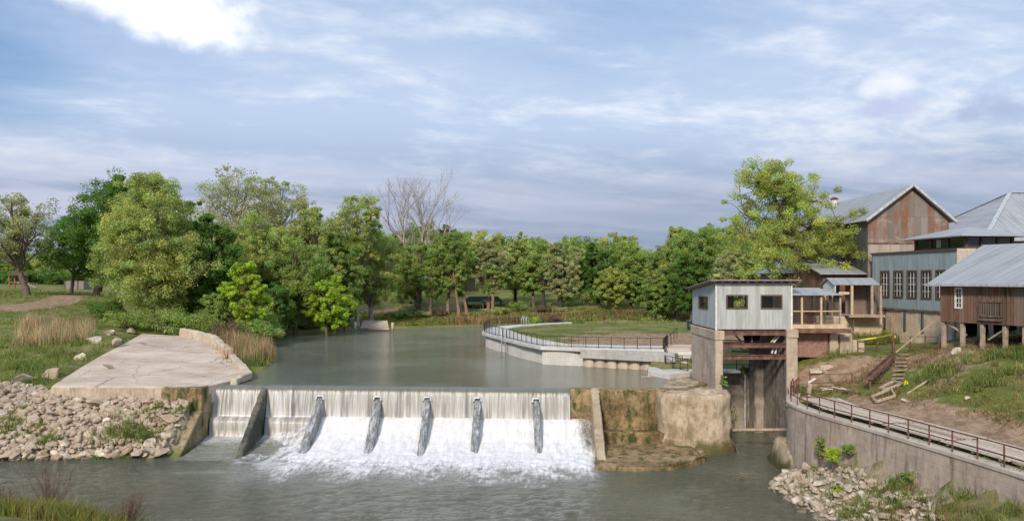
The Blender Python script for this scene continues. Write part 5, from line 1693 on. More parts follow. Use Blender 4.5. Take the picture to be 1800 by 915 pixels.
# porch at the end of the mill
r = empty('porch', (32, 77, 9.4), 'small timber porch with a gabled sheet roof at the left end of the blue mill', 'porch')
m = MB()
yz = [(76.0, 12.25), (77.6, 12.85), (79.2, 12.25)]
m.prism([(29.6, yz[0][0], yz[0][1]), (29.6, yz[1][0], yz[1][1]), (29.6, yz[1][0], yz[1][1] + .06), (29.6, yz[0][0], yz[0][1] + .06)], (4.3, 0, 0))
m.prism([(29.6, yz[1][0], yz[1][1]), (29.6, yz[2][0], yz[2][1]), (29.6, yz[2][0], yz[2][1] + .06), (29.6, yz[1][0], yz[1][1] + .06)], (4.3, 0, 0))
m.build('roof', M['roof_x'], r)
m = MB(); m.prism([(29.8, 76.1, 11.6), (29.8, 79.0, 11.6), (29.8, 79.0, 12.2), (29.8, 77.6, 12.78), (29.8, 76.1, 12.2)], (.08, 0, 0)); m.build('gable_panel', M['white'], r)
m = MB(); m.box(31.2, 34.1, 75.9, 79, 9.35, 9.5); m.box(31.0, 34.3, 75.8, 75.9, 9.28, 9.52); m.build('floor_deck', M['oldpine'], r)
for x, mt in ((31.35, 'pine'), (33.2, 'oldpine'), (34.0, 'oldpine')):
    m = MB(); m.box(x - .1, x + .1, 76.0, 76.2, 9.52, 12.2); m.build('post', M[mt], r)
m = MB(); m.box(31.7, 33.6, 78.4, 78.5, 9.5, 12.2); m.build('board_wall', M['doorboards'], r)
for xa, xb in ((30.2, 31.2), (33.62, 34.85)):
    m = MB(); m.box(xa, xb, 78.55, 78.65, 7.5, 12.2); m.build('back_boards', M['greyboards'], r)
window(r, 30.5, 31.0, 10.7, 11.9, 78.55, 'y', (2, 3), .08, bar='white')
m = MB(); m.box(31.45, 31.55, 76.05, 76.15, 8.0, 9.3); m.build('prop', M['rust'], r)
m = MB(); m.box(29.4, 34.8, 77.5, 79.9, 5.5, 9.25)
tag(worn(m.build('foundation_wall', M['fdn'], None, origin=(32, 78, 6)), 0.4, 0.12, .8, 7, .05), 'plastered stone foundation under the porch, left of the blue mill', 'wall')

# ---------------------------------------------------------------- brown board house on posts
TB = math.radians(20.4)
bh = empty('board_house', (31.15, 60, 9.7), 'weathered brown board house on posts with a grey sheet roof, at the right edge', 'house', rz=TB)
X0 = 31.15; zb, zt = 9.72, 12.55
def sB(px): return s_at(px, 31.15, 60.0, TB)
hw = [(60 - sB(1691), 60 - sB(1679.5), 10.75, 12.15)]
m = MB(); wall_with_holes(m, 60 - 16, 60, zb, zt, hw, X0, .12, 'x'); m.build('river_wall', M['brownside'], bh)
m = MB(); m.prism([(X0 + .125, 60 - .12, zb), (X0 + 10, 60 - .12, zb), (X0 + 10, 60 - .12, zt), (X0 + 5, 60 - .12, zt + 2.4), (X0 + .125, 60 - .12, zt)], (0, .12, 0))
m.prism([(X0 + .125, 44, zb), (X0 + 10, 44, zb), (X0 + 10, 44, zt), (X0 + 5, 44, zt + 2.4), (X0 + .125, 44, zt)], (0, .12, 0)); m.box(X0 + 9.88, X0 + 10, 44.13, 59.87, zb, zt); m.build('end_walls', M['brownboards'], bh)
m = MB(); m.box(X0 + .13, X0 + 9.87, 44.15, 59.85, zb - .02, zb + .1); m.build('floor_deck', M['greyboards'], bh)
m = MB(); rs_ = 2.62 / 5.0
for s in (0, 1):
    xa = X0 - .65 if s == 0 else X0 + 10.65; za = zt + 2.75 - 5.65 * rs_ + .0
    m.prism([(xa, 43.3, za), (X0 + 5, 43.3, zt + 2.75), (X0 + 5, 43.3, zt + 2.82), (xa, 43.3, za + .07)], (0, 17.35, 0))
hr = m.build('roof', M['roof_y'], bh)
m = MB(); m.box(X0 - .72, X0 - .655, 43.3, 60.65, zt + 2.75 - 5.65 * rs_ - .05, zt + 2.75 - 5.65 * rs_ + .12); m.build('gutter', M['steel'], hr)
for a, b, c, d in hw:
    window(bh, a, b, c, d, X0, 'x', (2, 4), .1, mat='white', bar='white')
m = MB()
ya, yb = 60 - sB(1760), 60 - sB(1726)
for k in range(9):
    y = ya + (yb - ya) * k / 8; m.box(X0 - .10, X0 - .04, y - .035, y + .035, 10.3, 11.25)
m.box(X0 - .14, X0 - .02, ya - .1, yb + .1, 11.22, 11.34); m.box(X0 - .14, X0 - .02, ya - .1, yb + .1, 10.2, 10.32); m.box(X0 - .2, X0 - .02, ya - .15, yb + .15, 9.95, 10.12)
m.build('slatted_hatch', M['greyboards'], bh)
m = MB()
for px in (1722, 1765, 1773):
    y = 60 - sB(px); m.box(X0 - .07, X0 - .005, y - .07, y + .07, zb, zt - .1)
m.build('batten', M['greyboards'], bh)
def wpt(lx, ly, z):
    dx_, dy_ = lx - 31.15, ly - 60
    return Vector((31.15 + dx_ * math.cos(TB) - dy_ * math.sin(TB), 60 + dx_ * math.sin(TB) + dy_ * math.cos(TB), z))
for i, (off, ys_) in enumerate(((.1, (1657, 1690, 1725, 1765, 1800, 1850)), (4.5, (1675, 1720, 1765, 1810)), (8.8, (1690, 1740, 1790)))):
    for px in ys_:
        s = s_at(px, 31.15, 60.0, TB, off); ly = 60 - s; lx = X0 + off + .12
        g_ = hz(*wpt(lx, ly, 0)[:2])
        m = MB(); m.box(lx - .13, lx + .13, ly - .13, ly + .13, g_ - .3, zb - .01); o_ = m.build('support_post', M['oldpine'], bh); worn(o_, .4, .04, 2, px, .02)
for pa, pb, zz in ((1768, 1728, 8.6), (1660, 1690, 8.8)):
    m = MB(); m.bar((X0 + .3, 60 - sB(pa), 9.6), (X0 + .5, 60 - sB(pb), zz), .12); m.build('brace', M['oldpine'], bh)
# ---------------------------------------------------------------- rocks
rrk = random.Random(21)


def rock_mesh(i, flat):
    bm = bmesh.new(); bmesh.ops.create_icosphere(bm, subdivisions=2, radius=0.5)
    rr_ = random.Random(i)
    # chop with random planes for the broken look
    for _ in range(11):
        n = Vector((rr_.gauss(0, 1), rr_.gauss(0, 1), rr_.gauss(0, 1))).normalized(); d = rr_.uniform(.20, .36)
        for v in bm.verts:
            k = v.co.dot(n) - d
            if k > 0: v.co -= n * k
    for v in bm.verts:
        v.co += v.co.normalized() * mnoise.noise(v.co * 4 + Vector((i, 0, 0))) * .04
        v.co.z *= flat
    me = bpy.data.meshes.new('rock'); bm.to_mesh(me); bm.free(); me.materials.append(M['rock']); return me


protos = [rock_mesh(i, rrk.uniform(.5, .85)) for i in range(14)]


def put_rock(x, y, s, label, group=None, name='rock', sink=.28, z=None, rz=None):
    o = bpy.data.objects.new(name, rrk.choice(protos)); C.objects.link(o)
    z = hz(x, y) if z is None else z
    s *= 1.35; o.location = (x, y, z + s * (.5 - sink) * .6)
    o.rotation_euler = (rrk.uniform(-.5, .5), rrk.uniform(-.5, .5), rrk.uniform(0, 6.28) if rz is None else rz)
    o.scale = (s * rrk.uniform(.85, 1.35), s * rrk.uniform(.8, 1.1), s * rrk.uniform(.7, 1.0))
    return tag(o, label, 'rock', group)


def heap(poly, n_ind, n_rest, smin, smax, label, group, rest_name, yfun=None):
    """n_ind largest rocks one by one, the small ones between them as one mesh"""
    P = np.array(poly); x0, y0 = P.min(0); x1, y1 = P.max(0)
    pts = []
    while len(pts) < n_ind:
        x, y = rrk.uniform(x0, x1), rrk.uniform(y0, y1)
        if not inside(poly, np.array([x]), np.array([y]))[0]: continue
        s = smin * rrk.uniform(.75, 1.1) + (smax - smin) * rrk.random() ** 2.6
        if any((x - a) ** 2 + (y - b) ** 2 < (.36 * (s + c)) ** 2 for a, b, c in pts):
            if rrk.random() < .93: continue
        pts.append((x, y, s))
    for x, y, s in pts:
        put_rock(x, y, s, label, group)
    V = []; Fs = []; base = 0
    pm_ = []
    for p in protos:
        co = np.array([v.co[:] for v in p.vertices]); fa = np.array([f.vertices[:] for f in p.polygons]); pm_.append((co, fa))
    k = 0
    while k < n_rest:
        x, y = rrk.uniform(x0, x1), rrk.uniform(y0, y1)
        if not inside(poly, np.array([x]), np.array([y]))[0]: continue
        k += 1
        co, fa = rrk.choice(pm_); s = rrk.uniform(.25, smin * 1.5); a = rrk.uniform(0, 6.28); b = rrk.uniform(-.5, .5)
        Rm = np.array(Matrix.Rotation(a, 3, 'Z') @ Matrix.Rotation(b, 3, 'X')) * s
        V.append(co @ Rm.T + np.array([x, y, hz(x, y) + s * .18])); Fs.append(fa + base); base += len(co)
    me = np_mesh(rest_name, np.concatenate(V), np.concatenate(Fs).ravel(), 3, M['rock'])
    tag(link(rest_name, me), kind='stuff')


heap([(-46, 57.8), (-36, 58.3), (-24.7, 59.6), (-24.6, 63.1), (-34.5, 63.9), (-37.5, 66.0), (-46, 66.5)], 142, 1900, .62, 1.45, 'pale broken limestone rock in the heap under the slab on the left bank', 'rocks heaped on the left bank', 'rubble')
lab_ = 'brown stained rock at the water edge under the left rubble heap'
for k in range(52):
    x = -48 + 23.2 * (k + rrk.random() * .8) / 52; y0 = np.interp(x, [-60, -36, -24.6], [57.2, 58.4, 59.6])
    put_rock(x, y0 + rrk.uniform(-.35, .1), rrk.uniform(.6, 1.15), lab_, 'rocks at the water edge on the left bank', z=rrk.uniform(-.1, .4))
V = []; Fs = []; base = 0
for k in range(420):
    co = np.array([v.co[:] for v in protos[k % 14].vertices]); fa = np.array([f.vertices[:] for f in protos[k % 14].polygons])
    x = rrk.uniform(-50, -24.8); y0 = np.interp(x, [-60, -36, -24.6], [57.2, 58.4, 59.6]); Rm = np.array(Matrix.Rotation(rrk.uniform(0, 6.28), 3, 'Z') @ Matrix.Rotation(rrk.uniform(-.5, .5), 3, 'X')) * rrk.uniform(.3, .75)
    V.append(co @ Rm.T + np.array([x, y0 + rrk.uniform(-.2, .25), rrk.uniform(-.05, .95)])); Fs.append(fa + base); base += len(co)
tag(link('rubble', np_mesh('rubble', np.concatenate(V), np.concatenate(Fs).ravel(), 3, M['rock'])), kind='stuff')
heap([(16.9, 53.7), (15.7, 51), (16.1, 44), (16.8, 39), (19.4, 37), (20.0, 40), (19.6, 43.5), (18.9, 47), (18.1, 51), (18.0, 53)], 102, 420, .38, .9, 'pale broken rock in the pile at the foot of the tall retaining wall', 'rocks at the foot of the retaining wall', 'rubble')
for px, py, s, lab in ((42, 672, 2.0, 'large grey boulder in the grass at the far left, farther from the ramp'), (88, 662, 1.9, 'large grey boulder in the grass right beside the lower corner of the ramp'), (145, 633, 1.25, 'blocky pale boulder against the left edge of the sloping slab'), (193, 589, 2.2, 'dark topped boulder at the far upper left corner of the slab'), (165, 600, 1.6, 'low pale boulder among the rubble left of the slab top'), (232, 585, 1.5, 'pale rock at the left end of the parapet'), (205, 604, 1.1, 'small boulder on the slab edge below the dark topped one')):
    g = ground(px, py, 55); put_rock(g.x, g.y, s, lab, 'boulders beside the ramp', 'boulder', .38)
g = slab_pts[0].lerp(slab_pts[4], 0.42); o = put_rock(-35.6, 73.0, .9, 'lone flat rock lying on the sloping slab', None, 'rock', .3, 4.9)
for px, py, s, lab in ((1454, 712, .5, 'white stone on the dirt beside the upper end of the walkway'), (1590, 707, .45, 'small white stone in the grass of the mill bank'), (1700, 702, .4, 'pale stone in the middle of the grassy bank'), (1681, 621, .6, 'pale stone at the foot of the first house post')):
    g = ground(px, py, 46); put_rock(g.x, g.y, s, lab, 'stones on the mill bank')

# ---------------------------------------------------------------- grass
rg = np.random.RandomState(11)


def blades(name, pts, hmin, hmax, width, per, spread, mat, col=(1, 1, 1), lean=.35, var=.3, kind='stuff'):
    """tapered blades in tufts; pts = (n, 3) tuft positions"""
    n = len(pts) * per
    base = np.repeat(pts, per, 0) + np.concatenate([rg.normal(0, spread, (n, 2)), np.zeros((n, 1))], 1)
    hh = rg.uniform(hmin, hmax, n); a = rg.uniform(0, 2 * np.pi, n)
    w = np.stack([np.cos(a), np.sin(a), np.zeros(n)], 1) * (width * rg.uniform(.6, 1.3, n))[:, None]
    ld = rg.normal(0, lean, (n, 2)) * hh[:, None]
    tip = base + np.concatenate([ld, hh[:, None]], 1)
    mid = base + np.concatenate([ld * .3, hh[:, None] * .55], 1)
    V = np.stack([base - w, base + w, mid + w * .7, mid - w * .7, tip], 1).reshape(-1, 3)
    id_ = (np.arange(n) * 5)[:, None]
    q = np.concatenate([id_ + np.array([[0, 1, 2]]), id_ + np.array([[0, 2, 3]]), id_ + np.array([[3, 2, 4]])], 1).reshape(-1)
    tn = np.repeat(rg.normal(1, var, (len(pts), 1)), per, 0) * rg.normal(1, var * .5, (n, 1))
    yl = np.repeat(rg.uniform(.8, 1.25, (len(pts), 1)), per, 0)
    T = np.clip(np.concatenate([tn * col[0] * yl, tn * col[1], tn * col[2]], 1), .15, 2.2)
    T = np.repeat(T, 5, 0)
    me = np_mesh(name, V, q, 3, mat, T)
    o = link(name, me)
    return tag(o, kind=kind)


def scatter(poly, n, zmin=-9, dens=None):
    P = np.array(poly); x0, y0 = P.min(0); x1, y1 = P.max(0)
    X = rg.uniform(x0, x1, n); Y = rg.uniform(y0, y1, n)
    k = inside(poly, X, Y)
    if dens is not None:
        k &= np.array([mnoise.noise(Vector((a * dens, b * dens, 4))) > rg.uniform(-.5, .35) for a, b in zip(X, Y)])
    pxx = CX + F * X / np.maximum(Y, 1)
    k &= ~((pxx > 622) & (pxx < 694) & (Y > 134) & (Y < 152))
    k &= edge_dist([(q.x, q.y) for q in t1], X, Y, False) > 2.3
    X, Y = X[k], Y[k]; Z = h(X, Y); k = Z > zmin
    return np.stack([X[k], Y[k], Z[k]], 1)


def pixpoly(pts, y0=40):
    return [tuple(ground(a, b, y0)[:2]) for a, b in pts]


# short turf that breaks up the lawn and bank surfaces
left_turf = [(-75, 66), (-40, 66), (-44, 88), (-52, 104), (-48, 118), (-62, 150), (-120, 150)]
blades('turf', scatter(left_turf, 12000, dens=.22), .12, .38, .035, 7, .22, M['g_green'], lean=.4)
blades('turf', scatter([(22.5, 59.5), (25, 61.5), (30, 63.5), (42, 60), (44, 36), (28, 36), (25.4, 48)], 6000, 4.3, dens=.5), .05, .2, .02, 8, .16, M['g_green'], lean=.4, col=(.85, .74, .75))
blades('turf', scatter([(22, 59), (25, 61.5), (30, 63.5), (42, 60), (44, 36), (28, 36), (25.4, 48)], 5500, 4.3, dens=.35), .06, .24, .018, 8, .2, M['g_dry'], lean=.5, col=(.75, .64, .5))
blades('turf', scatter([(-26, 142), (-5, 151), (12, 153), (30, 154), (34, 166), (-30, 166)], 3600), .12, .55, .08, 8, .35, M['g_green'], lean=.35, col=(1.1, .98, .9))
blades('dry_grass', scatter([(-10, 152), (12, 153), (34, 154), (36, 166), (10, 160)], 900, dens=.3), .3, 1.1, .06, 8, .4, M['g_dry'], lean=.25, col=(.6, .5, .36))
blades('turf', scatter([(10, 124), (30, 131), (40, 131), (60, 134), (60, 128), (40, 126), (24, 122)], 1200), .1, .3, .05, 6, .3, M['g_green'], lean=.35)
# tall dry stands
blades('dry_grass', scatter(pixpoly([(25, 612), (150, 603), (165, 575), (40, 568)], 55), 620, dens=.35), .7, 1.75, .028, 16, .33, M['g_dry'], lean=.14)
blades('dry_grass', scatter([(-27.8, 95), (-25.6, 87), (-24.4, 80), (-27, 79), (-31, 86), (-33, 98)], 260), .8, 2.3, .035, 18, .4, M['g_dry'], lean=.15, col=(.85, .78, .72))
blades('dry_grass', scatter([(-12, 149), (2, 152.5), (10, 153.5), (10, 156), (-12, 153)], 210), .8, 2.2, .05, 14, .4, M['g_dry'], lean=.12, col=(.8, .72, .6))
blades('tall_grass', scatter([(-24.4, 84.5), (-23.6, 77), (-26.5, 77), (-30, 90), (-33, 104), (-29, 96.5)], 420), .4, 1.1, .04, 14, .35, M['g_green'])
blades('tall_grass', scatter(pixpoly([(0, 700), (60, 690), (100, 660), (150, 640), (190, 610), (120, 590), (0, 600)], 55), 900, dens=.5), .3, .85, .03, 13, .3, M['g_green'])
# clumps in the rubble
def clump(px, py, r, n, hmax, lab, mat='g_green', y0=50, col=(1, 1, 1), grp=None, w=.025):
    g = ground(px, py, y0)
    X = g.x + rg.normal(0, r, n); Y = g.y + rg.normal(0, r * .7, n)
    o = blades('grass_clump', np.stack([X, Y, h(X, Y) + .12], 1), hmax * .4, hmax, w, 14, .16, M[mat], col, kind=None)
    tag(o, lab, 'grass', grp)
for a in ((222, 768, .95, 60, .9, 'largest green grass clump growing on a mound low in the left rubble'), (185, 785, .7, 36, .7, 'green grass clump at the left foot of the big mound in the rubble'), (258, 778, .5, 26, .75, 'tall green grass clump just right of the big mound in the rubble'), (20, 752, .7, 34, .7, 'green weeds in the rubble at the far left edge'), (60, 757, .55, 22, .5, 'low green weeds beside the far left ones in the rubble'), (82, 784, .4, 22, .6, 'small bright grass tuft near the water in the left rubble'), (97, 773, .3, 12, .4, 'tiny tuft above the water in the left rubble'), (278, 722, .5, 24, .5, 'weeds high in the rubble just under the slab'), (296, 742, .4, 20, .45, 'weeds in the rubble beside the dam abutment wall'), (47, 724, .25, 10, .35, 'single weed tuft in pale rubble left of the slab'), (318, 728, .3, 12, .4, 'weeds touching the dam abutment wall'), (290, 770, .35, 14, .4, 'small weeds low beside the abutment wall')):
    clump(*a, grp='grass clumps in the left rubble')
for a in ((1600, 850, .6, 36, .45, 'grass tuft among the rocks under the retaining wall, small'), (1690, 885, 1.0, 40, .38, 'broad grass patch under the right end of the retaining wall'), (1500, 905, .6, 46, .45, 'grass at the bottom edge in front of the right rock pile'), (1580, 895, .7, 40, .4, 'grass in the lower middle of the right rock pile'), (1770, 905, .9, 34, .42, 'grass in the bottom right corner under the wall'), (1545, 868, .5, 24, .35, 'thin grass in the heart of the right rock pile')):
    clump(*a, y0=34, grp='grass clumps in the right rubble', w=.018)
for a in ((1780, 628, .9, 60, .7, 'tall tuft at the top of the bank by the house posts'), (1740, 672, .9, 60, .5, 'green patch in the middle of the grassy bank'), (1450, 618, 1.2, 70, .5, 'grass below the brick support'), (1530, 602, 1.5, 150, 1.1, 'tall green weeds at the foot of the foundation'), (1430, 606, .6, 36, .6, 'weeds just right of the front pier'), (1410, 690, .8, 40, .4, 'weeds above the start of the walkway'), (1650, 662, .9, 50, .5, 'green patch on the bank right of the wooden steps')):
    clump(*a, y0=48, grp='weeds on the mill bank')
# near bank in the lower left corner
nb = [(-24, 36.5), (-14.5, 33.5), (-13.6, 36.4), (-16.6, 38.9), (-24.5, 41.2), (-32, 42.8), (-32, 36)]
blades('tall_grass', scatter(nb, 1500), .35, .95, .022, 16, .22, M['g_green'], lean=.35, col=(1.1, 1.0, .8))
blades('dry_grass', scatter(nb, 400), .4, 1.0, .018, 12, .22, M['g_dry'], lean=.35, col=(.62, .55, .45))
blades('dry_grass', scatter([(18.5, 43), (20.2, 42), (21, 35), (18, 36)], 160), .15, .5, .012, 12, .14, M['g_dry'], col=(.6, .52, .42))
g1 = scatter([(15.9, 52), (15.8, 44), (17, 38), (19.5, 36), (20.3, 41), (19, 47), (18, 51)], 600, .3, dens=.9)
blades('tall_grass', g1, .15, .4, .014, 12, .14, M['g_green'], col=(.95, .9, .8))


# ---------------------------------------------------------------- leaves and trees
def leaf_cloud(centers, rad, per, size, seed, flat=.75, cvar=.15, hue=.05, droop=0.0, shell=.55):
    """leaf-sized faces round each centre; colour varies per cluster and per leaf as it does on a real tree"""
    rs_ = np.random.RandomState(seed)
    per = int(per * 1.4); size = size * .82
    n = len(centers) * per
    c = np.repeat(centers, per, 0); r = np.repeat(rad, per)
    d = rs_.normal(0, 1, (n, 3)); d /= np.linalg.norm(d, axis=1)[:, None] + 1e-9
    rr_ = r * (shell + (1 - shell) * rs_.rand(n)) * rs_.uniform(.35, 1.1, n) ** .6
    p = c + d * rr_[:, None] * np.array([1, 1, flat])
    p[:, 2] -= droop * np.hypot(d[:, 0], d[:, 1]) * r
    nrm = d * .7 + rs_.normal(0, .55, (n, 3)) + np.array([0, 0, .55]); nrm /= np.linalg.norm(nrm, axis=1)[:, None]
    t = np.cross(nrm, rs_.normal(0, 1, (n, 3))); t /= np.linalg.norm(t, axis=1)[:, None] + 1e-9
    b = np.cross(nrm, t)
    s = size * rs_.uniform(.6, 1.35, n)[:, None]
    V = np.stack([p - t * s * .8, p - b * s * .42, p + t * s * .8 + nrm * s * -.2, p + b * s * .42], 1).reshape(-1, 3)
    q = np.arange(n * 4)
    cl = np.repeat(rs_.normal(1, cvar, len(centers)), per) * rs_.normal(1, .10, n)
    hu = np.repeat(rs_.normal(0, hue, len(centers)), per) + rs_.normal(0, .03, n)
    T = np.clip(np.stack([cl * (1 + hu * 1.6), cl, cl * (1 - hu)], 1), .25, 2.0)
    return V, q, np.repeat(T, 4, 0)


def limb(m, a, b, r0, r1, rr_, bend=.12, n=6, sides=6, sag=0.0):
    a = Vector(a); b = Vector(b); L = (b - a).length
    off = Vector((rr_.uniform(-1, 1), rr_.uniform(-1, 1), rr_.uniform(-.3, .8))) * L * bend
    pts = []
    for k in range(n + 1):
        t = k / n; p = a.lerp(b, t) + off * (4 * t * (1 - t)) * .5 + Vector((0, 0, -sag * L * t * t))
        if 0 < k < n: p += Vector((rr_.uniform(-1, 1), rr_.uniform(-1, 1), rr_.uniform(-1, 1))) * L * .022
        pts.append(p)
    m.tube(pts, [r0 + (r1 - r0) * (k / n) ** .8 for k in range(n + 1)], sides, cap=False)
    return pts


def tree(name, label, px, Y, top, hw, low, leaf, bark='bark', seed=0, lobes=22, sub=7, per=60, size=.3, group=None, base=None, trunk_r=None, lean=0.0, depth=.9, cat='tree', sparse=False, xshape=None, cl_r=None, zb=None, twigs=True, fork=.3, rad=.33):
    """tapered trunk forking into limbs, each limb ending in a lobe of twig clusters with leaves.
    px, Y place the foot; top and hw give crown top row and half width in photo pixels; low = row of the crown's underside"""
    r_ = random.Random(seed * 7 + 3)
    x = (px - CX) * Y / F; zg = hz(x, Y) if zb is None else zb
    ztop = H - (top - HZ) * Y / F; zlow = max(zg + .2, H - (low - HZ) * Y / F); W_ = hw * Y / F
    Ht = ztop - zg
    cx_ = x + lean * Y / F
    cz = (ztop + zlow) / 2; hz_ = (ztop - zlow) / 2
    root = empty(name, (x, Y, zg), label, cat, group)
    m = MB()
    tr = trunk_r or max(.12, Ht * .022)
    fz = zg + Ht * fork; fz = min(fz, ztop - 1)
    fpt = Vector((x + (cx_ - x) * .35, Y, fz))
    pts = [Vector((x, Y, zg - .3)), Vector((x + (fpt.x - x) * .2 + r_.uniform(-.1, .1) * tr * 4, Y, zg + (fz - zg) * .35)), Vector((x + (fpt.x - x) * .6, Y + r_.uniform(-.3, .3), zg + (fz - zg) * .7)), fpt]
    m.tube(pts, [tr * 1.35, tr, tr * .88, tr * .8], 9, cap=False)
    cent = []; crad = []
    lobe_list = []
    for k in range(lobes):
        # even spread over an uneven envelope
        for _ in range(40):
            d = Vector((r_.gauss(0, 1), r_.gauss(0, 1), r_.gauss(0, 1))).normalized() * r_.uniform(.25, 1) ** .5
            zz = cz + d.z * hz_ * .80
            env = 1.0 if xshape is None else np.interp((zz - zlow) / max(.1, ztop - zlow), xshape[0], xshape[1])
            p = Vector((cx_ + d.x * W_ * .78 * env, Y + d.y * W_ * depth * .78 * env, zz))
            R_ = W_ * r_.uniform(.24, rad + .1) * (.7 + .3 * env)
            if all((p - q).length > (R_ + s) * .52 for q, s in lobe_list): break
        lobe_list.append((p, R_))
    spine_top = Vector((cx_, Y, ztop - hz_ * .35))
    for k, (p, R_) in enumerate(lobe_list):
        t = min(.85, max(0.0, (p.z - fz) / max(.5, spine_top.z - fz) - .25)) * r_.uniform(.3, 1)
        st = fpt.lerp(spine_top, t)
        r0 = tr * .55 * (1 - t * .7) * r_.uniform(.6, 1)
        L = limb(m, st, p, r0, r0 * .3, r_, .14, 6, 6)
        for j in range(sub):
            d = Vector((r_.gauss(0, 1), r_.gauss(0, 1), r_.gauss(0, 1) + .25)).normalized() * r_.uniform(.35, 1.0)
            q = p + Vector((d.x * R_, d.y * R_, d.z * R_ * .8))
            cent.append(q); crad.append((cl_r or R_ * .42) * r_.uniform(.75, 1.25))
            if twigs and (sparse or j % 2 == 0):
                limb(m, L[r_.choice((3, 4, 5, 6))], q, r0 * .28, max(.015, r0 * .08), r_, .12, 3, 4)
    # main leader
    limb(m, fpt, spine_top, tr * .75, tr * .25, r_, .06, 6, 7)
    m.build('trunk', M[bark], root, True)
    cent = np.array([tuple(c - Vector((x, Y, zg))) for c in cent])
    V, q, T = leaf_cloud(cent, np.array(crad), per, size, seed)
    ok = V.reshape(-1, 4, 3)[:, :, 2].min(1) > -.1
    V = V.reshape(-1, 4, 3)[ok].reshape(-1, 3); T = T.reshape(-1, 4, 3)[ok].reshape(-1, 3); q = np.arange(len(V))
    me = np_mesh('crown', V, q, 4, M[leaf], T)
    link('crown', me, root)
    return root


def shrub(name, label, px, py, hwm, hm, leaf, seed, per=45, size=.14, group=None, y0=45, n=40, cat='shrub', stems=7, zoff=0.0, at=None, low=.1):
    """stems fanning from the ground with clusters of leaves"""
    g = ground(px, py, y0) if at is None else Vector(at)
    r_ = random.Random(seed)
    root = empty(name, g, label, cat, group)
    m = MB(); cent = []; rad_ = []
    for k in range(stems):
        a = r_.uniform(0, 6.28); rr_ = hwm * r_.uniform(.3, .85)
        limb(m, g, g + Vector((math.cos(a) * rr_, math.sin(a) * rr_, hm * r_.uniform(.6, .95))), .03 + hm * .008, .012, r_, .15, 4, 4)
    for k in range(n):
        d = Vector((r_.gauss(0, 1), r_.gauss(0, 1), r_.gauss(0, 1))).normalized() * r_.uniform(.4, 1)
        cent.append((d.x * hwm * .85, d.y * hwm * .75, hm * (low + .5 * (1 - low)) + d.z * hm * .46 * (1 - low))); rad_.append(min(hwm, hm) * .3 * r_.uniform(.7, 1.3))
    m.build('stems', M['bark'], root, True)
    V, q, T = leaf_cloud(np.array(cent), np.array(rad_), per, size, seed)
    ok = V.reshape(-1, 4, 3)[:, :, 2].min(1) > 0
    V = V.reshape(-1, 4, 3)[ok].reshape(-1, 3); T = T.reshape(-1, 4, 3)[ok].reshape(-1, 3)
    link('foliage', np_mesh('foliage', V, np.arange(len(V)), 4, M[leaf], T), root)
    return root


LB = 'trees along the left bank'
# far left field
tree('pecan_tree', 'light green open crowned tree standing alone in the field at the far left', 47, 122, 328, 82, 470, 'l_grey', 'bark', 1, 26, 9, 34, .26, LB, lean=-26, sparse=True, trunk_r=.5, fork=.16)
tree('oak_tree', 'broad very dark green oak whose crown spreads left of the big pale tree', 170, 132, 298, 112, 500, 'l_dark', 'darkbark', 2, 52, 10, 95, .26, LB, lean=44, trunk_r=.6, xshape=([0, .25, .6, 1], [.85, 1.15, .85, .6]), fork=.2)
tree('oak_tree', 'low dark oak lobe with short leaning trunk behind the field road', 125, 138, 378, 74, 500, 'l_dark', 'bark', 3, 22, 9, 70, .3, LB, lean=10, fork=.2)
tree('cottonwood_tree', 'tallest tree on the left bank with pale olive leaves down to the ground', 268, 108, 280, 118, 588, 'l_olive', 'palebark', 4, 78, 11, 105, .20, LB, trunk_r=.45, xshape=([0, .2, .45, .7, 1], [.95, 1.05, .92, .72, .35]), fork=.3, rad=.26)
tree('oak_tree', 'dark green tree filling in right of the big pale olive tree', 372, 112, 360, 66, 575, 'l_dark', 'darkbark', 5, 44, 10, 80, .26, LB, xshape=([0, .5, .8, 1], [1.1, 1.0, .75, .4]))
tree('hackberry_tree', 'slim dark green tree peeking between the pale olive tree and the bare pecan', 335, 120, 330, 46, 560, 'l_dark', 'bark', 6, 26, 8, 60, .26, LB)
tree('pecan_tree', 'tall airy pecan with sky showing through its crown behind the left bank', 418, 140, 281, 92, 480, 'l_grey', 'palebark', 7, 46, 10, 30, .24, LB, sparse=True, trunk_r=.4, fork=.45, rad=.24)
tree('pecan_tree', 'second airy pecan leaning right of the first one above the lime shrubs', 492, 143, 298, 72, 490, 'l_grey', 'palebark', 8, 36, 9, 34, .24, LB, sparse=True, trunk_r=.35, fork=.45)
tree('elm_tree', 'mid green tree behind the vine covered snag', 455, 128, 362, 74, 570, 'l_olive', 'bark', 9, 48, 9, 84, .22, LB)
tree('elm_tree', 'rounded mid green tree with a bumpy top right of the airy pecans', 552, 136, 338, 64, 560, 'l_olive', 'bark', 10, 46, 9, 84, .22, LB, xshape=([0, .6, 1], [1.1, 1, .5]))
tree('elm_tree', 'grey green tree leaning over the water behind the lime bush', 520, 124, 410, 66, 585, 'l_mid', 'bark', 11, 42, 9, 84, .21, LB)
tree('sycamore_tree', 'tall slender tree with white limbs and bright leaves beside the dead tree', 628, 142, 324, 54, 480, 'l_olive', 'palebark', 12, 34, 9, 44, .25, LB, sparse=True, trunk_r=.32, fork=.4)
tree('sycamore_tree', 'low white limbed tree with pale green crown above the boat ramp', 652, 149, 392, 66, 550, 'l_olive', 'palebark', 13, 48, 10, 80, .23, LB, trunk_r=.5, fork=.15)
tree('elm_tree', 'dense green tree between the lime bush and the boat ramp', 598, 138, 400, 54, 576, 'l_mid', 'bark', 14, 38, 9, 84, .22, LB)
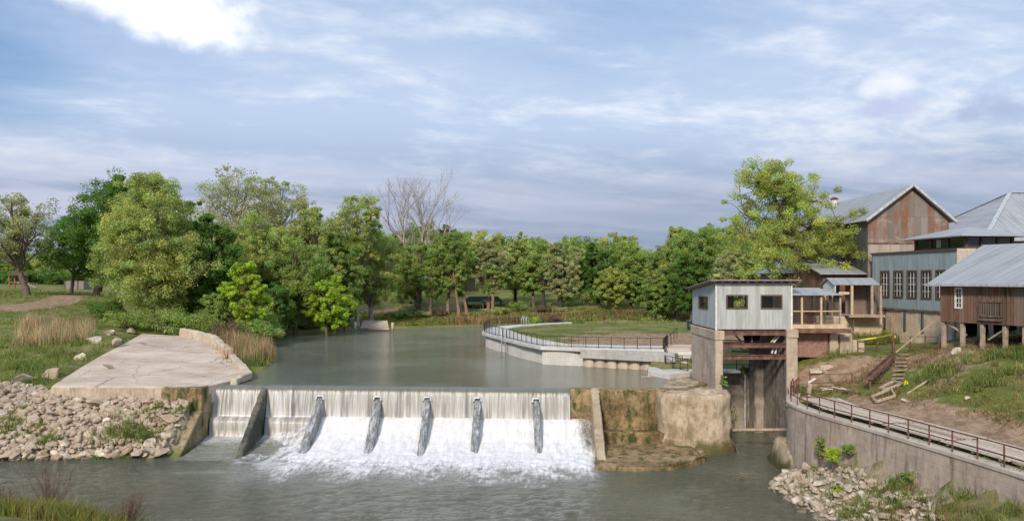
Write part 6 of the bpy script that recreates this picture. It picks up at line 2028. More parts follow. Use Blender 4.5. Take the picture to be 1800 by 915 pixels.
tree('young_elm_tree', 'small lime green tree glowing in front of the dark tree on the bank', 432, 104, 452, 44, 584, 'l_lime', 'bark', 15, 32, 8, 64, .2, LB)
tree('young_elm_tree', 'lime green bushy tree hanging over the water in the middle of the left bank', 574, 123, 478, 48, 588, 'l_lime', 'bark', 16, 36, 8, 70, .22, LB)
tree('yaupon_tree', 'small dark bushy tree at the water between the two lime green ones', 480, 118, 490, 40, 585, 'l_dark', 'darkbark', 17, 26, 8, 60, .22, LB)
tree('yaupon_tree', 'small mid green tree above the dry grass at the end of the parapet', 395, 106, 500, 44, 592, 'l_mid', 'darkbark', 18, 24, 8, 60, .22, LB)
tree('yaupon_tree', 'small olive tree at the waterline left of the boat ramp', 606, 133, 505, 22, 580, 'l_mid', 'bark', 19, 20, 8, 56, .23, LB)

FB = 'trees on the far bank'
far = [
    (735, 168, 428, 46, 556, 'l_mid', 'tree with a dark low crown just behind the boat ramp'),
    (702, 176, 435, 40, 540, 'l_olive', 'dark tree left of the tall dead tree'),
    (787, 163, 404, 48, 525, 'l_mid', 'full round green tree right below the tall dead tree with leaning reddish trunks'),
    (790, 195, 382, 24, 470, 'l_dark', 'small dark tuft of crown standing above the round green tree'),
    (858, 166, 418, 44, 520, 'l_grey', 'grey twiggy tree above the picnic pavilion'),
    (905, 178, 402, 34, 520, 'l_olive', 'tall pale tree with open top right of the twiggy tree'),
    (938, 170, 440, 42, 528, 'l_mid', 'dark green tree with short thick trunk behind the promenade tip'),
    (985, 168, 430, 38, 540, 'l_grey', 'dull green tree left of the vivid green ones'),
    (1022, 190, 420, 34, 520, 'l_olive', 'loose crowned tree poking above the middle of the far row'),
    (1052, 172, 432, 40, 545, 'l_dark', 'vivid dark green round tree in the middle of the far row'),
    (1078, 164, 462, 30, 560, 'l_yel', 'yellow green narrow tree standing before the dark round ones'),
    (1108, 166, 446, 38, 556, 'l_mid', 'soft mid green tree right of the yellow green one'),
    (1100, 196, 424, 40, 520, 'l_mid', 'dark round crown rising behind the yellow green tree'),
    (1150, 178, 432, 38, 545, 'l_mid', 'leafy tree in the right half of the far row'),
    (1190, 160, 402, 44, 555, 'l_olive', 'tall dark tree left of the shed roof'),
    (1240, 152, 377, 52, 560, 'l_mid', 'highest full tree of the right half, directly behind the shed'),
    (1215, 148, 450, 46, 562, 'l_dark', 'dark low tree directly left of the shed wall'),
    (1292, 140, 430, 50, 560, 'l_grey', 'soft greyish willow behind the shed roof'),
    (1340, 135, 440, 46, 550, 'l_olive', 'olive tree behind the right end of the shed'),
    (1160, 154, 480, 40, 562, 'l_mid', 'low green tree behind the yellow shrub'),
    (1400, 128, 430, 46, 540, 'l_mid', 'green tree behind the small grey shed'),
]
for i, (px, Y, top, hw, low, lf, lab) in enumerate(far):
    big_ = px > 1040
    if big_: low = 566; hw += 4; top -= 8
    else: top -= 4
    top += (-12, 7, -3, 11, -8, 2, 9)[i % 7]; hw *= (1.12, .9, 1.0, 1.15, .85)[i % 5]
    tree('broadleaf_tree', lab, px, Y, top, hw, low, lf, 'pinkbark' if i in (0, 2, 4) else ('darkbark' if i % 2 else 'bark'), 40 + i, 42 if big_ else 32, 9, 84, .24, FB, lean=(i % 3 - 1) * 5, fork=.3, trunk_r=.34)
# willow trunks along the far bank, visible under the crowns
for i, (px, Y, tp, ln) in enumerate(((806, 160, 470, -12), (820, 162, 480, -16), (866, 163, 470, 2), (955, 168, 470, 2), (757, 161, 480, 3))):
    tree('willow_tree', ('slanting pale trunk tree, left of the two leaning beside the pavilion', 'slanting pale trunk tree nearer to the pavilion roof', 'tree with a straight trunk standing right in front of the pavilion', 'tree with a dark straight trunk on the lawn behind the promenade tip', 'thin trunk tree on the bank right of the boat ramp')[i], px, Y, tp - 20, 26, 528, 'l_mid', 'pinkbark' if i != 3 else 'darkbark', 70 + i, 14, 8, 44, .28, 'trees on the far bank', lean=ln, trunk_r=.33, fork=.4)


# dead tree
def dead_tree(px, Y, top, hw, seed, label):
    r_ = random.Random(seed); x = (px - CX) * Y / F; zg = hz(x, Y); Ht = H - (top - HZ) * Y / F - zg
    root = empty('dead_tree', (x, Y, zg), label, 'tree', FB)
    m = MB(); ml_ = []

    def grow(p, d, L, r, lv):
        n = 5; pts = [p]; dd = d.copy()
        for k in range(n):
            dd = (dd + Vector((r_.gauss(0, .10), r_.gauss(0, .10), r_.gauss(.04, .06)))).normalized()
            pts.append(pts[-1] + dd * L / n)
        tgt = m if lv > 0 else m
        tgt.tube(pts, [r * (1 - .5 * k / n) for k in range(n + 1)], 7 if lv < 2 else 4, cap=False)
        if lv >= 5 or L < .5: return
        kids = 2 if lv < 1 else r_.choice((2, 3, 3))
        for j in range(kids):
            ax = Vector((r_.gauss(0, 1), r_.gauss(0, 1), 0)).normalized()
            ang = r_.uniform(.22, .62)
            nd = (dd * math.cos(ang) + ax * math.sin(ang)).normalized()
            grow(pts[-1], nd, L * r_.uniform(.62, .80), r * .5 * r_.uniform(.8, 1.1), lv + 1)
        for j in range(2):
            if lv > 0:
                ax = Vector((r_.gauss(0, 1), r_.gauss(0, 1), r_.uniform(0, .6))).normalized(); b = pts[r_.choice((2, 3, 4))]
                grow(b, (dd * .55 + ax * .7).normalized(), L * .42, r * .3, lv + 2)
    base = Vector((x, Y, zg - .2))
    m.tube([base, base + Vector((.1, 0, Ht * .26)), base + Vector((0, 0, Ht * .30))], [.85, .62, .6], 9, cap=False)
    f0 = base + Vector((0, 0, Ht * .27))
    spread = hw * Y / F
    for a, l, dz_ in ((-.62, .31, .9), (-.25, .33, 1), (.0, .35, 1), (.28, .33, 1), (.58, .31, .85), (.85, .27, .7), (-.85, .24, .7)):
        d = Vector((a * .62, r_.uniform(-.5, .5), dz_)).normalized()
        grow(f0 + Vector((0, 0, r_.uniform(0, Ht * .06))), d, Ht * l * .90, .37, 1)
    m.build('branches', M['deadwood'], root, True)
    return root


M['deadwood'] = barkm('bleached_dead_wood', (0.43, 0.36, 0.315))
dead_tree(735, 170, 322, 70, 5, 'tall bleached dead tree with bare branches rising above the far bank')

# big pecan beside the mill: trunk behind the low shed, crown leaning left over the roofs
def pecan():
    Y = 88.5; r_ = random.Random(77)
    g = PY(1440, 470, Y); x = g.x; zg = hz(x, Y)
    root = empty('pecan_tree', (x, Y, zg), 'big yellow green pecan leaning left over the low shed roofs beside the barn', 'tree')
    m = MB()
    def P(px, py, dy=0.0): return PY(px, py, Y + dy)
    tk = [Vector((x + .6, Y, zg - .3)), P(1444, 500), P(1438, 470), P(1428, 455), P(1415, 440), P(1402, 415), P(1390, 392), P(1372, 372)]
    m.tube(tk, [.75, .66, .62, .6, .5, .4, .32, .26], 10, cap=False)
    ends = []
    def br(path, r0, r1):
        path = [Vector(p) for p in path]; m.tube(path, [r0 + (r1 - r0) * k / (len(path) - 1) for k in range(len(path))], 7, cap=False); return path
    B = [br([P(1372, 372), P(1362, 350, .5), P(1356, 338, 1), P(1352, 326, 1), P(1340, 317, 1)], .26, .08),
         br([P(1356, 330, 1), P(1345, 318, 0), P(1330, 322, -1)], .14, .05),
         br([P(1390, 392), P(1372, 366, -1.5), P(1380, 345, -2), P(1395, 330, -2)], .24, .06),
         br([P(1380, 375, 0), P(1400, 362, 1.5), P(1418, 356, 2), P(1436, 352, 2)], .22, .06),
         br([P(1415, 440), P(1380, 428, -2), P(1345, 420, -3), P(1312, 415, -3), P(1290, 400, -3)], .30, .06),
         br([P(1402, 415), P(1360, 402, 2), P(1325, 385, 3), P(1300, 372, 3)], .26, .06),
         br([P(1415, 440), P(1440, 420, -1), P(1465, 410, -2), P(1490, 415, -2.5), P(1508, 425, -3)], .28, .06),
         br([P(1402, 415), P(1430, 395, -2), P(1455, 390, -3), P(1478, 396, -3)], .24, .05),
         br([P(1428, 455), P(1395, 448, -3), P(1370, 452, -4), P(1345, 455, -4)], .2, .05),
         br([P(1428, 455), P(1450, 440, -3), P(1475, 440, -4), P(1495, 446, -4)], .2, .05)]
    cent = []; rad_ = []
    for path in B:
        for k in range(44):
            t = r_.uniform(.2, 1.0) * (len(path) - 1); i = min(int(t), len(path) - 2); p = path[i].lerp(path[i + 1], t - i)
            q = p + Vector((r_.gauss(0, 1.35), r_.gauss(0, 1.6), r_.gauss(.1, 1.25)))
            limb(m, p, q, .06, .015, r_, .15, 3, 4); cent.append(q); rad_.append(r_.uniform(.5, 1.0))
    m.build('trunk', M['bark'], root, True)
    c = np.array([tuple(v - Vector((x, Y, zg))) for v in cent])
    V, q, T = leaf_cloud(c, np.array(rad_) * 1.1, 105, .145, 77, cvar=.2)
    link('crown', np_mesh('crown', V, q, 4, M['l_yel'], T), root)
pecan()

# far tree line closing the view: copies of four trees
protos_t = []
for i, (lf, sd_) in enumerate((('l_mid', 201), ('l_mid', 202), ('l_olive', 203), ('l_yel', 204), ('l_grey', 205))):
    protos_t.append(tree('distant_tree', 'one of the trees of the distant wood closing the view behind the fields', 900 + i * 5, 240, 415 + i * 4, 48, 488, lf, 'bark', sd_, 26, 8, 38, .42, 'trees of the distant wood', zb=11.0, trunk_r=.3, fork=.2))
rt = random.Random(5)
spots = []
for row, (Y0, st) in enumerate(((215, 9.5), (245, 10.5), (285, 13))):
    x = -185 if row else -150
    while x < 120:
        xx = x + rt.uniform(-2, 2); YY = Y0 + rt.uniform(-7, 7)
        px = CX + F * xx / YY
        if row == 0 and px < 330: x += st * rt.uniform(.8, 1.2); continue
        if row == 0 and 690 < px < 1010 and False: pass
        spots.append((xx, YY)); x += st * rt.uniform(.8, 1.2)
for i, (xx, YY) in enumerate(spots):
    src = protos_t[i % 5]
    o = src if i < 5 else copy_tree(src)
    o.location = (xx, YY, hz(xx, YY)); o.rotation_euler.z = rt.uniform(0, 6.28); s = rt.uniform(.85, 1.3)
    px = CX + F * xx / YY
    if px < 260: s *= .72
    o.scale = (s * 1.05, s * 1.05, s)

# shrubs
BS = 'shrubs along the water'
shr = [
    ('shrub', 'leafy green shrub mass under the tall olive tree at the back of the slab', 290, 588, 5.2, 3.4, 'l_mid', 80, 70), ('shrub', 'bright green shrub left of the slab top under the olive tree', 225, 580, 3.6, 2.4, 'l_mid', 81, 70),
    ('shrub', 'green shrub behind the parapet corner', 345, 592, 3.4, 3.0, 'l_mid', 82, 70), ('shrub', 'brownish bare shrub beside the dry reeds at the pond edge', 402, 602, 2.6, 3.0, 'l_brown', 83, 26),
    ('shrub', 'dark shrub on the slab side of the oak', 185, 560, 2.8, 2.4, 'l_dark', 84, 60), ('shrub', 'mid green shrub above the dry reeds', 440, 592, 3.6, 3.4, 'l_mid', 85, 70), ('shrub', 'olive shrub between the reeds and the dark small tree', 465, 590, 2.6, 3.6, 'l_olive', 86, 60)]
for i, (nm, lab, px, py, w_, h__, lf, sd_, pr_) in enumerate(shr):
    shrub(nm, lab, px, py, w_, h__, lf, sd_, pr_, .17, BS, 60)
for i, (x, y, w_, hh_, lf, lab) in enumerate(((-34.2, 118, 2.6, 2.6, 'l_dark', 'dark shrub overhanging the pond edge below the leaning tree'), (-38.5, 126, 3.0, 3.2, 'l_mid', 'green shrub at the inner bend of the left shore'), (-33.0, 133.5, 2.8, 2.4, 'l_mid', 'green shrub under the lime tree at the waterline'), (-29.5, 137.5, 2.2, 2.2, 'l_dark', 'last dark shrub on the shore before the boat ramp'), (-31, 106, 1.9, 2.0, 'l_olive', 'olive shrub on the shore nearest the reeds'))):
    shrub('shrub', lab, 0, 0, w_, hh_, lf, 90 + i, 60, .18, BS, at=(x, y, hz(x, y)))
us = ((-36.5, 117, 3.2, 5.0, 'l_mid', 'broad green shrub under the trees at the inner left shore'), (-40.5, 124, 3.4, 5.5, 'l_dark', 'dark tall shrub in the innermost corner of the left shore'), (-38.0, 130.5, 3.2, 4.6, 'l_mid', 'tall green shrub on the shore below the leaning elm'), (-35.2, 133.8, 2.8, 4.2, 'l_olive', 'olive shrub on the shore between the two lime trees'), (-31.5, 137.8, 2.8, 4.4, 'l_dark', 'tall dark shrub at the waterline right of the right lime tree'), (-31.5, 142.5, 2.4, 4.8, 'l_mid', 'green shrub just left of the boat ramp post'), (-34.2, 112, 2.6, 4.2, 'l_mid', 'green shrub behind the reeds on the left shore'), (-31.5, 101.5, 2.4, 3.2, 'l_mid', 'green shrub right behind the dry reeds'), (-44.5, 133, 4, 7, 'l_dark', 'tall dark thicket behind the left shore'), (-39, 139, 4, 7, 'l_mid', 'tall green thicket behind the right lime tree'), (-33, 144, 3.6, 6.5, 'l_mid', 'tall green thicket behind the boat ramp posts'), (-47, 118, 4, 6, 'l_dark', 'tall dark thicket left of the small dark tree'))
for i, (x, y, w_, hh_, lf, lab) in enumerate(us):
    shrub('shrub', lab, 0, 0, w_, hh_, lf, 300 + i, 60, .22, BS, at=(x, y, hz(x, y)), n=60, low=.02)
for i, (px, y, top_, w_) in enumerate(((20, 205, 486, 11), (75, 208, 484, 10), (120, 203, 488, 10), (165, 207, 483, 10), (215, 205, 484, 11), (-25, 204, 486, 10), (-70, 200, 486, 10))):
    x = (px - CX) * y / F; z = hz(x, y)
    shrub('hedge_shrub', 'part of the dark green hedge line closing the far left field', 0, 0, w_ * .8, (H - (top_ - HZ) * y / F) - z + 1.6, 'l_dark', 330 + i, 60, .4, 'hedge of the far left field', at=(x, y, z), n=70, low=.0)
for i, (px, y, w_, hh_, lf, lab) in enumerate(((1076, 133, 1.9, 3.6, 'l_brown', 'pinkish bare little tree just behind the long fence'), (1148, 136, 4.2, 4.3, 'l_yel', 'rounded yellowish shrub behind the long fence'), (1010, 150, 2.2, 2.0, 'l_mid', 'green shrub behind the fence left of the bare little tree'), (1045, 140, 2.4, 2.6, 'l_mid', 'bright green shrub left of the bare little tree'), (1110, 142, 2.6, 2.6, 'l_mid', 'green shrub between the bare tree and the yellowish shrub'), (1195, 140, 3.0, 3.0, 'l_grey', 'grey green shrub left of the shed wall'), (975, 152, 1.6, 1.6, 'l_brown', 'brown twiggy shrub behind the hoops'), (940, 149.5, 1.5, 2.2, 'l_lime', 'bright sapling rising behind the steel hoops'), (1240, 138, 3.4, 3.6, 'l_grey', 'grey green shrub hidden behind the shed'))):
    x = (px - CX) * y / F
    shrub('shrub', lab, 0, 0, w_, hh_, lf, 100 + i, 46, .17, 'shrubs behind the long fence', at=(x, y, hz(x, y)), low=.25)
for i, (px, y, w_, hh_, lf) in enumerate(((705, 158, 2.2, 1.9, 'l_mid'), (742, 160, 1.8, 1.4, 'l_olive'), (775, 162, 1.7, 1.3, 'l_brown'), (832, 160, 1.8, 1.4, 'l_mid'), (880, 163, 2.2, 1.8, 'l_olive'), (912, 166, 2.4, 2.2, 'l_mid'), (955, 163, 1.9, 1.5, 'l_brown'), (1000, 170, 3.0, 3.2, 'l_mid'), (1035, 172, 3.2, 3.6, 'l_olive'), (1090, 174, 3.4, 4.0, 'l_mid'), (1170, 160, 3.4, 3.8, 'l_olive'))):
    x = (px - CX) * y / F
    shrub('shrub', ('shrub on the far shore right of the boat ramp', 'low olive shrub between the boat ramp and the leaning trunks', 'dry twiggy shrub at the foot of the leaning trunks', 'low shrub on the shore in front of the pavilion', 'olive shrub on the shore right of the pavilion', 'green shrub on the shore above the promenade tip', 'dry twiggy shrub behind the promenade tip', 'green shrub under the far trees left of the bare little tree', 'tall olive shrub under the dark round far trees', 'tall green shrub under the far trees behind the bare little tree', 'tall olive shrub under the far trees behind the yellowish shrub')[i], 0, 0, w_, hh_, lf, 400 + i, 40, .2, 'shrubs on the far bank', at=(x, y, hz(x, y)), low=.1)
# weeds on walls and in the right rubble
for i, (p, w_, hh_, lf, n_, lab) in enumerate((
        (Vector((18.55, 49.6, 1.6)), .42, 2.0, 'l_mid', 30, 'tall dark green sapling climbing the retaining wall'),
        (Vector((18.35, 47.2, 1.9)), .62, 1.35, 'l_lime', 34, 'bright lime shrub in the rocks at the foot of the retaining wall'),
        (Vector((19.15, 46.9, 2.75)), .5, .7, 'l_mid', 20, 'small shrub high against the retaining wall right of the lime one'),
        (Vector((20.0, 41.8, 2.3)), .42, .75, 'l_mid', 22, 'round green shrub at the wall right of the rock pile'),
        (Vector((17.6, 44.6, 1.2)), .38, .5, 'l_lime', 14, 'low lime weed in the right rock pile'),
        (Vector((18.1, 49.5, 1.1)), .3, .45, 'l_mid', 12, 'little weed at the top left of the right rock pile'))):
    shrub('shrub', lab, 0, 0, w_, hh_, lf, 120 + i, 42, .085, 'weeds at the retaining wall', at=p, n=n_, low=.12)
for i, (p, w_, hh_, lab) in enumerate(((Vector((16.85, 62.6, 1.4)), .32, 2.0, 'green creeper hanging on the right side of the round plinth'), (Vector((16.2, 63.1, 4.3)), .40, 1.3, 'green creeper at the foot of the left pier'), (Vector((19.3, 68.9, 4.4)), .18, 1.4, 'thin creeper hanging from the catwalk'))):
    shrub('creeper', lab, 0, 0, w_, hh_, 'l_mid', 140 + i, 40, .08, 'creepers in the mill race', at=p, n=16, cat='creeper', stems=3)
# foreground bare bushes, lower left corner
for i, (x, y, w_, hh_, lab) in enumerate(((-21.6, 38.6, 1.3, 2.7, 'taller reddish bare bush on the near bank in the lower left'), (-24.4, 39.6, 1.2, 1.6, 'low reddish bare bush at the left edge of the near bank'), (-17.9, 38.2, 1.4, 1.7, 'low brown bare bush on the near bank right of the reddish one'))):
    g = Vector((x, y, hz(x, y))); r_ = random.Random(150 + i)
    root = empty('bare_bush', g, lab, 'bush', 'bare bushes on the near bank'); m = MB(); cc = []
    for k in range(34):
        a = r_.uniform(0, 6.28); q = g + Vector((math.cos(a) * w_ * r_.uniform(.1, 1), math.sin(a) * w_ * r_.uniform(.1, .8), hh_ * r_.uniform(.5, 1)))
        L = limb(m, g, q, .016, .005, r_, .12, 5, 4)
        for j in range(7):
            s = L[r_.choice((2, 3, 4, 5))]; q2 = s + Vector((r_.gauss(0, .22), r_.gauss(0, .2), r_.uniform(.05, .5))); limb(m, s, q2, .007, .003, r_, .1, 2, 3); cc.append(q2 - g)
    m.build('twigs', M['redtwig'], root)
    V, q, T = leaf_cloud(np.array([tuple(c) for c in cc]), np.full(len(cc), .09), 3, .03, 150 + i)
    link('buds', np_mesh('buds', V, q, 4, M['l_red'], T), root)
# ---------------------------------------------------------------- small things on the mill bank
def rfence(pts, label, hgt, sp, rails, group='old railings on the mill bank', mat='rustrail', post=.07):
    return railing('railing', pts, label, group, hgt, sp, post, rails, mat, .05, cat='railing')


def gp(px, py, y0=48):
    return ground(px, py, y0)


rfence([Vector((22.2, 64.6, hz(22.2, 64.6))), gp(1425, 613), gp(1446, 614)], 'low rusty railing below the brick wall right of the front pier', 1.0, 1.6, (1.0, .4))
rfence([gp(1508, 619), gp(1538, 618), gp(1569, 622)], 'low rusty railing under the caution tape', .95, 1.6, (1.0, .35))
rfence([gp(1600, 612), gp(1625, 613), gp(1650, 614)], 'rusty railing in the weeds left of the board house posts', .9, 1.5, (1.0, .1))
p0 = gp(1571, 640); m = MB(); m.tube([p0, p0 + Vector((0, 0, 2.2))], .07, 7)
tag(m.build('post', M['rustrail'], None, True, origin=p0), 'tall rusty post that holds the end of the yellow tape', 'post')
# yellow tape
tpts = [gp(1463, 612) + Vector((0, 0, .5)), gp(1508, 619) + Vector((0, 0, .95)), gp(1540, 618) + Vector((0, 0, 1.1)), p0 + Vector((0, 0, 2.15)), p0 + Vector((.12, 0, 1.9))]
m = MB()
for a, b in zip(tpts[:-1], tpts[1:]):
    m.bar(a, b, .02, .10)
tag(m.build('caution_tape', M['yellowtape'], None, origin=p0), 'yellow caution tape strung along the rusty railing', 'tape')
t2a = gp(1422, 616); m = MB(); m.tube([t2a, t2a + Vector((0, 0, .55)), t2a + Vector((0, 0, .62))], [.09, .09, .04], 8)
tag(m.build('marker_post', M['yellow'], None, True, origin=t2a), 'short yellow marker post below the walkway', 'post')
m = MB(); m.bar(t2a + Vector((0, 0, .5)), gp(1446, 614) + Vector((0, 0, .55)), .02, .09)
tag(m.build('caution_tape', M['yellowtape'], None, origin=t2a), 'short yellow tape from the marker post to the railing', 'tape')
t3 = gp(1592, 679); m = MB(); m.tube([t3, t3 + Vector((0, 0, .12)), t3 + Vector((0, 0, .3)), t3 + Vector((0, 0, .36))], [.16, .2, .14, .05], 9)
tag(m.build('yellow_cap', M['yellow'], None, True, origin=t3), 'yellow plastic cap lying in the grass beside the wooden steps', 'cap')
a, b = gp(1595, 695), gp(1643, 664); m = MB(); m.bar(a + Vector((0, 0, .12)), b + Vector((0, 0, .1)), .09, .07)
tag(m.build('pale_plank', M['pine'], None, origin=a), 'long yellowish plank lying on the grass of the bank', 'plank')
# rusted chute sloping down the bank
a, b = gp(1527, 690) + Vector((0, 0, .9)), gp(1568, 650) + Vector((0, 0, .8))
ch = empty('rusty_chute', a, 'sloping rusty metal chute beside the wooden steps', 'chute')
m = MB(); m.bar(a, b, .5, .04); m.build('trough', M['rust'], ch)
for s in (-.25, .25):
    m = MB(); q = Vector((s, 0, .1)); m.bar(a + q, b + q, .05, .22); m.build('side_plate', M['rust'], ch)
for t in (.05, .5, .95):
    p = a.lerp(b, t); m = MB(); m.box(p.x - .05, p.x + .05, p.y - .05, p.y + .05, hz(p.x, p.y) - .1, p.z); m.build('leg', M['rust'], ch)
# wooden steps
st = empty('wooden_steps', gp(1585, 668), 'flight of weathered timber steps climbing the grassy bank', 'steps')
for k in range(7):
    py = 668 - k * 7.2; pxc = 1578 + k * 1.7
    g0, g1 = gp(pxc - 9, py), gp(pxc + 9, py)
    m = MB(); m.bar(g0 + Vector((0, 0, .08)), g1 + Vector((0, 0, .08)), .32, .1); m.build('tread', M['oldpine'], st)
for i, (q, lab) in enumerate((((1532, 702, 1566, 688, 1573, 700, 1540, 712), 'grey timber frame lying open at the foot of the steps'), ((1545, 686, 1572, 674, 1585, 680, 1556, 690), 'second grey timber frame just above the lower one'))):
    P = [gp(q[j], q[j + 1]) + Vector((0, 0, .16)) for j in range(0, 8, 2)]
    fr = empty('timber_box', P[0], lab, 'timber box', 'timber frames on the bank')
    for j in range(4):
        m = MB(); m.bar(P[j], P[(j + 1) % 4], .14, .18); worn(m.build('beam', M['oldpine'], fr), .3, .03, 2, j, .02)
a, b = gp(1575, 628) + Vector((0, 0, .4)), Vector((31.0, 60.6, 9.7))
m = MB(); m.bar(a, b, .1, .1); tag(m.build('timber_prop', M['oldpine'], None, origin=a), 'long grey timber leaning from the bank up to the corner of the board house', 'timber')
for i, (px, py, s, lab) in enumerate(((1438, 655, 1.0, 'broken flat concrete slab lying on the dirt below the walkway'), (1452, 651, .7, 'smaller broken slab beside the larger one on the dirt'))):
    g = gp(px, py); m = MB(); m.slab([g + Vector((-.75 * s, -.4 * s, .12)), g + Vector((.1 * s, -.55 * s, .16)), g + Vector((.8 * s, -.1 * s, .3)), g + Vector((.4 * s, .5 * s, .34)), g + Vector((-.5 * s, .45 * s, .25))], .14)
    tag(worn(m.build('broken_slab', M['slab'], None, origin=g), .3, .04, 1.4, i, .02), lab, 'concrete slab')
r_ = random.Random(31)
for i, (px, py, lab) in enumerate(((1506, 692, 'rusty scrap heap at the foot of the chute'), (1488, 688, 'pale scrap boards left of the rusty scrap'))):
    g = gp(px, py); rt_ = empty('scrap_pile', g, lab, 'scrap')
    for k in range(9):
        a = g + Vector((r_.gauss(0, .5), r_.gauss(0, .4), .08)); b = a + Vector((r_.gauss(0, .5), r_.gauss(0, .3), r_.uniform(-.02, .2))); m = MB(); m.bar(a, b, .09, .05); m.build('scrap_piece', M['rust' if i == 0 else 'plank1'], rt_)
g = Vector((20.9, 58.2, ZW)); pd = empty('metal_bracket', g, 'rusty bracket with a white pipe at the upper end of the walkway', 'bracket')
m = MB(); m.bar(g, g + Vector((.1, 0, .9)), .25, .25); m.build('bracket_post', M['oldpine'], pd)
m = MB(); m.bar(g + Vector((0, 0, .95)), g + Vector((.5, 0, 1.25)), .12, .12); m.build('white_pipe', M['white'], pd)
rfence([Vector((21.9, 60.6, 5.0)), Vector((24.5, 59.4, 5.2))], 'thin rusty pipe rail crossing the dirt right of the pier', .8, 2.6, (1.0, .2))
rfence([Vector((19.9, 58.2, ZW)), Vector((20.8, 59.8, ZW + .1))], 'short rusty railing closing the upper end of the walkway', 1.0, .9, (1.0, .5), None)

# trash bin on the lawn behind the shed
g = Vector((PY(1213, 563, 108).x, 108, hz(PY(1213, 563, 108).x, 108)))
tb = empty('trash_bin', g, 'dark trash bin on the lawn just left of the shed', 'bin')
m = MB(); m.tube([g, g + Vector((0, 0, .1)), g + Vector((0, 0, .95))], [.33, .36, .42], 12); m.build('bin_body', M['bin'], tb, True)
m = MB(); m.tube([g + Vector((0, 0, .955)), g + Vector((0, 0, 1.05)), g + Vector((0, 0, 1.12))], [.46, .46, .2], 12); m.build('lid', M['bin'], tb, True)

# boat ramp on the far shore
br_ = empty('boat_ramp', (-23, 141, 4.3), 'short pale concrete boat ramp between two posts on the far shore', 'boat ramp')
a, b, c, d = G(632, 577.5, 4.42), G(684, 578.5, 4.42), G(681, 563, 5.5), G(639, 562, 5.5)
m = MB(); m.slab([a, b, c, d], 2.2); worn(m.build('ramp_slab', M['slab'], br_), .8, .03, 1, 1, 0)
m = MB(); m.bar(a + Vector((-.1, -.2, 0.1)), b + Vector((.1, -.2, 0.1)), .3, .35); m.build('toe_beam', M['oldconc'], br_)
for px, py, lab in ((624, 575, 'pale post on the shore left of the boat ramp'), (690, 576, 'pale post with orange top on the shore right of the boat ramp')):
    g = G(px, py, 4.7); m = MB(); m.tube([g - Vector((0, 0, .5)), g + Vector((0, 0, .9))], .22, 8); tag(m.build('mooring_post', M['pine' if px > 650 else 'white'], None, True, origin=g), lab, 'post', 'posts beside the boat ramp')

# picnic pavilion and tables
gpv = ground(850, 551, 150); Yv = gpv.y + 4; xv0, xv1 = (818 - CX) * Yv / F, (880 - CX) * Yv / F; zg = hz(gpv.x, Yv)
zr = H - (524 - HZ) * Yv / F
pv = empty('picnic_pavilion', (gpv.x, Yv, zg), 'open picnic pavilion with a dark green roof among the trunks of the far bank', 'pavilion')
m = MB(); ym = Yv + 2.5
m.add([(xv0 - .5, Yv - .6, zr - .7), (xv1 + .5, Yv - .6, zr - .7), (xv1 + .5, Yv + 5.6, zr - .7), (xv0 - .5, Yv + 5.6, zr - .7), (xv0 + .6, ym, zr + .35), (xv1 - .6, ym, zr + .35)], [(0, 1, 5, 4), (1, 2, 5), (2, 3, 4, 5), (3, 0, 4), (3, 2, 1, 0)]); m.build('roof', M['greenroof'], pv)
for x in (xv0, xv0 + (xv1 - xv0) * .5, xv1):
    for y in (Yv, Yv + 5):
        m = MB(); m.box(x - .17, x + .17, y - .17, y + .17, zg - .5, zr - .72); m.build('post', M['trim'], pv)
m = MB(); m.box(xv0 - .4, xv1 + .4, Yv - .4, Yv + 5.4, zg - .5, zg + .15); m.build('floor_slab', M['slab'], pv)


def table(x, y, z, label, rz=0.0):
    t = empty('picnic_table', (x, y, z), label, 'table', 'picnic tables on the far bank')
    m = MB(); m.box(x - 1.1, x + 1.1, y - .4, y + .4, z + .72, z + .78); m.build('tabletop', M['pine'], t)
    for s in (-1, 1):
        m = MB(); m.box(x - 1.1, x + 1.1, y + s * .8 - .14, y + s * .8 + .14, z + .42, z + .47); m.build('bench', M['pine'], t)
        m = MB(); m.bar((x + s * .75, y - .85, z), (x + s * .75, y + .35, z + .72), .09); m.bar((x + s * .75, y + .85, z), (x + s * .75, y - .35, z + .72), .09); m.bar((x + s * .75, y - .9, z + .4), (x + s * .75, y + .9, z + .4), .09); m.build('leg_frame', M['pine'], t)
    t.rotation_euler.z = rz


table((xv0 + xv1) / 2 - 1.3, Yv + 1.2, zg + .15, 'picnic table under the pavilion roof')
g = ground(987, 548, 150); table(g.x, g.y, g.z, 'pale picnic table standing alone in the trees behind the promenade', .3)
g = ground(968, 547, 150); table(g.x - .5, g.y + 6, hz(g.x - .5, g.y + 6), 'picnic table left of the lone pale one', -.4)

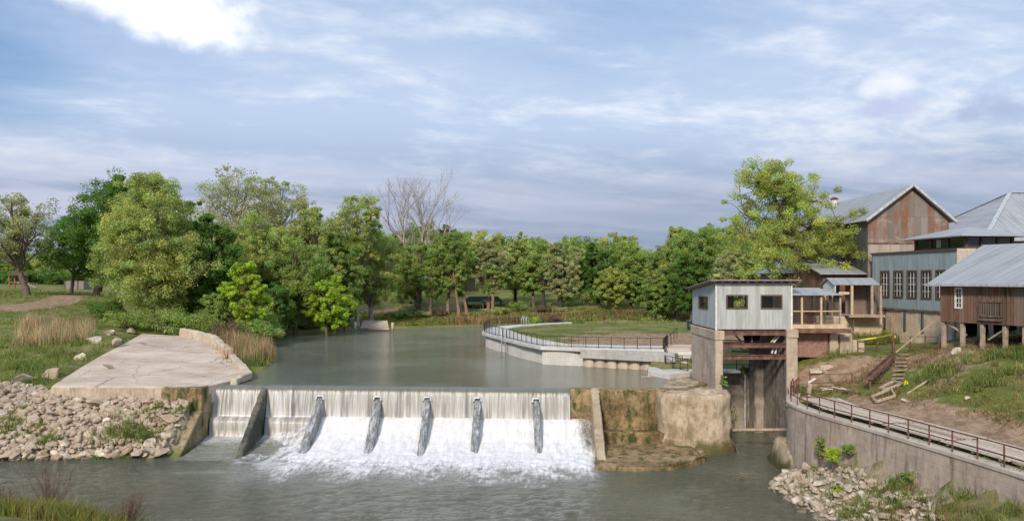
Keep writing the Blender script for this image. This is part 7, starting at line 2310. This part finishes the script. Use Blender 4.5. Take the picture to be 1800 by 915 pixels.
# house far behind the trees
hx, hy = (806 - CX) * 225 / F, 225; zg = hz(hx, hy)
fh = empty('far_house', (hx, hy, zg), 'pinkish house glimpsed between trunks far behind the pavilion', 'house')
m = MB(); m.box(hx - 4.5, hx + 4.5, hy, hy + 6, zg - .3, zg + 2.7); m.build('walls', M['beige'], fh)
m = MB(); m.prism([(hx - 5, hy - .5, zg + 2.7), (hx - 5, hy + 6.5, zg + 2.7), (hx - 5, hy + 3, zg + 4.3)], (10, 0, 0)); m.build('roof', M['oldpine'], fh)
m = MB(); m.box(hx - 2, hx - .9, hy - .05, hy - .005, zg + .9, zg + 2.0); m.build('window', M['glass'], fh)
g = Vector(((985 - CX) * 215 / F, 215, 0)); g.z = hz(g.x, g.y)
cr = empty('parked_car', g, 'pale parked car far behind the trees on the right of the pavilion', 'car')
m = MB(); m.prism([(g.x - 2.2, g.y, g.z + .35), (g.x + 2.2, g.y, g.z + .35), (g.x + 2.2, g.y, g.z + .9), (g.x + 1.5, g.y, g.z + 1.0), (g.x + .8, g.y, g.z + 1.5), (g.x - 1.2, g.y, g.z + 1.5), (g.x - 1.9, g.y, g.z + .95), (g.x - 2.2, g.y, g.z + .9)], (0, 1.7, 0)); worn(m.build('body', M['white'], cr), 0, 0, bevel=.08)
m = MB(); m.prism([(g.x - 1.6, g.y - .02, g.z + 1.0), (g.x + 1.2, g.y - .02, g.z + 1.0), (g.x + .7, g.y - .02, g.z + 1.42), (g.x - 1.1, g.y - .02, g.z + 1.42)], (0, 1.74, 0)); m.build('window', M['glass'], cr)
for s in (-1.35, 1.35):
    for yy in (.0, 1.5):
        m = MB(); m.tube([(g.x + s, g.y + yy, g.z + .33), (g.x + s, g.y + yy + .22, g.z + .33)], .33, 12); m.build('wheel', M['bin'], cr, True)

# far left field: board enclosure, long fence, play frame
g = ground(131, 508, 150); w_ = 17 * g.y / F
en = empty('board_enclosure', g, 'small dark board enclosure in the field beneath the oak at the left', 'enclosure')
for x0, x1, y0, y1 in ((g.x - w_, g.x + w_, g.y, g.y + .1), (g.x - w_, g.x - w_ + .1, g.y + .1, g.y + 3), (g.x + w_ - .1, g.x + w_, g.y + .1, g.y + 3)):
    m = MB(); m.box(x0, x1, y0, y1, g.z - .5, g.z + 1.65); m.build('board_panel', M['greenboards'], en)
for k in range(4):
    x = g.x - w_ + 2 * w_ * k / 3; m = MB(); m.box(x - .09, x + .09, g.y - .09, g.y - .01, g.z - .5, g.z + 1.8); m.build('post', M['trim'], en)
a = Vector((-138, 214, hz(-138, 214))); 
fc = empty('board_fence', a, 'grey board fence closing the field at the far left edge', 'fence')
m = MB(); m.box(-150, -122, 214, 214.08, a.z - .4, a.z + 1.7); m.build('boards', M['greenboards'], fc)
for k in range(8):
    m = MB(); m.box(-150 + k * 4 - .1, -150 + k * 4 + .1, 213.85, 213.99, a.z - .4, a.z + 1.85); m.build('post', M['trim'], fc)
g = ground(30, 510, 150); g = Vector(((27 - CX) * 160 / F, 160, 0)); g.z = hz(g.x, g.y)
pf = empty('play_frame', g, 'orange play frame standing in the field beside the lone tree at the far left', 'play frame')
for x, y in ((-1.2, 0), (1.2, 0), (-1.2, 1.8), (1.2, 1.8)):
    m = MB(); m.box(g.x + x - .1, g.x + x + .1, g.y + y - .1, g.y + y + .1, g.z - .2, g.z + 2.6); m.build('post', M['orangep'], pf)
m = MB(); m.box(g.x - 1.3, g.x + 1.3, g.y - .1, g.y + 1.9, g.z + 1.2, g.z + 1.3); m.build('platform', M['oldpine'], pf)
m = MB(); m.prism([(g.x - 1.5, g.y - .3, g.z + 2.6), (g.x + 1.5, g.y - .3, g.z + 2.6), (g.x, g.y - .3, g.z + 3.4)], (0, 2.4, 0)); m.build('roof', M['trim'], pf)
m = MB(); m.bar((g.x + 1.2, g.y + .9, g.z + 1.25), (g.x + 3.6, g.y + .9, g.z + .2), .6, .08); m.build('slide', M['oldpine'], pf)

# driftwood in the race and foam-lifted stick
r_ = random.Random(8); g = G(1300, 838, 0.03); dw = MB()
for k in range(6):
    a = g + Vector((r_.gauss(0, .5), r_.gauss(0, .35), .04)); limb(dw, a, a + Vector((r_.uniform(.5, 1.3), r_.gauss(0, .3), r_.uniform(0, .12))), .035, .01, r_, .2, 4, 4)
tag(dw.build('driftwood', M['pinkbark'], None, True, origin=g), 'reddish driftwood branches floating in front of the mill race', 'driftwood')
